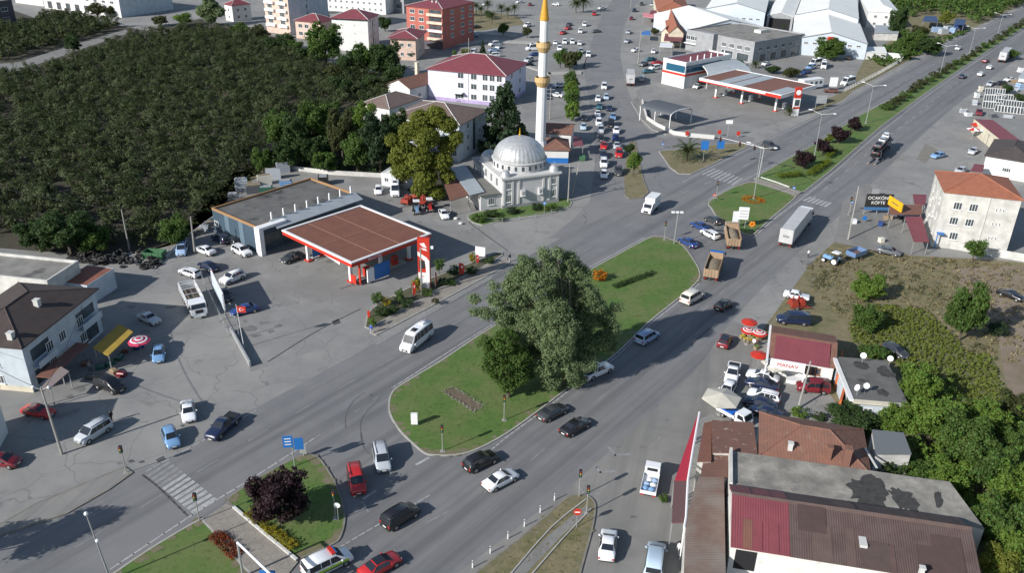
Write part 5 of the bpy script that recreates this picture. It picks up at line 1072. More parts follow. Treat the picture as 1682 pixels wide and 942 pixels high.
def semi(F_, R_, label, boxm, h=2.0, L=16.5, g=gR):
    loc, rz = place(F_, R_, h); root = empty('lorry', loc, rz, label, 'lorry', g); hw = 1.27
    cab(root, L/2-2.3, 2.3, 1.22, 3.4, 'white'); chassis(root, -L/2+.3, L/2-.3, .95)
    mb = MB(); mb.box(-L/2,-hw,1.15,L/2-2.9,hw,3.95); t = mb.build('trailer_body', boxm, root)
    e = MB(); 
    for s in (1,-1):
        e.box(-L/2-.01,s*hw-.03 if s<0 else hw-.05,3.9,L/2-2.88,s*hw+.05 if s<0 else hw+.03,4.0); e.box(-L/2,s*hw-.02 if s<0 else hw-.02,1.1,L/2-2.9,s*hw+.02 if s<0 else hw+.02,1.25)
    e.build('trailer_rail', m_rim, t); d = MB(); d.box(-L/2-.04,-hw+.08,1.25,-L/2-.005,-.02,3.85); d.box(-L/2-.04,.02,1.25,-L/2-.005,hw-.08,3.85); d.build('rear_door', boxm, t)
    MB().box(-L/2-.06,-.6,2.3,-L/2-.03,.6,2.75).build('lettering_panel', m_paintw, t)
    for s in (1,-1): MB().box(-L/2+4.5,s*hw*.93-.03,.55,L/2-6,s*hw*.93+.03,1.05).build('side_guard', m_rim, root)
    wheels(root, (L/2-1.4,L/2-5,-L/2+1.3,-L/2+2.6,-L/2+3.9), hw, .5); tail(root, -L/2, hw); return root
semi((1330,343),(1285,400),'long grey box lorry on the lower carriageway beside the flower circle island', m_greytrl)
semi((1662,79),(1641,100),'long pale lorry far up the road at the upper right', m_greytrl)
def boxtruck(F_, R_, label, g, L=7, H=3.1, colour='white', nm='box_truck', boxm=None):
    loc, rz = place(F_, R_, 1.4); root = empty(nm, loc, rz, label, 'truck', g); hw = 1.05
    mb = MB(); x1 = L/2; mb.extr([(x1-2.1,.5),(x1-.05,.5),(x1,.8),(x1-.1,1.15),(x1-.7,1.35),(x1-1.25,2.15),(x1-2.1,2.25)], -.98, .98); inst('cab', mb.mesh('cab', m_paintcar), root, col=COL[colour])
    w = MB(); patch(w, [(x1-.74,-.85,1.4),(x1-.74,.85,1.4),(x1-1.22,.8,2.08),(x1-1.22,-.8,2.08)], .03); w.build('windscreen', m_glass, root)
    for s in (1,-1):
        w = MB(); patch(w, [(x1-.85,s*.98,1.35),(x1-1.75,s*.98,1.35),(x1-1.75,s*.98,2.0),(x1-1.25,s*.98,2.0)], .02, 'y'); w.build('side_window', m_glass, root)
        MB().box(x1-.12,s*.72-.16,.85,x1+.0,s*.72+.16,1.05).build('headlight', m_head, root); MB().box(x1-1.0,s*1.12-.08,1.35,x1-.9,s*1.12+.08,1.7).build('mirror', m_blk, root)
    MB().box(x1-.06,-.5,.6,x1+.02,.5,1.0).build('grille', m_blk, root)
    b = MB().box(-x1,-hw,.85,x1-2.2,hw,H).build('cargo_box', boxm or m_wht, root)
    MB().box(-x1-.03,-hw+.06,.95,-x1+.01,hw-.06,H-.1).build('rear_door', m_plate, b)
    chassis(root, -x1, x1-.3, .8, .8); wheels(root, (x1-1.0,-x1+1.5), hw, .38); tail(root, -x1, hw, .6)
boxtruck((1057,348),(1081,325),'white box truck driving on the upper carriageway before the avenue', gR, 6.2)
semi((1033,105),(1038,150),'pale lorry parked at the avenue kerb before the pump shop', m_greytrl, L=12, g=gT)
def tipper(F_, R_, label, g, heap_label, blue=False):
    loc, rz = place(F_, R_, 1.6); L = 8.6; root = empty('tipper_truck', loc, rz, label, 'tipper truck', g); hw = 1.25
    cab(root, L/2-2.0, 2.0, 1.2, 2.85, 'cream' if not blue else 'skyb', .85); chassis(root, -L/2+.2, L/2-.2, 1.0)
    x0, x1, z0, z1 = -L/2-.1, L/2-2.15, 1.1, 2.75; b = MB(); b.box(x0,-hw,z0,x1,hw,z0+.15)
    for s in (1,-1):
        b.box(x0,min(s*hw,s*(hw-.1)),z0+.15,x1,max(s*hw,s*(hw-.1)),z1)
        for k in range(7): xx = x0+.3+k*(x1-x0-.6)/6; b.box(xx-.06,min(s*hw,s*(hw+.07)),z0,xx+.06,max(s*hw,s*(hw+.07)),z1)
    b.box(x1-.1,-hw+.1,z0+.15,x1,hw-.1,z1+.35); b.box(x1,-hw,z1+.2,x1+.9,hw,z1+.3); body = b.build('tipper_body', m_tan, root)
    tg = MB(); tg.box(x0-.06,-hw+.02,z0+.1,x0+.03,hw-.02,z1-.15)
    for k in range(5): yy = -hw+.2+k*(2*hw-.4)/4; tg.box(x0-.14,yy-.06,z0+.1,x0-.05,yy+.06,z1-.15)
    tg.build('tailgate', m_tan, body); wheels(root, (L/2-1.2,L/2-2.9,-L/2+1.2,-L/2+2.5), hw, .52); tail(root, -L/2, hw, .7)
    if blue: MB().box(x1+.02,-hw*.95,z1+.32,x1+.8,hw*.95,z1+.42).build('rolled_cover', mat('blue_tarp',(.02,.12,.4),.6), root)
    hp = MB(); n, k = 14, 9
    for i in range(n):
        for j in range(k):
            u, v = i/(n-1), j/(k-1); e = math.sin(math.pi*u)**.6*math.sin(math.pi*v)**.7
            hp.v.append((x0+.04+(x1-x0-.16)*u, (-hw+.11)+(2*hw-.22)*v, z1-.75+(.95 if not blue else .6)*e*(.85+.15*math.sin(i*2.1+j*1.3))))
    for i in range(n-1):
        for j in range(k-1): a = i*k+j; hp.f.append((a,a+k,a+k+1,a+1)); hp.m.append(0)
    h = hp.build('sand_heap', m_sand, None, loc, rz, smooth=True); tag(h, heap_label, 'sand heap', 'sand loads on the tipper trucks')
tipper((1198,362),(1208,412),'tan tipper truck piled high with sand, upper one of two beside the flower circle island', gJ, 'high rounded sand heap filling the upper tipper truck')
tipper((1182,410),(1164,463),'tan tipper truck with blue rolled cover, half filled with sand, at the big island', gJ, 'low sand heap inside the tipper truck with the blue cover', True)
# stake truck
loc, rz = place((336,528),(300,458), 1.5); L = 9.2
root = empty('stake_truck', loc, rz, 'white flatbed truck with open wooden stake sides parked at the forecourt edge', 'truck', gL)
cab(root, L/2-2.1, 2.1, 1.18, 2.75, 'white'); chassis(root, -L/2+.2, L/2-.2, 1.0)
b = MB(); hw = 1.25; x0, x1 = -L/2, L/2-2.25; b.box(x0,-hw,1.1,x1,hw,1.25); bed = b.build('bed', mat('weathered_wood',(.17,.13,.10),.9,col2=(.12,.10,.08),scale=2), root)
b = MB()
for s in (1,-1):
    for z in (1.3,1.75,2.2,2.6): b.box(x0,s*hw-.03,z,x1,s*hw+.03,z+.28 if z < 2.5 else z+.1)
    for k in range(8): xx = x0+.1+k*(x1-x0-.2)/7; b.box(xx-.05,s*(hw+.05)-.04,1.1,xx+.05,s*(hw+.05)+.04,2.75)
for xx in (x0,x1):
    for z in (1.3,1.75,2.2,2.6): b.box(xx-.03,-hw,z,xx+.03,hw,z+.28 if z < 2.5 else z+.1)
for k in range(3): xx = x0+1.2+k*2; b.box(xx-.04,-hw,2.72,xx+.04,hw,2.78)
b.build('stake_side', m_wht, root); wheels(root, (L/2-1.2,-L/2+1.5,-L/2+2.8), hw, .5); tail(root, -L/2, hw, .75)
# crate load
cr = MB().box(-.6,-.5,1.26,1.8,.6,1.8); tag(cr.build('pallet', m_sand, None, loc, rz), 'wooden pallet lying on the bed of the white stake truck', 'pallet')
# small pickups with loads
def flatpickup(F_, R_, label, g, loadcol=None, L=5.0, colour='white'):
    loc, rz = place(F_, R_, .9); root = empty('pickup_truck', loc, rz, label, 'pickup truck', g); x1 = L/2; hw = .86
    mb = MB(); mb.extr([(x1-1.7,.45),(x1-.03,.45),(x1,.75),(x1-.06,1.1),(x1-.45,1.85),(x1-.6,1.92),(x1-1.7,1.92)], -hw, hw); inst('cab', mb.mesh('cab', m_paintcar), root, col=COL[colour])
    w = MB(); patch(w, [(x1-.1,-.76,1.15),(x1-.1,.76,1.15),(x1-.43,.72,1.8),(x1-.43,-.72,1.8)], .03); w.build('windscreen', m_glass, root)
    w = MB(); patch(w, [(x1-1.7,-.6,1.35),(x1-1.7,.6,1.35),(x1-1.7,.6,1.8),(x1-1.7,-.6,1.8)], .02); w.build('rear_window', m_glass, root)
    for s in (1,-1):
        w = MB(); patch(w, [(x1-.3,s*hw,1.15),(x1-1.35,s*hw,1.15),(x1-1.35,s*hw,1.78),(x1-.55,s*hw,1.78)], .02, 'y'); w.build('side_window', m_glass, root)
        MB().box(x1-.05,s*.62-.14,.7,x1+.02,s*.62+.14,.88).build('headlight', m_head, root)
    b = MB(); b.box(-x1,-hw-.05,.75,x1-1.8,hw+.05,.85)
    for s in (1,-1): b.box(-x1,s*(hw+.02)-.03,.85,x1-1.8,s*(hw+.02)+.03,1.2)
    b.box(-x1,-hw,.85,-x1+.05,hw,1.2); b.box(x1-1.85,-hw,.85,x1-1.8,hw,1.45); inst('bed', b.mesh('bed', m_paintcar), root, col=COL[colour])
    chassis(root, -x1+.1, x1-.2, .72, .6); wheels(root, (x1-.9,-x1+1.0), hw, .3); tail(root, -x1, hw, .6); return loc, rz
loc, rz = flatpickup((1074,765),(1064,812),'white small truck with blue bags on its bed parked on the side road', gG, L=5.2)
for k,(x,y,c) in enumerate([(-1.9,-.35,'skyb'),(-1.8,.35,'skyb'),(-1.1,.3,'lblue'),(-1.1,-.4,'white'),(-.3,.1,'white'),(-.3,-.5,'lblue')]):
    o = MB().ball((0,0,0),.42,10,(1,.9,.55)).build('sack', m_paintcar if 0 else mat('sack_'+str(k), COL[c], .8, col2=tuple(q*.7 for q in COL[c]), scale=3), None, smooth=True)
    o.location = Matrix.Rotation(rz,4,'Z') @ Vector((x,y,1.05))+loc; o.rotation_euler = (0,0,k)
    tag(o, ['blue sack at the rear left of the white truck bed','blue sack at the rear right of the white truck bed','pale blue sack in the middle of the white truck bed','white sack in the middle of the white truck bed','white sack behind the cab of the white small truck','pale blue sack behind the cab of the white small truck'][k], 'sack', 'sacks on the small white truck')
loc, rz = flatpickup((1216,686),(1198,676),'small white truck with a blue bed cover between parasol and brick tile roof', gG, L=4.6)
tag(MB().box(-2.2,-.8,1.0,.2,.8,1.25,(.1,.1)).build('tarpaulin', mat('blue_cover',(.01,.12,.5),.6), None, loc, rz), 'bright blue tarpaulin over the bed of the small white truck', 'tarpaulin')
# car carrier with its cars
F_, R_ = (1466,222), (1425,272); loc, rz = place(F_, R_, 1.2); L = 15.5
root = empty('car_transporter', loc, rz, 'car transporter lorry with open loading ramps carrying cars on two decks', 'lorry', gR)
cab(root, L/2-2.0, 2.0, 1.2, 2.9, 'white'); chassis(root, -L/2+.5, L/2-.2, .95)
b = MB()
for s in (1,-1):
    b.box(-L/2,s*1.15-.12,1.05,L/2-2.2,s*1.15+.12,1.2); 
    for xx in (-L/2+1.5,-2.6,1.5,L/2-2.4): b.box(xx-.1,s*1.2-.08,1.0,xx+.1,s*1.2+.08,2.9)
    b.add([(-L/2+.5,s*.75-.3,2.85),(L/2-1.2,s*.75-.3,3.05),(L/2-1.2,s*.75+.3,3.05),(-L/2+.5,s*.75+.3,2.85)],[(0,1,2,3),(3,2,1,0)])
    b.box(-L/2+.5,s*1.15-.06,2.8,L/2-1.2,s*1.15+.06,2.98)
b.build('deck_frame', mat('transporter_steel',(.05,.055,.07),.6,metal=.3), root)
for s in (1,-1):
    r_ = MB(); r_.extr([(-L/2-2.6,.1),(-L/2-2.6,.2),(-L/2,1.2),(-L/2,1.05)], s*.8-.3, s*.8+.3); r_.build('ramp', m_rim, root)
    MB().box(-L/2-2.75,s*.8-.3,.1,-L/2-2.6,s*.8+.3,.25).build('ramp_edge', m_tan, root)
wheels(root, (L/2-1.3,-1.0,-2.3,-5), 1.25, .45)
def local(loc, rz, x, y, z=0): return Matrix.Rotation(rz,4,'Z') @ Vector((x,y,z))+loc
for x,z,k,c,lab in [(5.0,3.02,'hatch','white','white hatchback on the upper deck just behind the transporter cab'),(.6,2.98,'hatch','silver','silver hatchback in the middle of the transporter upper deck'),
     (-4.2,2.9,'sedan','dgrey','dark saloon at the rear of the transporter upper deck'),(-4.6,1.22,'sedan','black','black saloon on the lower deck of the transporter'),(.8,1.22,'hatch','dred','dark red hatchback on the lower deck of the transporter')]:
    if k not in PARTS: PARTS[k] = car_proto(k)
    p = local(loc, rz, x, 0, z); o = inst('car', PARTS[k][1], None, p, rz, col=COL[c]); tag(o, lab, 'car', 'cars carried by the transporter')
# tractors
def tractor(F_, R_, label, colour, g='tractors'):
    loc, rz = place(F_, R_, .9); root = empty('tractor', loc, rz, label, 'tractor', g); c = COL[colour]
    b = MB(); b.box(-.2,-.33,.75,1.75,.33,1.35,(.05,.08)); b.box(-1.1,-.35,.6,-.2,.35,1.0); inst('bonnet', b.mesh('bonnet', m_paintcar), root, col=c)
    f = MB(); 
    for s in (1,-1): f.box(-1.35,s*.62-.25,1.2,-.2,s*.62+.25,1.32,(.1,.03))
    inst('fender', f.mesh('fender', m_paintcar), root, col=c)
    k = MB()
    for x in (-1.1,.0):
        for s in (1,-1): k.tube((x,s*.55,1.2),(x,s*.52,2.35),.035)
    k.build('cab_frame', m_blk, root); MB().box(-1.25,-.68,2.33,.15,.68,2.43,(.08,.08)).build('cab_roof', m_wht, root)
    MB().box(-.8,-.25,1.0,-.4,.25,1.45).build('seat', m_blk, root); MB().tube((.9,.22,1.3),(.9,.22,2.0),.05).build('exhaust', m_blk, root)
    for x,r,w,y in ((-.75,.75,.42,.75),(1.35,.45,.28,.65)):
        t, m = wheel_mesh(r, w); tm = t.mesh('wheel', m_tyre, True); mm = m.mesh('rim', m_paintcar, True)
        for s in (1,-1): wv = inst('wheel', tm, root, (x,s*y,r), 0 if s>0 else math.pi); inst('rim', mm, wv, col=COL['white'])
    return loc, rz
tractor((1354,421),(1381,430),'blue tractor with white wheels on the dirt lot','skyb')
tractor((686,350),(683,335),'blue tractor with white roof beside the mosque tree','skyb')
tractor((708,346),(704,332),'red tractor beside the blue one at the mosque tree','red')
# farm trailer
loc, rz = place((1393,421),(1420,412), 1.0); root = empty('farm_trailer', loc, rz, 'blue tipping farm trailer with rusty inside behind the blue tractor', 'trailer')
b = MB(); b.box(-1.7,-1,.8,1.7,1,.9)
for s in (1,-1): b.box(-1.7,s*1-.04,.9,1.7,s*1+.04,1.7); b.box(s*1.7-.04,-.96,.9,s*1.7+.04,.96,1.7)
inst('trailer_body', b.mesh('trailer_body', m_paintcar), root, col=(.12,.2,.35)); MB().box(-1.6,-.9,.91,1.6,.9,.93).build('trailer_floor', mat('rust',(.2,.09,.045),.9,col2=(.12,.06,.035),scale=1.5), root)
MB().box(1.7,-.06,.55,2.9,.06,.68).build('drawbar', m_chas, root); wheels(root, (-.2,), 1, .4)
# farm machines (red)
def machine(px, label, rz, g='red farm machines'):
    loc = G(*px, .8); loc.z = .01; root = empty('farm_machine', loc, rz, label, 'farm machine', g); m = mat('machine_red',(.26,.03,.015),.6,col2=(.25,.03,.015),scale=2) if 'machine_red' not in MATS else MATS['machine_red']
    b = MB(); b.box(-1.4,-.9,.7,-.2,.9,1.5,(.1,.1)); b.box(.1,-.7,.8,1.0,.7,1.8,(.15,.15)); b.build('hopper', m, root)
    f = MB()
    for s in (1,-1): f.box(-1.7,s*.8-.06,.5,1.9,s*.8+.06,.65)
    for x in (-1.2,0,1.3): f.box(x-.05,-.85,.65,x+.05,.85,.75)
    for x in (-1.2,-.3): f.tube((x,0,1.5),(x+.3,0,2.4),.12,.1)
    f.build('frame', m, root); t = MB(); t.box(1.9,-.05,.5,2.7,.05,.6); t.build('drawbar', m_chas, root); wheels(root, (-.4,), .95, .38); return root
machine((669,330),'red farm machine left of three at the mosque tree', 1.2); machine((688,322),'red farm machine with tall hopper behind the tractors', .9)
machine((695,331),'red farm machine right behind the red tractor', 1.6); machine((1311,500),'rusty red farm machine on the dirt lot between two parked vehicles', .1)
# stripes and beacon of the ambulance style van
loc, rz = place((574,908),(500,944), .7)
# ================= PLANTS =================
def leafmat(n, c, c2=None, rough=.6, v=.28): return mat(n, c, rough, col2=c2 or tuple(x*.6 for x in c), scale=.5, island=v, sss=.4, spec=.25)
l_dark = leafmat('leaf_dark_green', (.06,.105,.032)); l_mid = leafmat('leaf_green', (.10,.165,.035),(.06,.11,.025)); l_lite = leafmat('leaf_light_green', (.15,.235,.04),(.10,.17,.03)); l_grey = leafmat('leaf_grey_green', (.20,.26,.13), (.13,.185,.08), v=.18)
l_yel = leafmat('leaf_yellow_green', (.20,.22,.035), (.13,.16,.03)); l_purp = leafmat('leaf_purple', (.045,.022,.028), (.03,.018,.02)); l_con = leafmat('needle_green', (.045,.08,.035)); l_orch = leafmat('leaf_orchard', (.078,.098,.036), (.052,.072,.028), v=.12)
l_hedge = leafmat('leaf_hedge_bright', (.16,.21,.02)); l_olive = leafmat('leaf_olive', (.085,.10,.035)); l_gold = leafmat('leaf_golden', (.34,.27,.02), (.22,.20,.02)); l_orange = leafmat('petal_orange', (.50,.22,.01), (.4,.12,.01)); l_red = leafmat('petal_rust_red', (.28,.06,.02), (.16,.05,.02))
l_white = leafmat('petal_white', (.5,.5,.45), (.2,.25,.12)); l_dry = leafmat('straw', (.29,.24,.14), (.21,.18,.09)); m_bark = mat('bark', (.10,.08,.06), .9, col2=(.06,.05,.04), scale=3); m_barkm = mat('grey_bark', (.15,.135,.11), .9, col2=(.09,.08,.065), scale=2); m_barkp = mat('pale_bark', (.30,.28,.23), .9, col2=(.15,.13,.10), scale=2)
def leaves(clusters, per, size, rng, up=.35, asp=.65, dirs=None):
    """clusters: (n,4) centre + radius -> arrays of leaf quads"""
    n = len(clusters)*per; c = np.repeat(clusters, per, axis=0)
    d = rng.normal(size=(n,3)); d /= np.linalg.norm(d,axis=1)[:,None]; r = rng.random(n)**.45
    pos = c[:,:3]+d*(c[:,3]*r)[:,None]*np.array([1,1,.8])
    nrm = rng.normal(size=(n,3))*.8+(d*1.5 if dirs is None else d*.5+np.repeat(dirs,per,axis=0)*1.7); nrm[:,2] += up*1.6; nrm /= np.linalg.norm(nrm,axis=1)[:,None]
    a = np.cross(nrm, rng.normal(size=(n,3))); a /= np.linalg.norm(a,axis=1)[:,None]; b = np.cross(nrm,a)
    s = (size*(.6+.8*rng.random(n)))[:,None]
    return np.stack([pos-a*s*.5-b*s*asp*.15, pos+b*s*asp*.5-a*s*.05, pos+a*s*.5+b*s*asp*.1, pos-b*s*asp*.5+a*s*.05],1)
def quadmesh(name, Q, m):
    n = len(Q); me = bpy.data.meshes.new(name); me.vertices.add(n*4); me.vertices.foreach_set('co', Q.astype(np.float32).ravel())
    me.loops.add(n*4); me.loops.foreach_set('vertex_index', np.arange(n*4,dtype=np.int32)); me.polygons.add(n)
    me.polygons.foreach_set('loop_start', np.arange(0,n*4,4,dtype=np.int32)); me.polygons.foreach_set('loop_total', np.full(n,4,dtype=np.int32))
    me.materials.append(m); me.update(calc_edges=True); return me
def clusters_of(blobs, k, cr, rng):
    out = []
    for (x,y,z,rx,ry,rz) in blobs:
        n = max(4,int(k*(rx*ry*rz)**(2/3)))
        d = rng.normal(size=(n,3)); d /= np.linalg.norm(d,axis=1)[:,None]; r = (.45+.55*rng.random(n)**.5)[:,None]
        p = d*r*np.array([rx,ry,rz])*(.82)+np.array([x,y,z]); out.append(np.c_[p, cr*(.6+.8*rng.random(n))])
    return np.vstack(out)
PROTO = {}
def crown_mesh(kind, m, var):
    key = (kind, m.name, var)
    if key in PROTO: return PROTO[key]
    rng = np.random.default_rng(hash(kind)%1 + var*13+5)
    if kind == 'small': cl = clusters_of([(0,0,0,1,1,1)], 34, .34, rng); Q = leaves(cl, 30, .19, rng)
    elif kind == 'mid': 
        bl = [(0,0,0,.75,.75,.8)]+[(.55*math.cos(t+var),.55*math.sin(t+var),rng.uniform(-.35,.45),.42,.42,.42) for t in np.linspace(0,5.5,7)]; cl = clusters_of(bl, 95, .2, rng); Q = leaves(cl, 26, .125, rng)
    elif kind == 'big':
        bl = [(0,0,0,.82,.82,.85)]+[(.6*math.cos(t*1.7+var),.6*math.sin(t*1.7+var),-.5+.11*t,.36,.36,.34) for t in range(12)]; cl = clusters_of(bl, 230, .15, rng); Q = leaves(cl, 28, .088, rng)
    elif kind == 'cone':
        cl = []
        for i in range(170): z = rng.random()**1.3; t = rng.random()*6.28; rr = (1-z)*(.7+.3*rng.random()); cl.append((rr*math.cos(t),rr*math.sin(t),z*2-1-.1*rr,.13*(1.2-z*.5)))
        Q = leaves(np.array(cl), 34, .13, rng, .1)
    elif kind == 'conifer':   # ragged pine tiers
        cl = []
        for i in range(16):
            z = -1+2*i/16; R_ = (1-(i/16)**1.4)*.95+.08
            for k in range(9): t = rng.random()*6.28; rr = R_*(.35+.65*rng.random()); cl.append((rr*math.cos(t),rr*math.sin(t),z+.1*rng.normal(),.17))
        Q = leaves(np.array(cl), 60, .11, rng, .0)
    me = quadmesh('crown', Q, m); PROTO[key] = me; return me
def VP(px, py, Y):
    r = RT*((px-CX)/F)+DN*((py-CY)/F)+FW; return CAM+r*(Y/r.y)
TRUNK = {}
def trunk_mesh(m=None):
    m = m or m_bark
    if m.name not in TRUNK:
        t = MB(); t.tube((0,0,-.02),(.02,.01,.55),.06,.045,7); t.tube((.02,.01,.55),(0,0,1),.045,.02,6)
        for a in range(4): t.tube((.02,.01,.5+.08*a),(.35*math.cos(a*1.6),.35*math.sin(a*1.6),.85+.05*a),.025,.008,5)
        TRUNK[m.name] = t.mesh('trunk', m)
    return TRUNK[m.name]
_tv = 0
def tree(cx, cy, rx, ry, by, m, label, kind='mid', group=None, name='tree', cat=None, ratio=1.0, crown='crown'):
    """crown centre, crown radii and ground row, all read off the photo"""
    global _tv; _tv += 1
    b = G(cx, by); s = math.cos(math.asin(_s))*(by+220)/CAMH*1.0; c = VP(cx, cy, b.y); r = rx/s; rz_ = min(ry/s/.86, max(c.z*.98,.3)); zc = max(c.z, rz_*.9)
    if kind in ('mid','big'): r *= 1.14; rz_ *= 1.08
    nm = name; o = empty(nm, (c.x,b.y,0), 0, label, cat or nm.replace('_',' '), group)
    cr = inst(crown if nm != 'bush' else 'foliage', crown_mesh(kind, m, _tv%3), o, (0,0,zc), _tv*1.37, (r,r*ratio,rz_))
    t = inst('trunk' if nm != 'bush' else 'stem', trunk_mesh(), o, (0,0,0), _tv*.9, (max(r*1.1,.5),max(r*1.1,.5),zc+rz_*.3)); return o
# ---- the orchard ----
def inpoly(x, y, P):
    c = False; n = len(P)
    for i in range(n):
        a, b = P[i], P[i-1]
        if (a.y > y) != (b.y > y) and x < (b.x-a.x)*(y-a.y)/(b.y-a.y)+a.x: c = not c
    return c
def field(name, label, cat, polys, sp, per, clus, size, hgt, m, rot=.5, kind='stuff', jit=.35, seed=3, rad=None, prob=1):
    rng = np.random.default_rng(seed); cl = []; dr = []; ca, sa = math.cos(rot), math.sin(rot)
    for P in polys:
        us = [p.x*ca+p.y*sa for p in P]; vs_ = [-p.x*sa+p.y*ca for p in P]
        u = min(us)
        while u < max(us):
            v = min(vs_)
            while v < max(vs_):
                uu, vv = u+rng.normal()*jit*sp, v+rng.normal()*jit*sp; x, y = uu*ca-vv*sa, uu*sa+vv*ca
                if inpoly(x, y, P) and rng.random() < prob:
                    h = hgt*(.65+.7*rng.random()); R_ = (rad or sp*.52)*(.8+.4*rng.random())
                    t = rng.random(clus)*6.28; q = rng.random(clus)**.6*R_; zz = h*(.25+.75*rng.random(clus))*(1-.35*(q/R_)**2)
                    cl.append(np.c_[x+q*np.cos(t), y+q*np.sin(t), zz, np.full(clus, R_*.38)]); dd = np.c_[q*np.cos(t),q*np.sin(t),(zz-h*.35)*.8]; dr.append(dd/(np.linalg.norm(dd,axis=1)[:,None]+1e-6))
                v += sp
            u += sp
    cl = np.vstack(cl); Q = leaves(cl, per, size, rng, dirs=np.vstack(dr)); Q[:,:,2] = np.maximum(Q[:,:,2], .02)
    o = inst(name, quadmesh(name, Q, m)); tag(o, label, cat, kind=kind); print(name, len(Q)); return o
O1 = GP([(-40,130),(30,127),(118,102),(205,70),(240,62),(330,48),(400,62),(452,78),(540,120),(640,125),(636,175),(590,180),(500,195),(452,215),(425,250),(395,280),(345,345),(318,362),(285,372),(250,405),(150,412),(90,405),(0,400),(-60,402)])
O2 = GP([(-40,45),(28,50),(80,26),(130,30),(195,45),(100,74),(30,97),(-40,104)])
field('hazelnut_orchard','dense dark green orchard of low hazel bushes covering the whole upper left','orchard',[O1],4.2,34,12,.46,4.4,l_orch,jit=.3,rad=2.5)
field('hazelnut_orchard','smaller strip of orchard beyond the farm track at the upper left','orchard',[O2],4.4,24,10,.66,4.5,l_orch,seed=4,jit=.28,rad=2.5)
sheet('farm_track', GP([(-40,126),(34,115),(108,90),(150,75),(212,54),(206,48),(148,65),(104,79),(30,102),(-40,108)]), .03, m_side)
# ---- the big tree on the island ----
def bespoke(label, base, blobs, m, k, per, size, cr, trunks, seed, barkm=None, name='tree', cat='tree', twigs=60):
    b = G(*base); o = empty(name, (b.x,b.y,0), 0, label, cat); rng = np.random.default_rng(seed); L_ = []
    s = _c*(base[1]+220)/CAMH
    for px, py, r, dy in blobs:
        c = VP(px, py, b.y+dy); z = max(c.z, r*.75); L_.append((c.x-b.x, dy, z, r, r, r*.85))
    cl = clusters_of(L_, k, cr, rng); Q = leaves(cl, per, size, rng)
    Q[:,:,2] = np.maximum(Q[:,:,2], .3); inst('crown', quadmesh('crown', Q, m), o)
    t = MB()
    for (dx,dy0) in trunks:
        t.tube((dx,dy0,0),(dx*1.3,dy0*1.3,3),.3,.2,8)
        near = sorted(L_, key=lambda q:(q[0]-dx*2.5)**2+(q[1]-dy0)**2)[:max(4,len(L_)//len(trunks))]
        for q in near:
            mid = Vector((dx*1.3+(q[0]-dx)*.4, dy0*1.3+(q[1]-dy0)*.4, 3+(q[2]-3)*.5)); t.tube((dx*1.3,dy0*1.3,2.8),mid,.15,.09,6); t.tube(mid,(q[0],q[1],q[2]),.09,.04,5)
            for j in range(twigs//len(L_)+2):
                d = Vector(rng.normal(size=3)).normalized()*q[3]*.85; t.tube((q[0],q[1],q[2]),(q[0]+d.x,q[1]+d.y,q[2]+abs(d.z)*.6),.045,.015,4)
    t.build('trunk', barkm or m_bark, o); return o
bespoke('huge spreading grey green tree on the big grass island', (905,630), [(905,440,1.9,1),(870,442,1.7,0),(938,444,2.0,2),(848,458,1.5,0),(885,468,2.6,-1),(925,478,2.8,3),(965,486,2.0,2),(850,485,2.2,0),(815,492,1.4,-1),(795,515,1.1,0),(828,518,1.8,1),(865,512,2.4,1),(905,515,3.2,-2),(950,525,3.2,2),(988,520,2.0,3),(1005,540,1.4,2),(872,545,2.6,-1),(915,565,3.2,-2),(960,565,2.8,1),(988,560,1.6,1),(895,598,2.4,-2),(935,600,2.6,-1),(966,596,1.6,-1),(780,492,.8,0),(893,418,1.0,0),(915,416,.9,0),(935,424,1.1,1),(858,428,.8,0),(852,540,2.4,1.5),(835,545,1.8,2),(858,575,2.2,1),(855,450,1.6,0),(955,452,1.6,2),(975,500,2.0,2),(838,470,1.4,0),(1000,565,1.5,2),(872,585,2.0,-1),(865,612,1.6,-1),(905,622,1.8,-2),(945,622,1.6,-1),(925,540,2.6,-3),(1012,505,.8,3),(778,512,.6,0),(810,468,.7,0)], l_grey, 30, 46, .21, .6, [(-1.2,0),(.6,.8),(1.6,-.5)], 5, m_barkm, twigs=200)
bespoke('smaller fresh green tree leaning against the huge tree on the island', (835,654), [(832,560,2.2,0),(815,580,2.0,0),(850,585,2.2,.5),(826,610,2.4,-.4),(850,615,2.0,0),(806,600,1.5,0),(835,632,1.6,0),(800,565,1.2,0)], l_mid, 24, 40, .24, .5, [(0,0)], 8)
bespoke('tall yellow green tree towering behind the tractors', (700,325), [(690,195,2.4,0),(715,190,2.6,.5),(735,205,2.2,0),(672,215,2.6,0),(700,225,3.2,-1),(735,238,2.4,1),(660,245,2.8,0),(690,260,3.4,-1),(725,265,2.8,0),(662,280,2.8,0),(698,292,3,-1),(735,290,1.8,0),(718,318,2.0,-1),(650,260,1.8,0),(645,230,1.6,0),(690,310,2.2,-1),(750,225,1.6,0),(700,205,2.4,1)], l_yel, 34, 34, .34, .6, [(0,0)], 9)
bespoke('drooping pale grey green willow at the top end of the orchard', (345,42), [(345,10,4,0),(332,18,3.2,0),(358,18,3.2,0),(345,28,3,0),(340,-6,3,0)], l_grey, 14, 30, .6, .8, [(0,0)], 12)
bespoke('tree standing beyond the lower left corner and shading the road', (-190,965), [(-193,862,2.6,0),(-216,875,2.0,1),(-172,878,2.0,0),(-195,892,2.2,-1),(-182,848,1.5,0)], l_mid, 18, 30, .3, .6, [(0,0)], 14)
G1 = 'garden trees behind the petrol station'
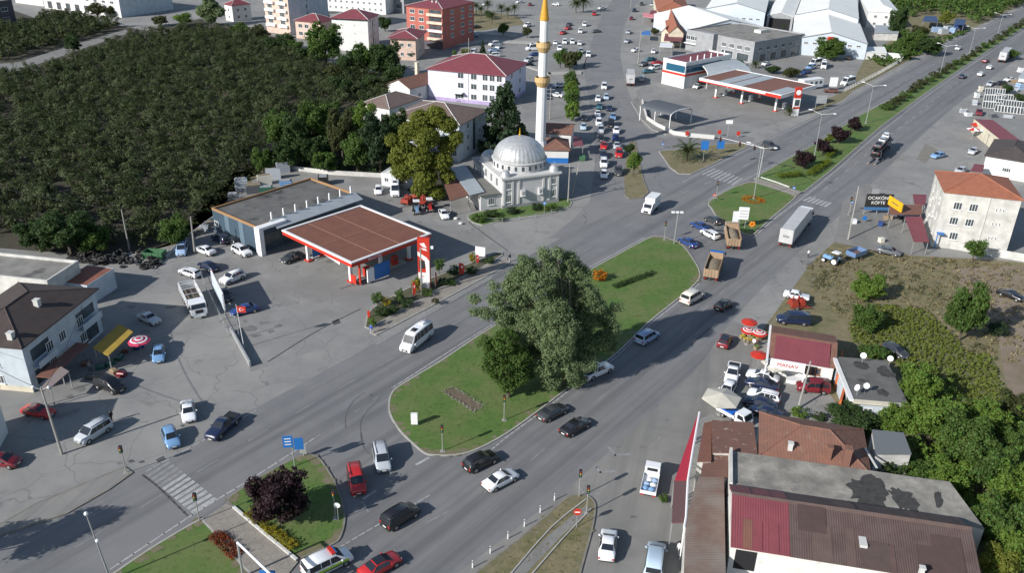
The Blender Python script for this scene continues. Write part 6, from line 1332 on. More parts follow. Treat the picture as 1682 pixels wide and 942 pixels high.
for a in [(456,212,20,24,262,'leafy tree leftmost of the garden trees behind the station',l_mid),(487,222,22,28,272,'dark tree second from the left of the garden trees',l_dark),(515,198,24,26,262,'green tree with a pointed top among the garden trees',l_mid),
  (541,190,18,20,255,'tall slim tree in the back row of garden trees',l_mid),(560,218,22,30,272,'bushy tree in the middle of the garden trees',l_olive),(596,195,22,22,250,'lighter tree beside the brown roofed house',l_lite),(622,228,28,36,284,'blue green broad tree rightmost of the garden trees',l_con),
  (648,222,20,34,282,'dark tree squeezed between garden trees and yellow green tree',l_dark),(532,265,20,14,284,'low bright tree in front of the middle garden trees',l_mid),(585,250,22,24,284,'rounded low tree in front of the garden trees',l_mid),(430,262,16,16,284,'small tree at the orchard corner above the scrap yard',l_mid),(470,255,20,18,280,'low tree behind the scrap slabs',l_dark),(510,248,18,20,276,'low dark tree behind the white wall',l_dark)]: tree(*a[:5], a[6], a[5], 'big', G1)
G2 = 'trees between orchard and apartments'
for a in [(533,72,28,26,105,'broad round tree in front of the white apartment block',l_mid),(575,105,22,18,125,'dark tree lower right of the white apartment block',l_dark),(600,96,22,20,122,'green tree below the white apartment block corner',l_mid),(632,98,24,24,128,'dense dark tree left of the peach house',l_dark),(648,120,18,18,140,'dark tree beside the tall chimney',l_dark),
  (468,66,16,14,82,'dark tree before the tall blue end apartment',l_dark),(500,88,16,14,102,'dark tree before the maroon roofed small house',l_dark),(552,118,20,16,134,'greyish tree at the orchard edge',l_olive),(632,38,10,12,52,'round dark tree left of the red block',l_dark),
  (118,70,12,14,86,'dark tree beside the farm track',l_dark),(158,14,14,10,28,'light leaved tree before the white industrial building',l_olive),(180,17,8,7,28,'small brownish tree before the white industrial building',l_olive),(108,378,40,26,418,'large dark tree above the tyre pile',l_dark),(60,385,30,20,414,'dark tree left of the large one above the tyre pile',l_dark),
  (286,380,24,20,408,'bushy green tree above the green skip',l_mid),(155,392,24,18,418,'green tree right of the large dark one above the tyres',l_mid),(445,70,12,10,84,'dark tree at the left foot of the tall peach balconies',l_dark),(485,75,12,10,88,'green tree below the maroon roofed small house',l_mid),(425,52,16,12,66,'olive tree at the orchard end left of the balconies',l_olive),(395,46,14,10,58,'green tree between willow and tall apartment',l_mid),(300,30,14,8,42,'yellow green bush like tree left of the willow',l_lite),(262,32,12,7,42,'low tree at the end of the farm track',l_olive),(676,88,8,8,98,'dark tree in front of the peach house corner',l_dark),(608,135,16,14,150,'dark tree above the brown hip roof',l_dark),(560,140,18,16,160,'dark tree at the orchard side above the garden',l_dark),(524,10,10,9,22,'yellow green tree before the white public building',l_lite),(1013-480,28,8,7,38,'small tree at the corner of the white public building',l_mid)]: tree(*a[:5], a[6], a[5], 'big' if a[2]>20 else 'mid', G2)
tree(828,198,44,50,250,l_con,'ragged dark pine behind the mosque dome','conifer',name='pine_tree',cat='pine tree'); tree(793,76,6,10,90,l_con,'little conifer among the parked cars on the square','cone',name='conifer')
G3 = 'round street trees on the square'
for a in [(921,94,12,13,112,'leftmost clipped tree of the clump right of the minaret',l_mid),(936,96,13,14,114,'middle clipped tree of the clump right of the minaret',l_olive),(948,92,9,11,108,'rightmost clipped tree of the clump right of the minaret',l_mid),(826.6,46,9,9,59,'ball shaped tree left of two in the sunny street',l_mid),(866,51,8,7,62,'ball shaped tree right of two in the sunny street',l_olive),(803,23,7,7,32,'dark ball shaped tree in the palm garden',l_dark),(759,15,6,9,26,'dark tree at the left end of the palm garden',l_dark)]: tree(*a[:5], a[6], a[5], 'mid', G3)
for i,y in enumerate((131,147,163,180)): tree(938+i*.7, y, 13, 16, y+18, l_lite if i%2 else l_mid, ['topmost','second','third','lowest'][i]+' tree of the tall green tree row right of the minaret', 'mid', 'tree row along the avenue')
tree(1034,243,9,9,258,l_dark,'dark round tree at the upper end of the narrow traffic island','mid'); tree(1042,264,12,16,288,l_lite,'bright green tree on the narrow traffic island','mid')
G4 = 'purple leaved trees'
for a in [(1322,260,17,15,276,'purple tree lowest of the row on the upper median','mid'),(1353,240,15,15,256,'purple tree second of the row on the upper median','mid'),(1380,221,16,14,236,'purple tree third of the row on the upper median','mid'),(1404,203,12,13,216,'purple tree topmost of the row on the upper median','mid')]: tree(*a[:5], l_purp, a[5], a[6], G4)
tree(456,818,46,38,862,l_purp,'big dark purple tree on the lower left grass island','big',G4)
for a in [(1364,80,24,15,98,'round green tree before the emblem gable warehouse',l_mid,'big'),(1287,38,11,9,48,'dark tree in front of the open warehouse bay',l_dark,'mid'),(1270,113,13,8,121,'dark bush like tree behind the pump canopy',l_dark,'mid'),(1300,118,15,8,127,'yellow green low tree behind the pump canopy',l_olive,'mid'),(1213,102,9,6,108,'small tree at the grey block corner',l_mid,'mid'),
  (1089,19,8,9,29,'green tree before the orange roofed shops',l_mid,'mid'),(1076,51,7,6,58,'low olive tree beside the blue market stall',l_olive,'mid'),(1136,34,9,8,44,'dark tree between orange shop and warehouse',l_dark,'mid'),
  (1475,36,15,22,62,'tall dark tree right of the white two storey house',l_dark,'big'),(1500,66,22,14,84,'dense dark tree above the roadside grass',l_mid,'big'),(1528,76,20,11,90,'dark tree near the road bend of the meadow',l_dark,'big'),(1488,88,14,8,98,'low bushy tree at the end of the white yard wall',l_mid,'mid'),(1555,28,12,12,44,'yellowish tree between the dark blue sheds',l_yel,'mid'),(1512,50,14,9,62,'greyish bare looking tree left of the dark blue sheds',l_olive,'mid'),
  (1428,472,27,17,492,'bright green bushy tree in the middle of the dirt lot',l_lite,'big'),(1425,522,24,18,542,'dark green bushy tree above the greengrocer roofs',l_mid,'big'),(1589,512,30,38,560,'tall oval tree on the dirt lot at the right',l_mid,'big'),(1640,540,16,11,552,'small blue green tree right of the tall oval one',l_con,'mid'),(1603,408,17,15,432,'small tree in front of the white block wall',l_mid,'mid'),
  (1400,688,40,20,706,'dark thin leaved tree in front of the pale blue house wall',l_dark,'big'),(1436,578,24,16,592,'green tree between tiles and dark flat roof',l_mid,'mid'),(1662,88,12,8,98,'green tree beside the far lorry at the right edge',l_mid,'mid'),(1655,145,9,8,154,'dark round tree among the window frames',l_dark,'mid'),(1678,160,12,8,168,'dark round tree at the right edge of the window frames',l_dark,'mid')]: tree(*a[:5], a[6], a[5], a[7], 'scattered trees on the right')
G5 = 'trees filling the lower right corner'
for i,a in enumerate([(1512,632,32,28,668,l_lite,'pale green tree topmost by the pale blue house'),(1470,690,26,22,716,l_lite,'pale green tree right below the pale blue house'),(1535,690,38,32,730,l_lite,'broad pale green tree left of the shaded gap'),(1585,722,40,34,765,l_mid,'broad tree right of the slate lean to'),(1625,690,30,26,722,l_lite,'light tree on the field side of the corner trees'),
   (1560,785,34,26,812,l_lite,'light tree above the pale concrete roof end'),(1625,765,40,34,808,l_mid,'large tree in the middle of the right edge'),(1668,800,36,32,840,l_lite,'large light tree at the right edge'),(1640,862,40,36,908,l_mid,'large tree right of the dark shed roof'),(1668,730,24,22,756,l_mid,'tree at the right edge above the large light one'),
   (1592,835,24,18,852,l_lite,'small light tree at the tip of the concrete roof'),(1672,905,30,34,950,l_lite,'light tree lowest at the right edge'),(1640,930,28,26,965,l_yel,'yellowish tree lowest beside the dark shed'),(1458,768,28,20,786,l_dark,'dark tree between tiled house and concrete roof'),(1502,772,30,20,790,l_mid,'dense tree below the slate lean to'),(1490,655,20,18,676,l_lite,'small light tree right of the dark flat roof'),(1665,670,26,20,692,l_olive,'olive tree at the field edge of the corner trees')]):
    tree(*a[:5], a[5], a[6], 'big', G5)
tree(1090,818,9,8,826,l_mid,'small potted tree at the awning of the side road','small')
# far wood and undergrowth
field('woodland','mass of far trees behind the white house at the top right','woodland',[GP([(1432,-20),(1445,22),(1490,28),(1530,22),(1600,38),(1640,28),(1682,5),(1850,-80),(1700,-100),(1500,-60)])],6.5,12,12,1.1,8,l_mid,seed=8)
field('undergrowth','rough undergrowth between the yard wall and the upper carriageway','undergrowth',[GP([(1428,92),(1470,70),(1560,62),(1600,48),(1560,66),(1500,96),(1450,112),(1430,104)])],2.5,10,6,.6,1.8,l_mid,seed=9)
sheet('creeper_bed', GP([(1395,530),(1440,500),(1520,510),(1560,545),(1590,580),(1632,585),(1640,620),(1655,660),(1682,720),(1560,720),(1500,640),(1470,600),(1400,560)]), .022, mat('creeper_ground',(.085,.10,.03),.95,col2=(.12,.13,.05),scale=.8,col3=(.15,.13,.07),scale3=.2,bump=1,bscale=7))
field('ground_cover','bright green creeping plants covering the field right of the flat roofs','ground cover',[GP([(1395,530),(1440,500),(1520,510),(1560,545),(1590,580),(1632,585),(1640,620),(1655,660),(1682,720),(1560,720),(1500,640),(1470,600),(1400,560)])],.62,10,4,.24,.5,leafmat('leaf_vine',(.18,.215,.04),(.13,.165,.035),v=.15),seed=10,jit=.4)
field('weeds','brown and green weeds scattered over the dirt lot','weeds',[GP([(1325,440),(1375,402),(1460,420),(1640,430),(1682,440),(1682,600),(1640,590),(1600,580),(1540,520),(1440,500),(1390,535),(1330,470)])],1.5,7,4,.26,.28,l_dry,seed=12,jit=.5)
field('weeds','green weed tufts among the dry weeds of the dirt lot','weeds',[GP([(1325,440),(1375,410),(1460,424),(1640,436),(1682,470),(1660,560),(1600,580),(1540,520),(1440,500),(1390,535),(1330,470)])],4.0,12,6,.28,.45,l_olive,seed=13,jit=.5,prob=.45)
field('weeds','weeds along the orchard edge behind the station','weeds',[GP([(290,392),(345,352),(400,300),(440,275),(425,262),(390,290),(340,345),(280,385)])],1.3,10,5,.35,1.0,l_olive,seed=14)
field('weeds','low green growth under the garden trees','weeds',[GP([(440,275),(470,240),(640,200),(660,280),(628,289),(540,283)])],2.2,10,6,.45,1.2,l_dark,seed=15)
field('grass_tufts','short tufts on the big grass island','grass',[GP([(660,640),(800,550),(980,450),(1090,397),(1140,430),(1130,470),(1010,575),(830,700),(760,735),(690,735)])],.55,5,2,.13,.10,leafmat('grass_blade',(.075,.13,.025),(.11,.135,.04)),seed=16,jit=.5)
field('grass_tufts','short tufts on the lower left grass island','grass',[GP([(380,822),(510,752),(560,830),(555,885),(490,915)])],.5,5,2,.12,.10,MATS['grass_blade'],seed=17,jit=.5)
field('grass_tufts','dry tufts on the lower kerbed island','grass',[GP([(820,925),(930,825),(965,822),(970,845),(940,942),(800,960)])],.5,5,2,.14,.12,l_dry,seed=18,jit=.5)
field('undergrowth','bright undergrowth below the trees of the lower right corner','undergrowth',[GP([(1470,700),(1510,620),(1560,660),(1660,690),(1760,780),(1760,1000),(1625,1000),(1618,880),(1560,800),(1500,770)])],1.8,14,10,.32,3.4,l_lite,seed=19)
# hedges and shrubs
G6 = 'shrubs in the median hedge'
pts = [(1455,181),(1463,177),(1471,172),(1479,167),(1487,161),(1497,152),(1507,146),(1517,140),(1527,134),(1537,128),(1550,121),(1562,114),(1574,107),(1586,100),(1597,93),(1608,86),(1619,79.5),(1630,73),(1641,66),(1652,59.5),(1662,53.5),(1672,47),(1682,41)]
for i,(x,y) in enumerate(pts): tree(x, y-6, 12 if y>100 else 9, 7 if y>100 else 5.5, y, l_olive if i%4 else l_mid, ['first','second','third','fourth','fifth','sixth','seventh','eighth','ninth','tenth','eleventh','twelfth','thirteenth','fourteenth','fifteenth','sixteenth','seventeenth','eighteenth','nineteenth','twentieth','third last','second last','last'][i]+' hedge bush along the upper median, counted from the purple trees', 'small', G6, 'bush', ratio=.8)
def hedge(a, b, w, h, m, label, cat='hedge', name='hedge'):
    P, Q_ = G(*a), G(*b); d = Q_-P; L = d.length; rng = np.random.default_rng(int(a[0])); n = int(L*w*22)+20
    cl = np.c_[rng.random(n)*L, (rng.random(n)-.5)*w, h*(.35+.55*rng.random(n)), np.full(n,.26)]; Q = leaves(cl, 14, .14, rng); Q[:,:,2] = np.clip(Q[:,:,2], .02, h+.08)
    o = inst(name, quadmesh(name, Q, m), None, (P.x,P.y,.1), math.atan2(d.y,d.x)); return tag(o, label, cat)
hedge((1274,294),(1316,290),1.8,1.3,l_hedge,'yellow green clipped hedge lying across the median grass'); hedge((1328,291),(1360,269),1.8,1.3,l_hedge,'yellow green clipped hedge running diagonally along the median kerb'); hedge((1358,262),(1372,252),1.5,1.4,l_hedge,'short rounded yellow green hedge under the purple trees')
hedge((406,846),(486,905),1.1,.6,l_gold,'yellow flowering hedge along the white kerb below the purple tree'); hedge((352,880),(392,918),1.6,.5,l_red,'rust red flower border beside the paved path'); hedge((1008,474),(1074,450),1.2,.5,l_dark,'low dark hedge on the big island right of the huge tree')
tree(1361,226,9,6,236,l_hedge,'bright lime bush between the purple trees','small',name='bush'); tree(985,452,14,9,462,l_orange,'orange flowering bush at the right edge of the huge tree','small',name='bush')
c = G(1237,330); rng = np.random.default_rng(2); cl = []
for i in range(150): t = rng.random()*6.28; r = 1.1+1.5*rng.random(); cl.append((r*math.cos(t), r*math.sin(t), .22, .22))
o = inst('flower_bed', quadmesh('flower_bed', leaves(np.array(cl), 16, .13, rng), l_orange), None, (c.x,c.y,.1)); tag(o,'round bed of orange and yellow flowers on the upper junction island','flower bed')
Pb = GP([(727,645),(744,638),(794,668),(778,679)]); cl = []
for i in range(4):
    a, b = Pb[i], Pb[(i+1)%4]; n = int((b-a).length*5)
    for j in range(n): q = a.lerp(b, j/n); cl.append((q.x+rng.normal()*.12, q.y+rng.normal()*.12, .25, .16))
o = inst('flower_border', quadmesh('flower_border', leaves(np.array(cl), 9, .12, rng), l_white)); tag(o,'white flower border round the small rectangular bed on the big island','flower border',kind='stuff')
G7 = 'shrubs in the bed beside the petrol station'
for a in [(620,490,10,11,506,l_mid,'clipped green ball shrub leftmost in the station bed'),(657,484,10,11,499,l_mid,'clipped green ball shrub second in the station bed'),(688,460,8,10,474,l_mid,'green shrub half hidden by the tall price sign'),(721,434,10,10,450,l_mid,'clipped green ball shrub right of the tall price sign'),
  (634,495,9,7,506,l_gold,'golden shrub right of the leftmost ball shrub'),(683,468,9,10,482,l_gold,'golden shrub at the foot of the tall price sign'),(776,423,7,8,434,l_gold,'golden shrub beside the grey board'),(744,444,12,8,456,l_con,'blue green spreading shrub in the station bed'),(727,462,9,6,470,l_con,'low blue green shrub under the ball shrub'),
  (628,512,13,8,521,l_dark,'dark shrub below the leftmost ball shrub'),(612,528,9,8,538,l_lite,'light shrub at the lower tip of the station bed'),(645,508,12,6,515,l_dark,'dark low shrub in the lower station bed'),(668,498,12,6,506,l_dark,'dark low shrub below the golden one'),(700,480,12,5,487,l_mid,'low shrub right of the sign foot'),(740,463,12,4,468,l_mid,'low shrub near the road side of the bed'),(775,444,12,5,450,l_dark,'low dark shrub towards the right end of the bed'),(803,427,11,5,433,l_dark,'dark shrub at the right tip of the bed')]:
    tree(*a[:5], a[5], a[6], 'small', G7, 'bush')
G8 = 'shrubs on the grass in front of the mosque'
for a in [(786,358,14,7,365,l_mid,'lowest shrub at the left end of the mosque grass'),(808,351,14,7,357,l_dark,'blue green spreading shrub left of the mosque window'),(843,345,14,6,351,l_con,'grey green shrub in the middle of the mosque front'),(824,359,8,4,363,l_mid,'small low shrub near the mosque fence'),(882,339,11,7,346,l_con,'round grey green shrub below the mosque bay'),(895,342,5,6,348,l_hedge,'little yellow green shrub by the blue sign'),(910,340,11,6,346,l_mid,'shrub at the right end of the mosque grass')]: tree(*a[:5], a[5], a[6], 'small', G8, 'bush')
for a in [(1312,678,16,8,685,l_lite,'light green shrub at the lower edge of the greengrocer yard'),(1345,684,14,6,690,l_dark,'dark shrub left of the thin leaved tree'),(733,703,6,3,706,l_olive,'weed bush on the kerb path by the minibus') if 0 else (466+1-2,0,0,0,0,0,'')]:
    if a[2]: tree(*a[:5], a[5], a[6], 'small', None, 'bush')
tree(715,492+2,7,4,508-6,l_olive,'scrubby weed bush on the pavement edge above the minibus','small',name='bush')
tree(765,84,9,5,90,l_yel,'yellow green bush behind the red school roof','small',name='bush'); tree(747,86,5,4,91,l_lite,'small light bush behind the red school roof','small',name='bush')
# palms
_pm = {}
def palm(x, by, h, r, label, group='palm trees'):
    if 'c' not in _pm:
        rng = np.random.default_rng(4); qs = []
        for i in range(34):
            t = i*2.4; el = 1.2-1.5*(i/34); p = Vector((0,0,0)); d = Vector((math.cos(t)*math.cos(el),math.sin(t)*math.cos(el),math.sin(el))); side = Vector((-math.sin(t),math.cos(t),0))
            for j in range(7):
                q = p+d*.17; w = .085*(1.1-j/8)
                for s in (1,-1):
                    for u in (0,.5): a = p.lerp(q,u); b = p.lerp(q,u+.35); qs.append([tuple(a),tuple(b),tuple(b+side*s*w*2+d*.06-Vector((0,0,.05))),tuple(a+side*s*w*2+d*.08-Vector((0,0,.06)))])
                p = q; d = (d+Vector((0,0,-.20))).normalized()
        _pm['c'] = quadmesh('fronds', np.array(qs), leafmat('palm_leaf',(.075,.10,.035),(.05,.07,.025))); t = MB(); [t.tube((0,0,k/8),(0,0,(k+1)/8+.01),1.0,.82,8) for k in range(8)]; _pm['t'] = t.mesh('trunk', m_bark)
    b = G(x, by); o = empty('palm_tree', (b.x,b.y,0), x, label, 'palm tree', group); inst('trunk', _pm['t'], o, (0,0,0), 0, (.22,.22,h)); inst('crown', _pm['c'], o, (0,0,h), x, (r,r,r)); return o
palm(1128,264,2.6,3.6,'large palm on the triangular verge beside the blue signs')
for i,(x,y,lab) in enumerate([(764,38,'short palm left in the palm garden below the others'),(782,24,'tall palm left of the middle of the palm garden'),(790,30,'palm beside the dark ball tree'),(801,20,'palm right behind the dark ball tree'),(808,40,'palm at the front of the palm garden'),(823,27,'tall palm right of the dark ball tree'),(834,31,'palm second from the right in the garden'),(845,27,'palm rightmost in the garden'),(769,27,'palm at the back left of the garden')]): palm(x,y,4.2,2.6,lab)
palm(958,20,5.5,4.6,'big palm on the square by the white van'); palm(946,21,4.5,3.8,'smaller palm left of the big one on the square'); palm(1296,190,1.4,1.8,'small palm left of the red and white totem'); palm(1240,112,1.5,2.0,'small palm at the grey block corner')
# ================= STREET FURNITURE =================
def ent(name, px, label, cat=None, group=None, rz=0, z=0): p = G(*px); return empty(name, (p.x,p.y,z), rz, label, cat or name.replace('_',' '), group)
m_conp = mat('pole_concrete', (.30,.29,.27), .9, col2=(.22,.21,.19), scale=2); m_lampglass = mat('lamp_glass', (.7,.7,.7), .2)
ra = ROAD_ANG
def lamp(px, h, label, arms=2, ang=None, L=2.6, group='street lamps on the median'):
    o = ent('street_lamp', px, label, 'street lamp', group, (ra+math.pi/2) if ang is None else ang)
    MB().tube((0,0,0),(0,0,h),.11,.06).build('pole', m_steel, o); MB().box(-.25,-.25,0,.25,.25,.25).build('base', m_conp, o)
    for s in ([1,-1] if arms == 2 else [1]):
        a = MB().tube((0,0,h-.1),(s*L,0,h+.6),.05,.04,6); q = a.build('arm', m_steel, o); MB().box(min(s*L-.1,s*(L+.8)),-.16,h+.55,max(s*L-.1,s*(L+.8)),.16,h+.72).build('lamp_head', m_lampglass, q)
lamp((1238,327),11.5,'tall twin arm lamp standing in the orange flower circle'); lamp((1337,260),11.2,'twin arm lamp among the purple trees of the median'); lamp((1422,203),10.8,'twin arm lamp above the purple trees of the median'); lamp((1544,122),10,'twin arm lamp halfway up the far median hedge')
lamp((1592,89),10,'twin arm lamp second furthest along the median hedge'); lamp((1637,63),10,'twin arm lamp furthest along the median hedge')
o = ent('street_lamp',(182,955),'lamp with two globe heads at different heights in the lower left corner','street lamp',rz=.3); MB().tube((0,0,0),(-.6,0,8.6),.1,.06).build('pole',m_steel,o); MB().ball((-.6,0,8.7),.22).build('lamp_head',m_lampglass,o,smooth=True); MB().ball((-.25,0,5.3),.22).build('lamp_head',m_lampglass,o,smooth=True)
def cpole(px, h, label, lean=(0,0), lamps=0, cross=0, r=.17, group='concrete power poles'):
    o = ent('power_pole', px, label, 'pole', group); x, y = lean; MB().tube((0,0,0),(x,y,h),r,r*.6).build('pole',m_conp,o)
    for k in range(lamps): s = 1 if k else -1; q = MB().tube((x,y,h-.4),(x+s*.8,y,h),.05).build('arm',m_steel,o); MB().ball((x+s*.9,y,h),.2).build('lamp_head',m_lampglass,q,smooth=True)
    for k in range(cross): MB().box(x-1.2,y-.06,h-.6-k*1.1,x+1.2,y+.06,h-.45-k*1.1).build('cross_arm',m_steel,o)
    return o
cpole((102,747),9.4,'leaning concrete pole with two small lamps beside the red car at the left',(-.5,.2),2); cpole((693,485),8.6,'slim concrete pole right in front of the tall price sign'); cpole((933,332),8.5,'grey pole at the right corner of the mosque',(0,0),0,1)
cpole((939,322),7,'second slanting pole at the right corner of the mosque',(1.5,2)); cpole((1048,104),12,'tall pale concrete pole beside the avenue kerb',(.2,0),0,1,.25); cpole((903,196),9,'pole with three cross arms right of the minaret',(0,0),0,3); cpole((213,412),8,'thin dark pole above the tyre pile'); cpole((1393,398-4),10,'slanting pale pole left of the black billboard',(1.2,3)); cpole((770,96),7.5,'slim steel mast in the shaded car park'); cpole((320,416),0.1+7,'lattice mast beside the estate car in the left yard',(.3,0),0,0,.2)
cpole((1311,672),6.5,'slim pole in front of the wine red van',(1.0,1.5)); cpole((1036,8+5),8,'pale pole at the top of the avenue')
# wires between two poles at the left
# floodlight mast at the island tip
o = ent('floodlight_mast',(1106.6,402),'floodlight mast with three lamps at the tip of the big island','floodlight mast'); MB().tube((0,0,0),(.2,.1,6.6),.09).build('pole',m_steel,o)
for s in (-1,0,1): MB().box(s*.8-.3,-.3,6.5,s*.8+.3,.1,6.8).build('lamp_head',m_lampglass,o)
MB().box(-1.1,-.05,6.45,1.1,.05,6.55).build('cross_arm',m_steel,o)
o = ent('gantry_signal',(1246,293),'traffic light mast reaching a long arm over the upper carriageway','traffic light mast'); p0 = G(1246,293); e = G(1180,228,7.2)-p0; tp = Vector((.3,.2,7.2))
MB().tube((0,0,0),tp,.18,.14).build('pole',m_steel,o); MB().tube(tp,(e.x,e.y,7.6),.12,.07).build('arm',m_steel,o)
for t in (.2,.52,.95):
    q = tp.lerp(Vector((e.x,e.y,7.6)),t); s = MB().box(q.x-.22,q.y-.2,q.z-1.0,q.x+.22,q.y+.1,q.z+.1).build('signal_head',m_blk,o); MB().ball((q.x,q.y-.2,q.z-.15),.1).build('lens',m_tail,s)
def signal(px, label, h=3.1, rz=0):
    o = ent('traffic_light',px,label,'traffic light','traffic lights on posts',rz); MB().tube((0,0,0),(0,0,h),.06).build('pole',m_conp,o); MB().box(-.3,-.3,0,.3,.3,.12).build('base',m_conp,o)
    s = MB().box(-.16,-.24,h-.1,.16,.1,h+.85).build('signal_head',m_blk,o)
    for k,m in enumerate((m_tail,m_yel,mat('green_lens',(.02,.2,.08),.3) if 'green_lens' not in MATS else MATS['green_lens'])): MB().ball((0,-.23,h+.68-.29*k),.09,8).build('lens',m,s)
for px,lab in [((951,818),'traffic light at the top edge of the lower dry island'),((963.4,845),'traffic light second on the lower dry island beside the red sign'),((727,743),'traffic light at the lower tip of the big grass island'),((828,692),'traffic light below the small green tree on the big island'),((551.5,853),'traffic light at the right edge of the purple tree island'),
  ((207.6,778),'traffic light on the weedy corner left of the zebra crossing'),((327.8,857.7),'traffic light at the near end of the lower zebra crossing'),((1091,395),'traffic light left of the floodlight mast'),((1176,326),'traffic light at the left tip of the flower circle island'),((1393.6,353),'traffic light at the right side of the upper zebra crossing')]: signal(px,lab)
def roundsign(px, label, m, h=2.3, r=.35, shape=20, bar=None, rz=0, group='round road signs'):
    o = ent('road_sign',px,label,'road sign',group,rz); MB().tube((0,.03,0),(0,.03,h),.04).build('post',m_steel,o)
    s = MB(); s.tube((0,0,h),(0,-.04,h),r,r,shape); d = s.build('disc',m,o)
    if bar: MB().box(-r*.65,-.07,h-.07,r*.65,-.045,h+.07).build('bar',bar,d)
roundsign((946.7,869),'red stop like sign between the two traffic lights on the lower dry island',m_redp,bar=m_whp,r=.45); roundsign((1172,332),'red and white sign at the left tip of the flower circle island',m_redp,bar=m_whp,h=1.6); roundsign((1396,349),'blue round sign right of the upper zebra crossing',m_bluep,bar=m_whp); roundsign((1302,322),'blue round sign at the path end of the flower circle island',m_bluep,bar=m_whp,h=1.9)
roundsign((1088,244),'small blue sign at the tip of the palm verge',m_bluep,bar=m_whp,h=1.2); roundsign((894,352),'blue sign with white post in front of the mosque',m_bluep,h=2.4,bar=m_whp); roundsign((556,857),'round grey sign beside the traffic light of the purple tree island',m_whp,h=2.2)
def panel(name, px, label, parts, posts, th=.1, cat='sign', group=None, rz=0, pm=None, z=0):
    """parts: (x0,x1,z0,z1,material,y)"""
    o = ent(name,px,label,cat,group,rz,z)
    for x in posts: MB().tube((x,.12,0),(x,.12,max(p[3] for p in parts)-.05),.07).build('post',pm or m_steel,o)
    for x0,x1,z0,z1,m,y in parts: MB().box(x0,y-th/2,z0,x1,y+th/2,z1).build('panel',m,o)
    return o
o = panel('direction_sign',(484,769),'pair of blue direction panels on one post above the purple tree island',[(-1.0,.15,3.0,4.6,m_bluep,0),(.25,1.3,2.6,4.2,m_bluep,0)],[0],group='blue direction signs',rz=.15)
for z in (3.4,3.8,4.2): MB().box(-.8,-.09,z,-.05,-.06,z+.1).build('lettering',m_whp,o)
panel('direction_sign',(1154.5,268),'tall blue direction panel left of two at the palm verge',[(-.9,.9,3.4,5.6,m_bluep,0)],[0],group='blue direction signs'); panel('direction_sign',(1182,253),'tall blue direction panel right of two at the palm verge',[(-.9,.9,1.4,3.4,m_bluep,0)],[0],group='blue direction signs')
panel('information_board',(499,752),'small grey board beside the blue direction panels',[(-.4,.4,.6,1.8,m_steel,0)],[0]); o = panel('notice_board',(1218,376),'larger white notice board on the flower circle island',[(-1.0,1.0,2.0,4.6,m_whp,0)],[-.6,.6],group='white notice boards',rz=-.1)
for z in (2.5,3.1,3.7): MB().box(-.8,-.07,z,.8,-.055,z+.25).build('printed_line',m_greytrl,o)
panel('notice_board',(1206,375),'narrower white notice board beside the larger one',[(-.6,.6,1.2,3.6,m_whp,0)],[0],group='white notice boards'); 
o = ent('flower_sign',(1234,381),'orange flower shaped ornament on a post at the island edge','ornament'); MB().tube((0,0,0),(0,0,1.2),.05).build('post',m_steel,o); s = MB()
for k in range(6): s.ball((.4*math.cos(k*1.05),0,1.6+.4*math.sin(k*1.05)),.28,8,(1,.3,1))
s.build('petals',m_yel if 0 else mat('orange_petal',(.65,.2,.01),.6),o)
o = panel('box_sign',(681,700),'small white box sign on the grass of the big island',[(-.42,.42,.3,1.9,m_whp,0)],[-.2,.2],th=.35); 
# sign gantry lower left
p = G(392,955); b0, b1 = G(390,892,4.6)-p, G(444,944,4.6)-p; o = ent('sign_gantry',(392,955),'white steel sign gantry beam over the path at the lower edge','sign gantry')
MB().tube((b0.x,b0.y,0),(b0.x,b0.y,4.6),.13).build('post',m_steel,o); MB().tube((b0.x,b0.y,4.6),(b1.x,b1.y,4.6),.13).build('beam',m_whp,o); MB().tube((b1.x,b1.y,0),(b1.x,b1.y,4.6),.13).build('post',m_steel,o)
q = b0.lerp(b1,.85); MB().box(q.x-.6,q.y-.05,3.6,q.x+.9,q.y+.05,4.4).build('panel',m_bluep,o)
for i,(x,y) in enumerate([(910.5,823),(887,843),(861,866),(834,886),(805,910),(776,934)]):
    o = ent('delineator_post',(x,y),'slim white delineator post, '+['first','second','third','fourth','fifth','sixth'][i]+' from the top along the lower dry island','delineator post','white delineator posts'); MB().box(-.06,-.04,0,.06,.04,1.0,(.01,.01)).build('post',m_whp,o); MB().box(-.05,-.05,.75,.05,-.041,.9).build('reflector',m_blk,o)
# petrol totems
o = ent('price_sign',(698,475),'tall red and white petrol price sign beside the shrub bed','price sign',rz=-.12)
MB().box(-1.0,-.3,0,1.0,.3,9.4).build('body',m_redp,o)
w = MB(); w.extr([(-.98,7.0),(-.98,6.3),(.2,5.3),(.35,4.2),(.35,.2),(.95,.2),(.95,5.4),(.5,6.0)], -.34,-.305); w.build('white_swoosh',m_whp,o); w = MB(); w.extr([(-.6,8.4),(.15,8.6),(.6,7.7),(-.1,7.9)], -.34,-.305); w.extr([(-.4,7.6),(.3,7.6),(.75,7.2),(.0,7.3)],-.34,-.305); w.build('emblem',m_whp,o)
MB().box(-.95,-.34,.3,.33,-.305,3.2).build('lower_panel',m_whp,o); MB().box(-.75,-.35,3.9,.2,-.31,5.4).build('price_display',m_blk,o)
MB().box(1.0,-.1,7.5,1.6,.1,8.0).build('side_lamp',m_whp,o); text('PO',o,m_redp,.5,(-.3,-.35,2.5),(R(90),0,0))
o = ent('price_sign',(1305,190),'red and white petrol totem with round white emblem at the back station','price sign',rz=.1)
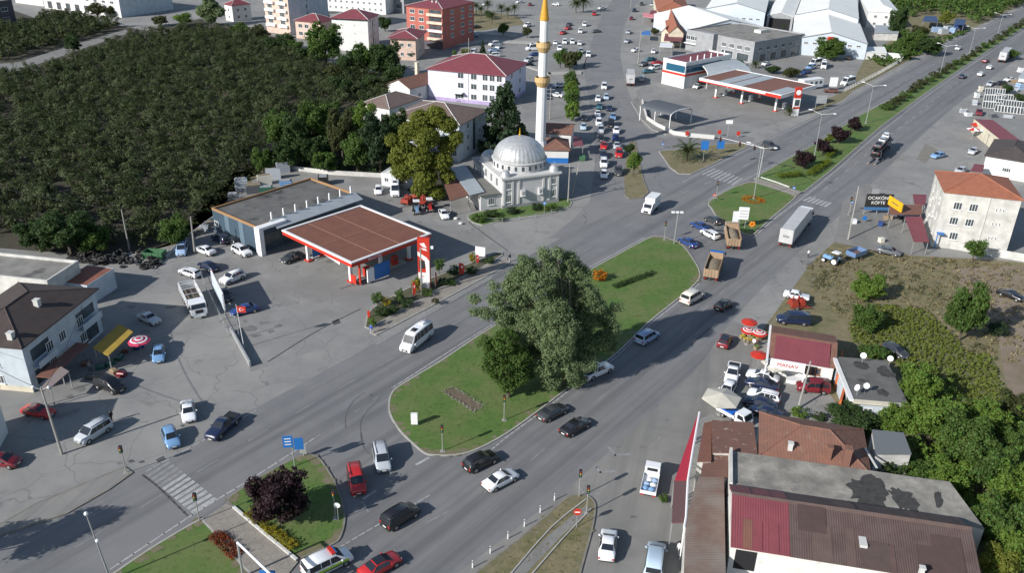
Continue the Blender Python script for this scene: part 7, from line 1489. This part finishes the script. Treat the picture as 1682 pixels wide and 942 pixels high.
MB().box(-.95,-.3,5.2,.95,.3,8.4).build('head',m_redp,o); MB().tube((0,-.3,6.9),(0,-.36,6.9),.75,.75,20).build('emblem',m_whp,o); MB().box(-.95,-.28,0,.95,.28,5.2).build('body',m_whp,o); MB().box(-.7,-.33,3.0,.7,-.285,4.8).build('price_display',m_pane,o); MB().box(-.97,-.32,2.1,.97,-.285,2.7).build('red_band',m_redp,o)
panel('price_board',(1367,148),'white board with a red disc beside the back station fence',[(-1.3,1.3,1.2,4.2,m_whp,0)],[-1,1]); o = S.objects[-1] if 0 else None
panel('hoarding',(1347,178),'dark hoarding panel seen from behind beside the pump canopy',[(-1.6,1.6,1.5,4.0,w_grey,0)],[-1.4,1.4]); panel('exit_board',(1195,225),'white board on a tall post at the back station exit',[(-.9,.9,3.6,4.6,m_whp,0)],[0])
for px,lab in [((1128,226),'red flag like panel at the low curved wall'),((1181,224),'small red banner left of the exit board'),((1212,226),'red and white barrel sign at the back station exit')]: panel('small_banner',px,lab,[(-.45,.45,.6,1.7,m_redp,0)],[0],group='small red banners',cat='banner')
def feather(px, label, h, w, rz=0):
    o = ent('feather_flag',px,label,'feather flag','red feather flags in the shrub bed',rz); MB().tube((0,0,0),(0,0,h),.03).build('pole',m_steel,o); f = MB(); f.extr([(0.03,.5),(w*.8,.7),(w,h*.7),(w*.7,h*.95),(.03,h)], -.02,.02); f.build('cloth',m_redp,o); MB().extr([(w*.3,h*.75),(w*.7,h*.8),(w*.6,h*.6)],-.03,-.021).build('emblem',m_whp,o)
feather((678,490),'red feather flag in front of the golden shrub',2.9,.6,.3); feather((715,475),'slim red feather flag right of the tall price sign',3.1,.5,1.0); feather((754,456),'broad red feather flag in the middle of the shrub bed',2.8,1.0,0); feather((782,437),'red feather flag beside the grey board',2.2,.6,.2)
panel('information_board',(655,496),'grey board among the lower shrubs of the station bed',[(-.75,.75,.3,1.3,w_grey,0)],[0]); panel('information_board',(789,425),'pale framed board at the right end of the shrub bed',[(-.95,.95,.5,2.3,m_whp,0)],[-.9,.9],rz=-.3); panel('small_banner',(606,523),'small red and white bollard sign at the tip of the shrub bed',[(-.2,.2,.2,1.3,m_redp,0)],[0],cat='banner')
# white billboard side on, flag pole, arch lamp
p = G(352,480); q = G(371,520); d = q-p; o = ent('billboard',(352,480),'white billboard seen nearly edge on beside the stake truck','billboard',rz=math.atan2(d.y,d.x)); MB().box(0,-.1,1.0,d.length,.1,4.0).build('panel',m_whp,o); MB().box(.1,-.13,1.2,d.length-.1,-.102,3.8).build('poster',w_blue,o)
for x in (.3,d.length-.3): MB().tube((x,0,0),(x,0,1.0),.08).build('post',m_steel,o)
o = ent('flagpole',(401,572),'flagpole with a red crescent flag at the forecourt corner','flagpole'); MB().tube((0,0,0),(-.3,0,7.2),.06,.04).build('pole',m_whp,o); MB().box(-.25,-.02,5.9,1.0,.02,6.9).build('flag',m_redp,o)
cr = MB()
for i in range(10):
    a0, a1 = .7+i*.49, .7+(i+1)*.49; ri = lambda a: .17+.0*a
    cr.add([(.3+.25*math.cos(a0),-.03,6.4+.25*math.sin(a0)),(.3+.25*math.cos(a1),-.03,6.4+.25*math.sin(a1)),(.36+.19*math.cos(a1),-.03,6.4+.19*math.sin(a1)),(.36+.19*math.cos(a0),-.03,6.4+.19*math.sin(a0))],[(0,1,2,3)])
cr.add([(.62+(.12 if k%2==0 else .05)*math.cos(k*.628+3.14),-.03,6.4+(.12 if k%2==0 else .05)*math.sin(k*.628+3.14)) for k in range(10)],[tuple(range(10))]); cr.build('crescent_and_star',m_whp,S.objects['flagpole'])
o = ent('street_lamp',(393,556),'short bent lamp post beside the flagpole','street lamp'); MB().tube((0,0,0),(0,0,3.6),.06).build('pole',m_steel,o); MB().tube((0,0,3.6),(-1.0,.2,3.8),.05).build('arm',m_steel,o)
# black billboard and yellow board
p, q = G(1419,352), G(1460,352); d = (q-p).length; o = ent('billboard',(1419,352),'black billboard with white lettering beside the restaurant','billboard'); MB().box(-.2,-.12,1.7,d,.12,4.5).build('panel',m_blk,o); text('OCAKÖNÜ',o,m_whp,.95,(d*.47,-.14,3.65),(R(90),0,0)); text('KÖFTE',o,m_whp,.95,(d*.45,-.14,2.6),(R(90),0,0)); MB().box(-.2,-.1,1.0,d,.1,1.65).build('lower_band',mat('blue_band',(.05,.14,.3),.6),o)
for x in (.0,d*.5,d-.2): MB().tube((x,.2,0),(x,.2,4.4),.08).build('post',m_steel,o)
a, b = G(1458.5,336,3.2), G(1480,350,3.2); d = b-a; o = empty('billboard',(a.x,a.y,3.17),math.atan2(d.y,d.x),'yellow billboard standing askew on the brown restaurant roof','billboard'); MB().box(0,-.1,.1,d.length,.1,2.0).build('panel',m_yel,o); text('Kardeşler',o,MATS['brown_awning'],.5,(d.length/2,-.12,1.1),(R(90),0,0)) if 0 else MB().box(d.length*.25,-.13,.95,d.length*.75,-.102,1.15).build('lettering',MATS['brown_awning'],o)
MB().box(.05,.1,0,.15,1.2,.12).build('brace',m_steel,o)
o = panel('road_board',(1437,322),'small grey board behind the black billboard',[(-.8,.8,.5,1.6,w_grey,0)],[0]); roundsign((1419,366),'round blue disc standing under the black billboard',m_bluep,h=1.0,r=.5)
# parasols
def parasol(px, h, r, label, m, n=8, m2=None, group='parasols', sq=False, rise=.28, ring=None, c=None):
    p = G(*px,h); o = empty('parasol',(p.x,p.y,0),.3,label,'parasol',group); MB().tube((0,0,0),(0,0,h+.1),.035).build('pole',m_steel,o); MB().tube((0,0,0),(0,0,.12),.35,.3,12).build('foot',m_conp,o)
    n = 4 if sq else n; mb = MB(); top = (0,0,h+r*rise); vs = [top]+[(r*math.cos(2*math.pi*i/n+math.pi/4),r*math.sin(2*math.pi*i/n+math.pi/4),h) for i in range(n)]
    vs += [(x*1.0,y*1.0,z-.14) for x,y,z in vs[1:]]
    for i in range(n):
        j = (i+1)%n; mb.mi = i%2 if m2 else 0; mb.add([vs[0],vs[1+i],vs[1+j],vs[1+n+i],vs[1+n+j]],[(0,1,2),(1,3,4,2)])
    mb.build('canopy',[m,m2] if m2 else m,o)
    if ring:
        mb = MB(); k = 16
        for i in range(k):
            a0, a1 = 2*math.pi*i/k, 2*math.pi*(i+1)/k
            for r0,r1 in ((.75,.6),(.4,.25)):
                f = lambda rr,a: (r*rr*math.cos(a), r*rr*math.sin(a), h+r*rise*(1-rr*1.0)+.05); mb.add([f(r0,a0),f(r0,a1),f(r1,a1),f(r1,a0)],[(0,1,2,3)])
        mb.build('printed_rings',ring,o)
m_beige = mat('beige_canvas',(.50,.48,.41),.85,col2=(.42,.40,.34),scale=1); m_pink = mat('pink_canvas',(.50,.04,.10),.8)
parasol((228,560),2.4,1.6,'pink parasol with white rings in the house shadow',m_pink,ring=m_whp); parasol((1231,529),2.4,1.25,'red parasol topmost at the greengrocer',m_redp); parasol((1230,543),2.4,1.2,'red parasol with white rings left at the greengrocer',m_redp,ring=m_whp); parasol((1247,547),2.4,1.25,'red parasol with white rings right at the greengrocer',m_redp,ring=m_whp); parasol((1247,583),2.4,1.25,'red parasol lowest beside the white shop sign',m_redp)
parasol((1185.5,654),2.6,2.6,'large cream parasol at the kerb below the white pickup',m_beige,6); parasol((1276,600),2.5,2.2,'square white parasol under the shop sign',m_beige,sq=True)
parasol((1607,205),2.6,1.9,'red domed parasol at the roadside market',m_redp,rise=.45); parasol((1600,212),2.5,1.8,'white and red parasol at the left of the roadside market',m_whp,m2=m_redp); parasol((1619,214),2.5,1.9,'white and pale blue parasol at the right of the roadside market',m_whp,m2=w_blue)
shed('market_shelter','grey sheet shelter beside the roadside market parasols',[(1624,222),(1634,222),(1636,203),(1628,203)],2.8,r_grey)
# stalls in the house shadow
shed('stall_awning','mustard yellow double awning over the stall by the pale blue house',[(153,573),(178,586),(219,547),(196,534)],2.6,mat('mustard_canvas',(.36,.24,.03),.85,col2=(.28,.19,.03),scale=1),cat='awning')
shed('stall_awning','grey sheet roof with a pale red edge hanging before the pale blue house',[(66,640),(82,640),(114,612),(100,604)],2.6,mat('grey_sheet_roof',(.22,.18,.17),.85),cat='awning')
for i,(x,y,c,lab) in enumerate([(150,622,'dgrey','dark crate leftmost under the stall awning'),(165,606,'green','green crate of plants under the stall awning'),(180,600,'green','green crate of plants right of the pale sacks'),(196,590,'green','leafy green crate at the right of the stall'),(205,578,'brown','brown crate at the top right of the stall'),(188,613,'tan','tan crate standing in front of the stall'),(200,618,'dred','red crate at the lower edge of the stall'),(142,600,'brown','brown crate at the wall of the pale blue house'),(228,572,'blue','dark blue covered rack beside the pink parasol')]):
    o = ent('crate',(x,y),lab,'crate','crates at the shaded stall',i*.5); b = MB(); b.box(-.6,-.45,0,.6,.45,.5); b.box(-.52,-.38,.5,.52,.38,.62,(.1,.1)); inst('box',b.mesh('box',m_paintcar),o,col=COL[c])
# fruit crates
rng = np.random.default_rng(6)
for i,(x,y,c,lab) in enumerate([(1219,557,(.5,.38,.02),'yellow fruit crate leftmost at the kerb'),(1225,561,(.5,.38,.02),'yellow fruit crate second from the left'),(1231,563,(.45,.30,.02),'orange yellow fruit crate in the middle of the row'),(1224,551,(.08,.2,.03),'green vegetable crate behind the yellow crates'),(1231,553,(.08,.2,.03),'green vegetable crate under the left red parasol'),(1238,558,(.12,.22,.03),'green vegetable crate under the right red parasol'),(1240,566,(.45,.05,.02),'red tomato crate right of the yellow ones'),(1245,560,(.4,.32,.04),'pale yellow crate nearest the shop'),(1242,574,(.14,.2,.05),'green crate below the red parasols')]):
    o = ent('fruit_crate',(x,y),lab,'fruit crate','fruit and vegetable crates at the greengrocer',rng.random()); MB().box(-.42,-.3,0,.42,.3,.5).build('crate',m_sand,o); f = MB()
    for k in range(15): f.ball(((k%5)*.16-.32,(k//5)*.18-.18,.54),.1,6)
    fm = mat('fruit_'+str(i),c,.5,col2=tuple(v*.6 for v in c),scale=6); f.build('fruit',fm,o)
# tyres
tm = MB(); n = 16
for i in range(n):
    for j in range(8):
        a, b = 2*math.pi*i/n, 2*math.pi*j/8; tm.v.append(((.36+.14*math.cos(b))*math.cos(a),(.36+.14*math.cos(b))*math.sin(a),.13*math.sin(b)+.13))
for i in range(n):
    for j in range(8): tm.f.append((i*8+j,((i+1)%n)*8+j,((i+1)%n)*8+(j+1)%8,i*8+(j+1)%8)); tm.m.append(0)
tme = tm.mesh('used_tyre',m_tyre,True)
for i in range(110):
    u = rng.random(); x = 112+u*148; yb = 424+10*math.sin(u*3.1)*.4+4*u; y = yb+rng.normal()*(4+5*u); p = G(x,y); lay = rng.integers(0,3 if u > .3 else 1)
    o = inst('used_tyre',tme,None,(p.x,p.y,.02+.3*lay),rng.random()*6); o.rotation_euler = (rng.normal()*.5*(lay>0)+ (1.2 if rng.random()<.2 else 0),rng.normal()*.4*(lay>0),rng.random()*6); o.location.z += .25 if abs(o.rotation_euler[0])>.8 else 0; s = .8+.7*rng.random(); o.scale = (s,)*3
    tag(o,'worn black tyre in the long pile at the back of the left yard','tyre','used tyres in the pile')
o = ent('skip',(255,424),'green waste skip beside the tyre pile','skip',rz=-.1); s = MB(); gm = mat('skip_green',(.05,.16,.07),.7,col2=(.04,.11,.05),scale=2)
for b in [(-1.8,-1,.2,1.8,1,.3),(-1.8,-1,.3,1.8,-.92,1.4),(-1.8,.92,.3,1.8,1,1.4),(-1.8,-.92,.3,-1.72,.92,1.4),(1.72,-.92,.3,1.8,.92,1.4)]: s.box(*b)
s.build('container',gm,o)
for x in (-1.2,0,1.2): MB().box(x-.05,-1.06,.3,x+.05,-1.0,1.4).build('rib',gm,o)
o = ent('waste_container',(956,264),'green waste container beside the shaded avenue pavement','waste container'); MB().box(-.7,-.5,.15,.7,.5,1.2,(-.05,-.05)).build('bin',gm,o); MB().box(-.75,-.55,1.2,.75,.55,1.35,(.1,.1)).build('lid',gm,o)
# scrap yard behind the station
for i,(x,y,w,d,h,c,n,lab) in enumerate([(397,312,2.6,1.6,2.6,'silver',5,'stack of pale grey slabs at the left of the scrap yard'),(418,316,3.4,2,1.8,'grey',4,'broad stack of grey slabs in the scrap yard'),(384,331,2.2,1.6,1.8,'grey',3,'grey stack at the lower left of the scrap yard'),(435,303,3,1.2,2.2,'cream',1,'white panel stack in the scrap yard'),(450,294,3.2,1.0,2.4,'silver',1,'ribbed pale panel stack behind the white one'),(466,284,3.0,1.0,2.6,'silver',1,'grey panel stack near the garden wall'),(438,317,2.8,1.6,1.5,'green',1,'dark green tank in the scrap yard'),(452,322,2.0,1.4,1.0,'silver',2,'low grey stack at the roof edge'),(470,305,2.6,1.6,1.3,'skyb',3,'blue plastic stack in the scrap yard'),(466,312,2.0,1.0,.5,'blue',1,'bright blue sheet in the scrap yard'),(492+40,303,2.2,2.2,2.0,'black',1,'dark cabin shaped trailer by the station back wall'),
      (345,372,1.6,1.2,1.0,'grey',1,'grey block first along the yard wall'),(336,379,1.6,1.2,1.0,'silver',1,'grey block second along the yard wall'),(328,385,1.6,1.2,1.0,'grey',1,'grey block third along the yard wall'),(361,362,1.2,.8,1.8,'white',1,'white cabinet at the left corner of the station building')]):
    o = ent('material_stack',(x,y),lab,'material stack','stacks of material behind the station',.35+.2*math.sin(i*3)); b = MB()
    for k in range(n): j = .06*math.sin(k*5+i); b.box(-w/2+j,-d/2-j,h*k/n,w/2+j,d/2-j,h*(k+.82)/n if n > 1 else h)
    inst('stack',b.mesh('stack',m_paintcar),o,col=COL[c]); MB().box(-w/2+.2,-d/2+.1,h,w/2-.3,d/2-.1,h+.08).build('top_sheet',m_sand if i%2 else w_grey,o)
# window frame yard
fm = MB()
for b in [(-.9,-.04,0,-.78,.04,2),( .78,-.04,0,.9,.04,2),(-.78,-.04,0,.78,.04,.12),(-.78,-.04,1.88,.78,.04,2),(-.06,-.04,.12,.06,.04,1.88)]: fm.box(*b)
fme = fm.mesh('frame_set',m_frame); gl = MB().box(-.77,-.01,.13,.77,.01,1.87).mesh('pane',m_pane); k = 0
for row,(x0,y0,x1,y1,n) in enumerate([(1622,155,1646,156,7),(1620,166,1644,167,7),(1618,177,1640,179,6),(1639,164,1676,168,10),(1639,173,1682,178,11),(1638,183,1680,188,9)]):
    for i in range(n):
        x = x0+(x1-x0)*i/(n-1); y = y0+(y1-y0)*i/(n-1); o = ent('window_frame',(x,y),['first','second','third','fourth','fifth','sixth','seventh','eighth','ninth','tenth','eleventh'][i]+' white window frame from the left in the '+['top left','middle left','lower left','back right','middle right','front right'][row]+' display rack','window frame','window frames on open air display',.1*math.sin(i)); o.rotation_euler = (-.25,0,.1*math.sin(i))
        inst('frame',fme,o); inst('glass',gl,o)
for i,(x,y,w,d,h,c,lab) in enumerate([(1571+10,185,1.6,1,1.4,'silver','grey crate stack at the near kerb corner of the window frame yard'),(1590,190,2,1.2,1.0,'white','white sheet stack just above the roadside market'),(1600,172,1.4,1,1.8,'silver','silver stack left of the maroon car'),(1604,160,1.4,1,1.6,'white','white upright stack above the maroon car'),(1610,150,1.2,1,1.8,'cream','cream stack beside the top left rack of frames'),(1662,150,3,1.6,1.4,'silver','wide grey stack between the dark round trees'),(1676,146,3,2,2.2,'lblue','pale blue stack at the right edge above the frames'),(1668,136,2.6,1.4,1.2,'tan','tan timber stack right of the parked white saloon'),(1648,147,2,1.2,.9,'tan','low timber stack below the black parked saloon'),(1630,193,2,1.2,1.2,'grey','dark grey stack below the maroon car'),(1655,193,2.4,1.2,1.0,'silver','low silver stack below the frame racks'),(1678,118,2.6,1.6,1.6,'white','white stack at the right edge beside the far lorry')]):
    o = ent('material_stack',(x,y),lab,'material stack','goods around the window frame yard',.3*math.sin(i*2.3)); b = MB(); n = 3
    for k in range(n): j = .07*math.sin(k*4+i); b.box(-w/2+j,-d/2-j,h*k/n,w/2+j,d/2-j,h*(k+.85)/n)
    inst('stack',b.mesh('stack',m_paintcar),o,col=COL[c]); MB().box(-w/2+.15,-d/2+.1,h,w/2-.25,d/2-.1,h+.07).build('top_sheet',w_grey if i%2 else m_sand,o)
# people
def person(px, label, top, legs, rz=0, skin=(.35,.2,.13), h=1.72, walk=.18, arm=0):
    p = G(*px); o = empty('person',(p.x,p.y,.01),rz,label,'person','people standing outdoors'); s = h/1.72
    J = [(0,0,.95),(0,0,1.15),(0,0,1.4),(0,0,1.5),(0,.02,1.62),(0,.0,1.70), (.1,0,.9),(.11,walk,.5),(.11,walk*.6,.08),(.11,walk*.6+.14,.04), (-.1,0,.9),(-.11,-walk*.3,.5),(-.11,-walk,.08),(-.11,-walk+.14,.04),
         (.19,0,1.40),(.25,-.04,1.12),(.26,.06+arm,.88+arm),(.26,.1+arm*1.3,.80+arm*1.2),(-.19,0,1.40),(-.25,-.02,1.12),(-.26,.08,.88),(-.26,.11,.80)]
    rd = [.14,.14,.16,.06,.095,.075,.095,.07,.05,.04,.095,.07,.05,.04,.07,.05,.038,.04,.07,.05,.038,.04]
    E_ = [(0,1),(1,2),(2,3),(3,4),(4,5),(0,6),(6,7),(7,8),(8,9),(0,10),(10,11),(11,12),(12,13),(2,14),(14,15),(15,16),(16,17),(2,18),(18,19),(19,20),(20,21)]
    me = bpy.data.meshes.new('sk'); me.from_pydata([(x*s,y*s,z*s) for x,y,z in J],E_,[]); t = link(bpy.data.objects.new('sk',me)); md = t.modifiers.new('s','SKIN'); 
    for v,r in zip(me.skin_vertices[0].data,rd): v.radius = (r*s,r*s)
    me.skin_vertices[0].data[0].use_root = True; t.modifiers.new('u','SUBSURF').levels = 1
    bpy.context.view_layer.update(); bm_ = bpy.data.meshes.new_from_object(t.evaluated_get(bpy.context.evaluated_depsgraph_get())); bpy.data.objects.remove(t)
    bm_.materials.clear()
    for nm,c in (('skin',skin),('top',top),('trousers',legs)): bm_.materials.append(mat(nm+'_'+label[:14],c,.8))
    for f in bm_.polygons:
        z = f.center.z/s; x = abs(f.center.x); f.material_index = 0 if (z > 1.5 or (z < .9 and x > .2)) else (1 if z > .93 else 2); f.use_smooth = True
    inst('body',bm_,o); MB().ball((0,-.02*s,1.69*s),.105*s,10,(1,1.05,.75)).build('hair',m_blk,o,smooth=True)
person((184.5,694),'person in black standing behind the silver family van',(.012,.012,.014),(.015,.015,.02),1.0); person((610,549),'person in a blue top standing at the tip of the shrub bed',(.05,.1,.4),(.4,.4,.42),-.4); person((837,431),'person in a dark top and pale trousers at the drain beside the shrub bed',(.03,.03,.035),(.45,.44,.42),.6)
person((1327,424),'person in white standing at the road edge beside the dirt lot',(.7,.7,.68),(.03,.03,.04),.3); person((1237,572),'person in white beside the fruit crates',(.7,.7,.7),(.1,.1,.12),-.5); person((1115,912),'person in white walking beside the pale blue panel van',(.75,.75,.75),(.5,.5,.48),0)
person((149,~0+0 if 0 else 612),'person in grey bending toward the shaded stall',(.2,.2,.22),(.03,.03,.04),.2)
for i,(x,y) in enumerate([(749,361),(757,369)]): tag(MB().ball((0,0,.25),.5,10,(1,.7,.6)).build('boulder',m_trim,None,tuple(G(x,y)),smooth=True),['pale boulder upper of two at the end of the mosque grass','pale boulder lower of two at the end of the mosque grass'][i],'boulder')
for i,(x,y,c,lab) in enumerate([(1402,367,'white','white square planter by the black billboard'),(1446,371,'blue','blue bin on the restaurant terrace'),(1478,360,'black','dark covered table on the restaurant terrace'),(1455,360,'tan','brown table on the restaurant terrace, left one'),(1463,360,'tan','brown table on the restaurant terrace, right one'),(1447,398,'cream','pale pink gas cabinet above the grey saloon')]):
    o = ent('garden_item',(x,y),lab,'furniture','things on the restaurant terrace',i); b = MB(); b.box(-.45,-.45,0,.45,.45,.8); b.box(-.5,-.5,.8,.5,.5,.88); inst('body',b.mesh('body',m_paintcar),o,col=COL[c])
# white prefab trailer behind the canopy, minibus under the tree
o = ent('trailer',(1330,146),'white box trailer right behind the back station canopy','trailer',rz=.5); MB().box(-4.5,-1.3,.7,4.5,1.3,3.4).build('body',m_whp,o); wheels(o,(-1.5,1.5),1.3,.4); [MB().box(x,-1.34,1.8,x+1,-1.30,2.7).build('window',m_pane,o) for x in (-3.6,-1.6,.6,2.6)]
car('minibus','white',(649,324),(649,300),'white minibus parked under the yellow green tree',None)
# stripes and light bar on the ambulance style van
loc, rz = place((574,908),(500,944),.7); van = [ob for ob in S.objects if ob.get('label','').startswith('white ambulance')][0]
for s in (1,-1): MB().box(-2.4,s*.985-.01,.75,1.9,s*.985+.01,1.02).build('stripe',mat('lime_stripe',(.35,.55,.05),.5) if 'lime_stripe' not in MATS else MATS['lime_stripe'],van); MB().box(-2.4,s*.985-.012,.55,1.9,s*.985+.012,.72).build('stripe',MATS['skip_green'],van)
MB().box(.35,-.6,1.97,.75,.6,2.12).build('light_bar',m_redp,van); MB().box(.75,-.6,1.97,.9,.6,2.08).build('light_bar_lens',m_bluep,van)
# overhead wires between the leaning pole and the house, each its own thing
for i,(a,ha,b,hb) in enumerate([((102,747),9.0,(-40,655),8.0),((102,747),9.2,(150,560),6.0),((213,412),7.8,(-60,352),8)]):
    P, Q_ = G(*a), G(*b); m = MB(); n = 10
    for k in range(n):
        f = lambda t: Vector((P.x+(Q_.x-P.x)*t, P.y+(Q_.y-P.y)*t, ha+(hb-ha)*t-1.2*4*t*(1-t)*.4)); m.tube(f(k/n), f((k+1)/n), .03, n=4)
    tag(m.build('overhead_wire',m_blk),['overhead wire from the leaning pole off to the left','overhead wire from the leaning pole to the pale blue house','overhead wire crossing the orchard above the tyre pile'][i],'overhead wire')
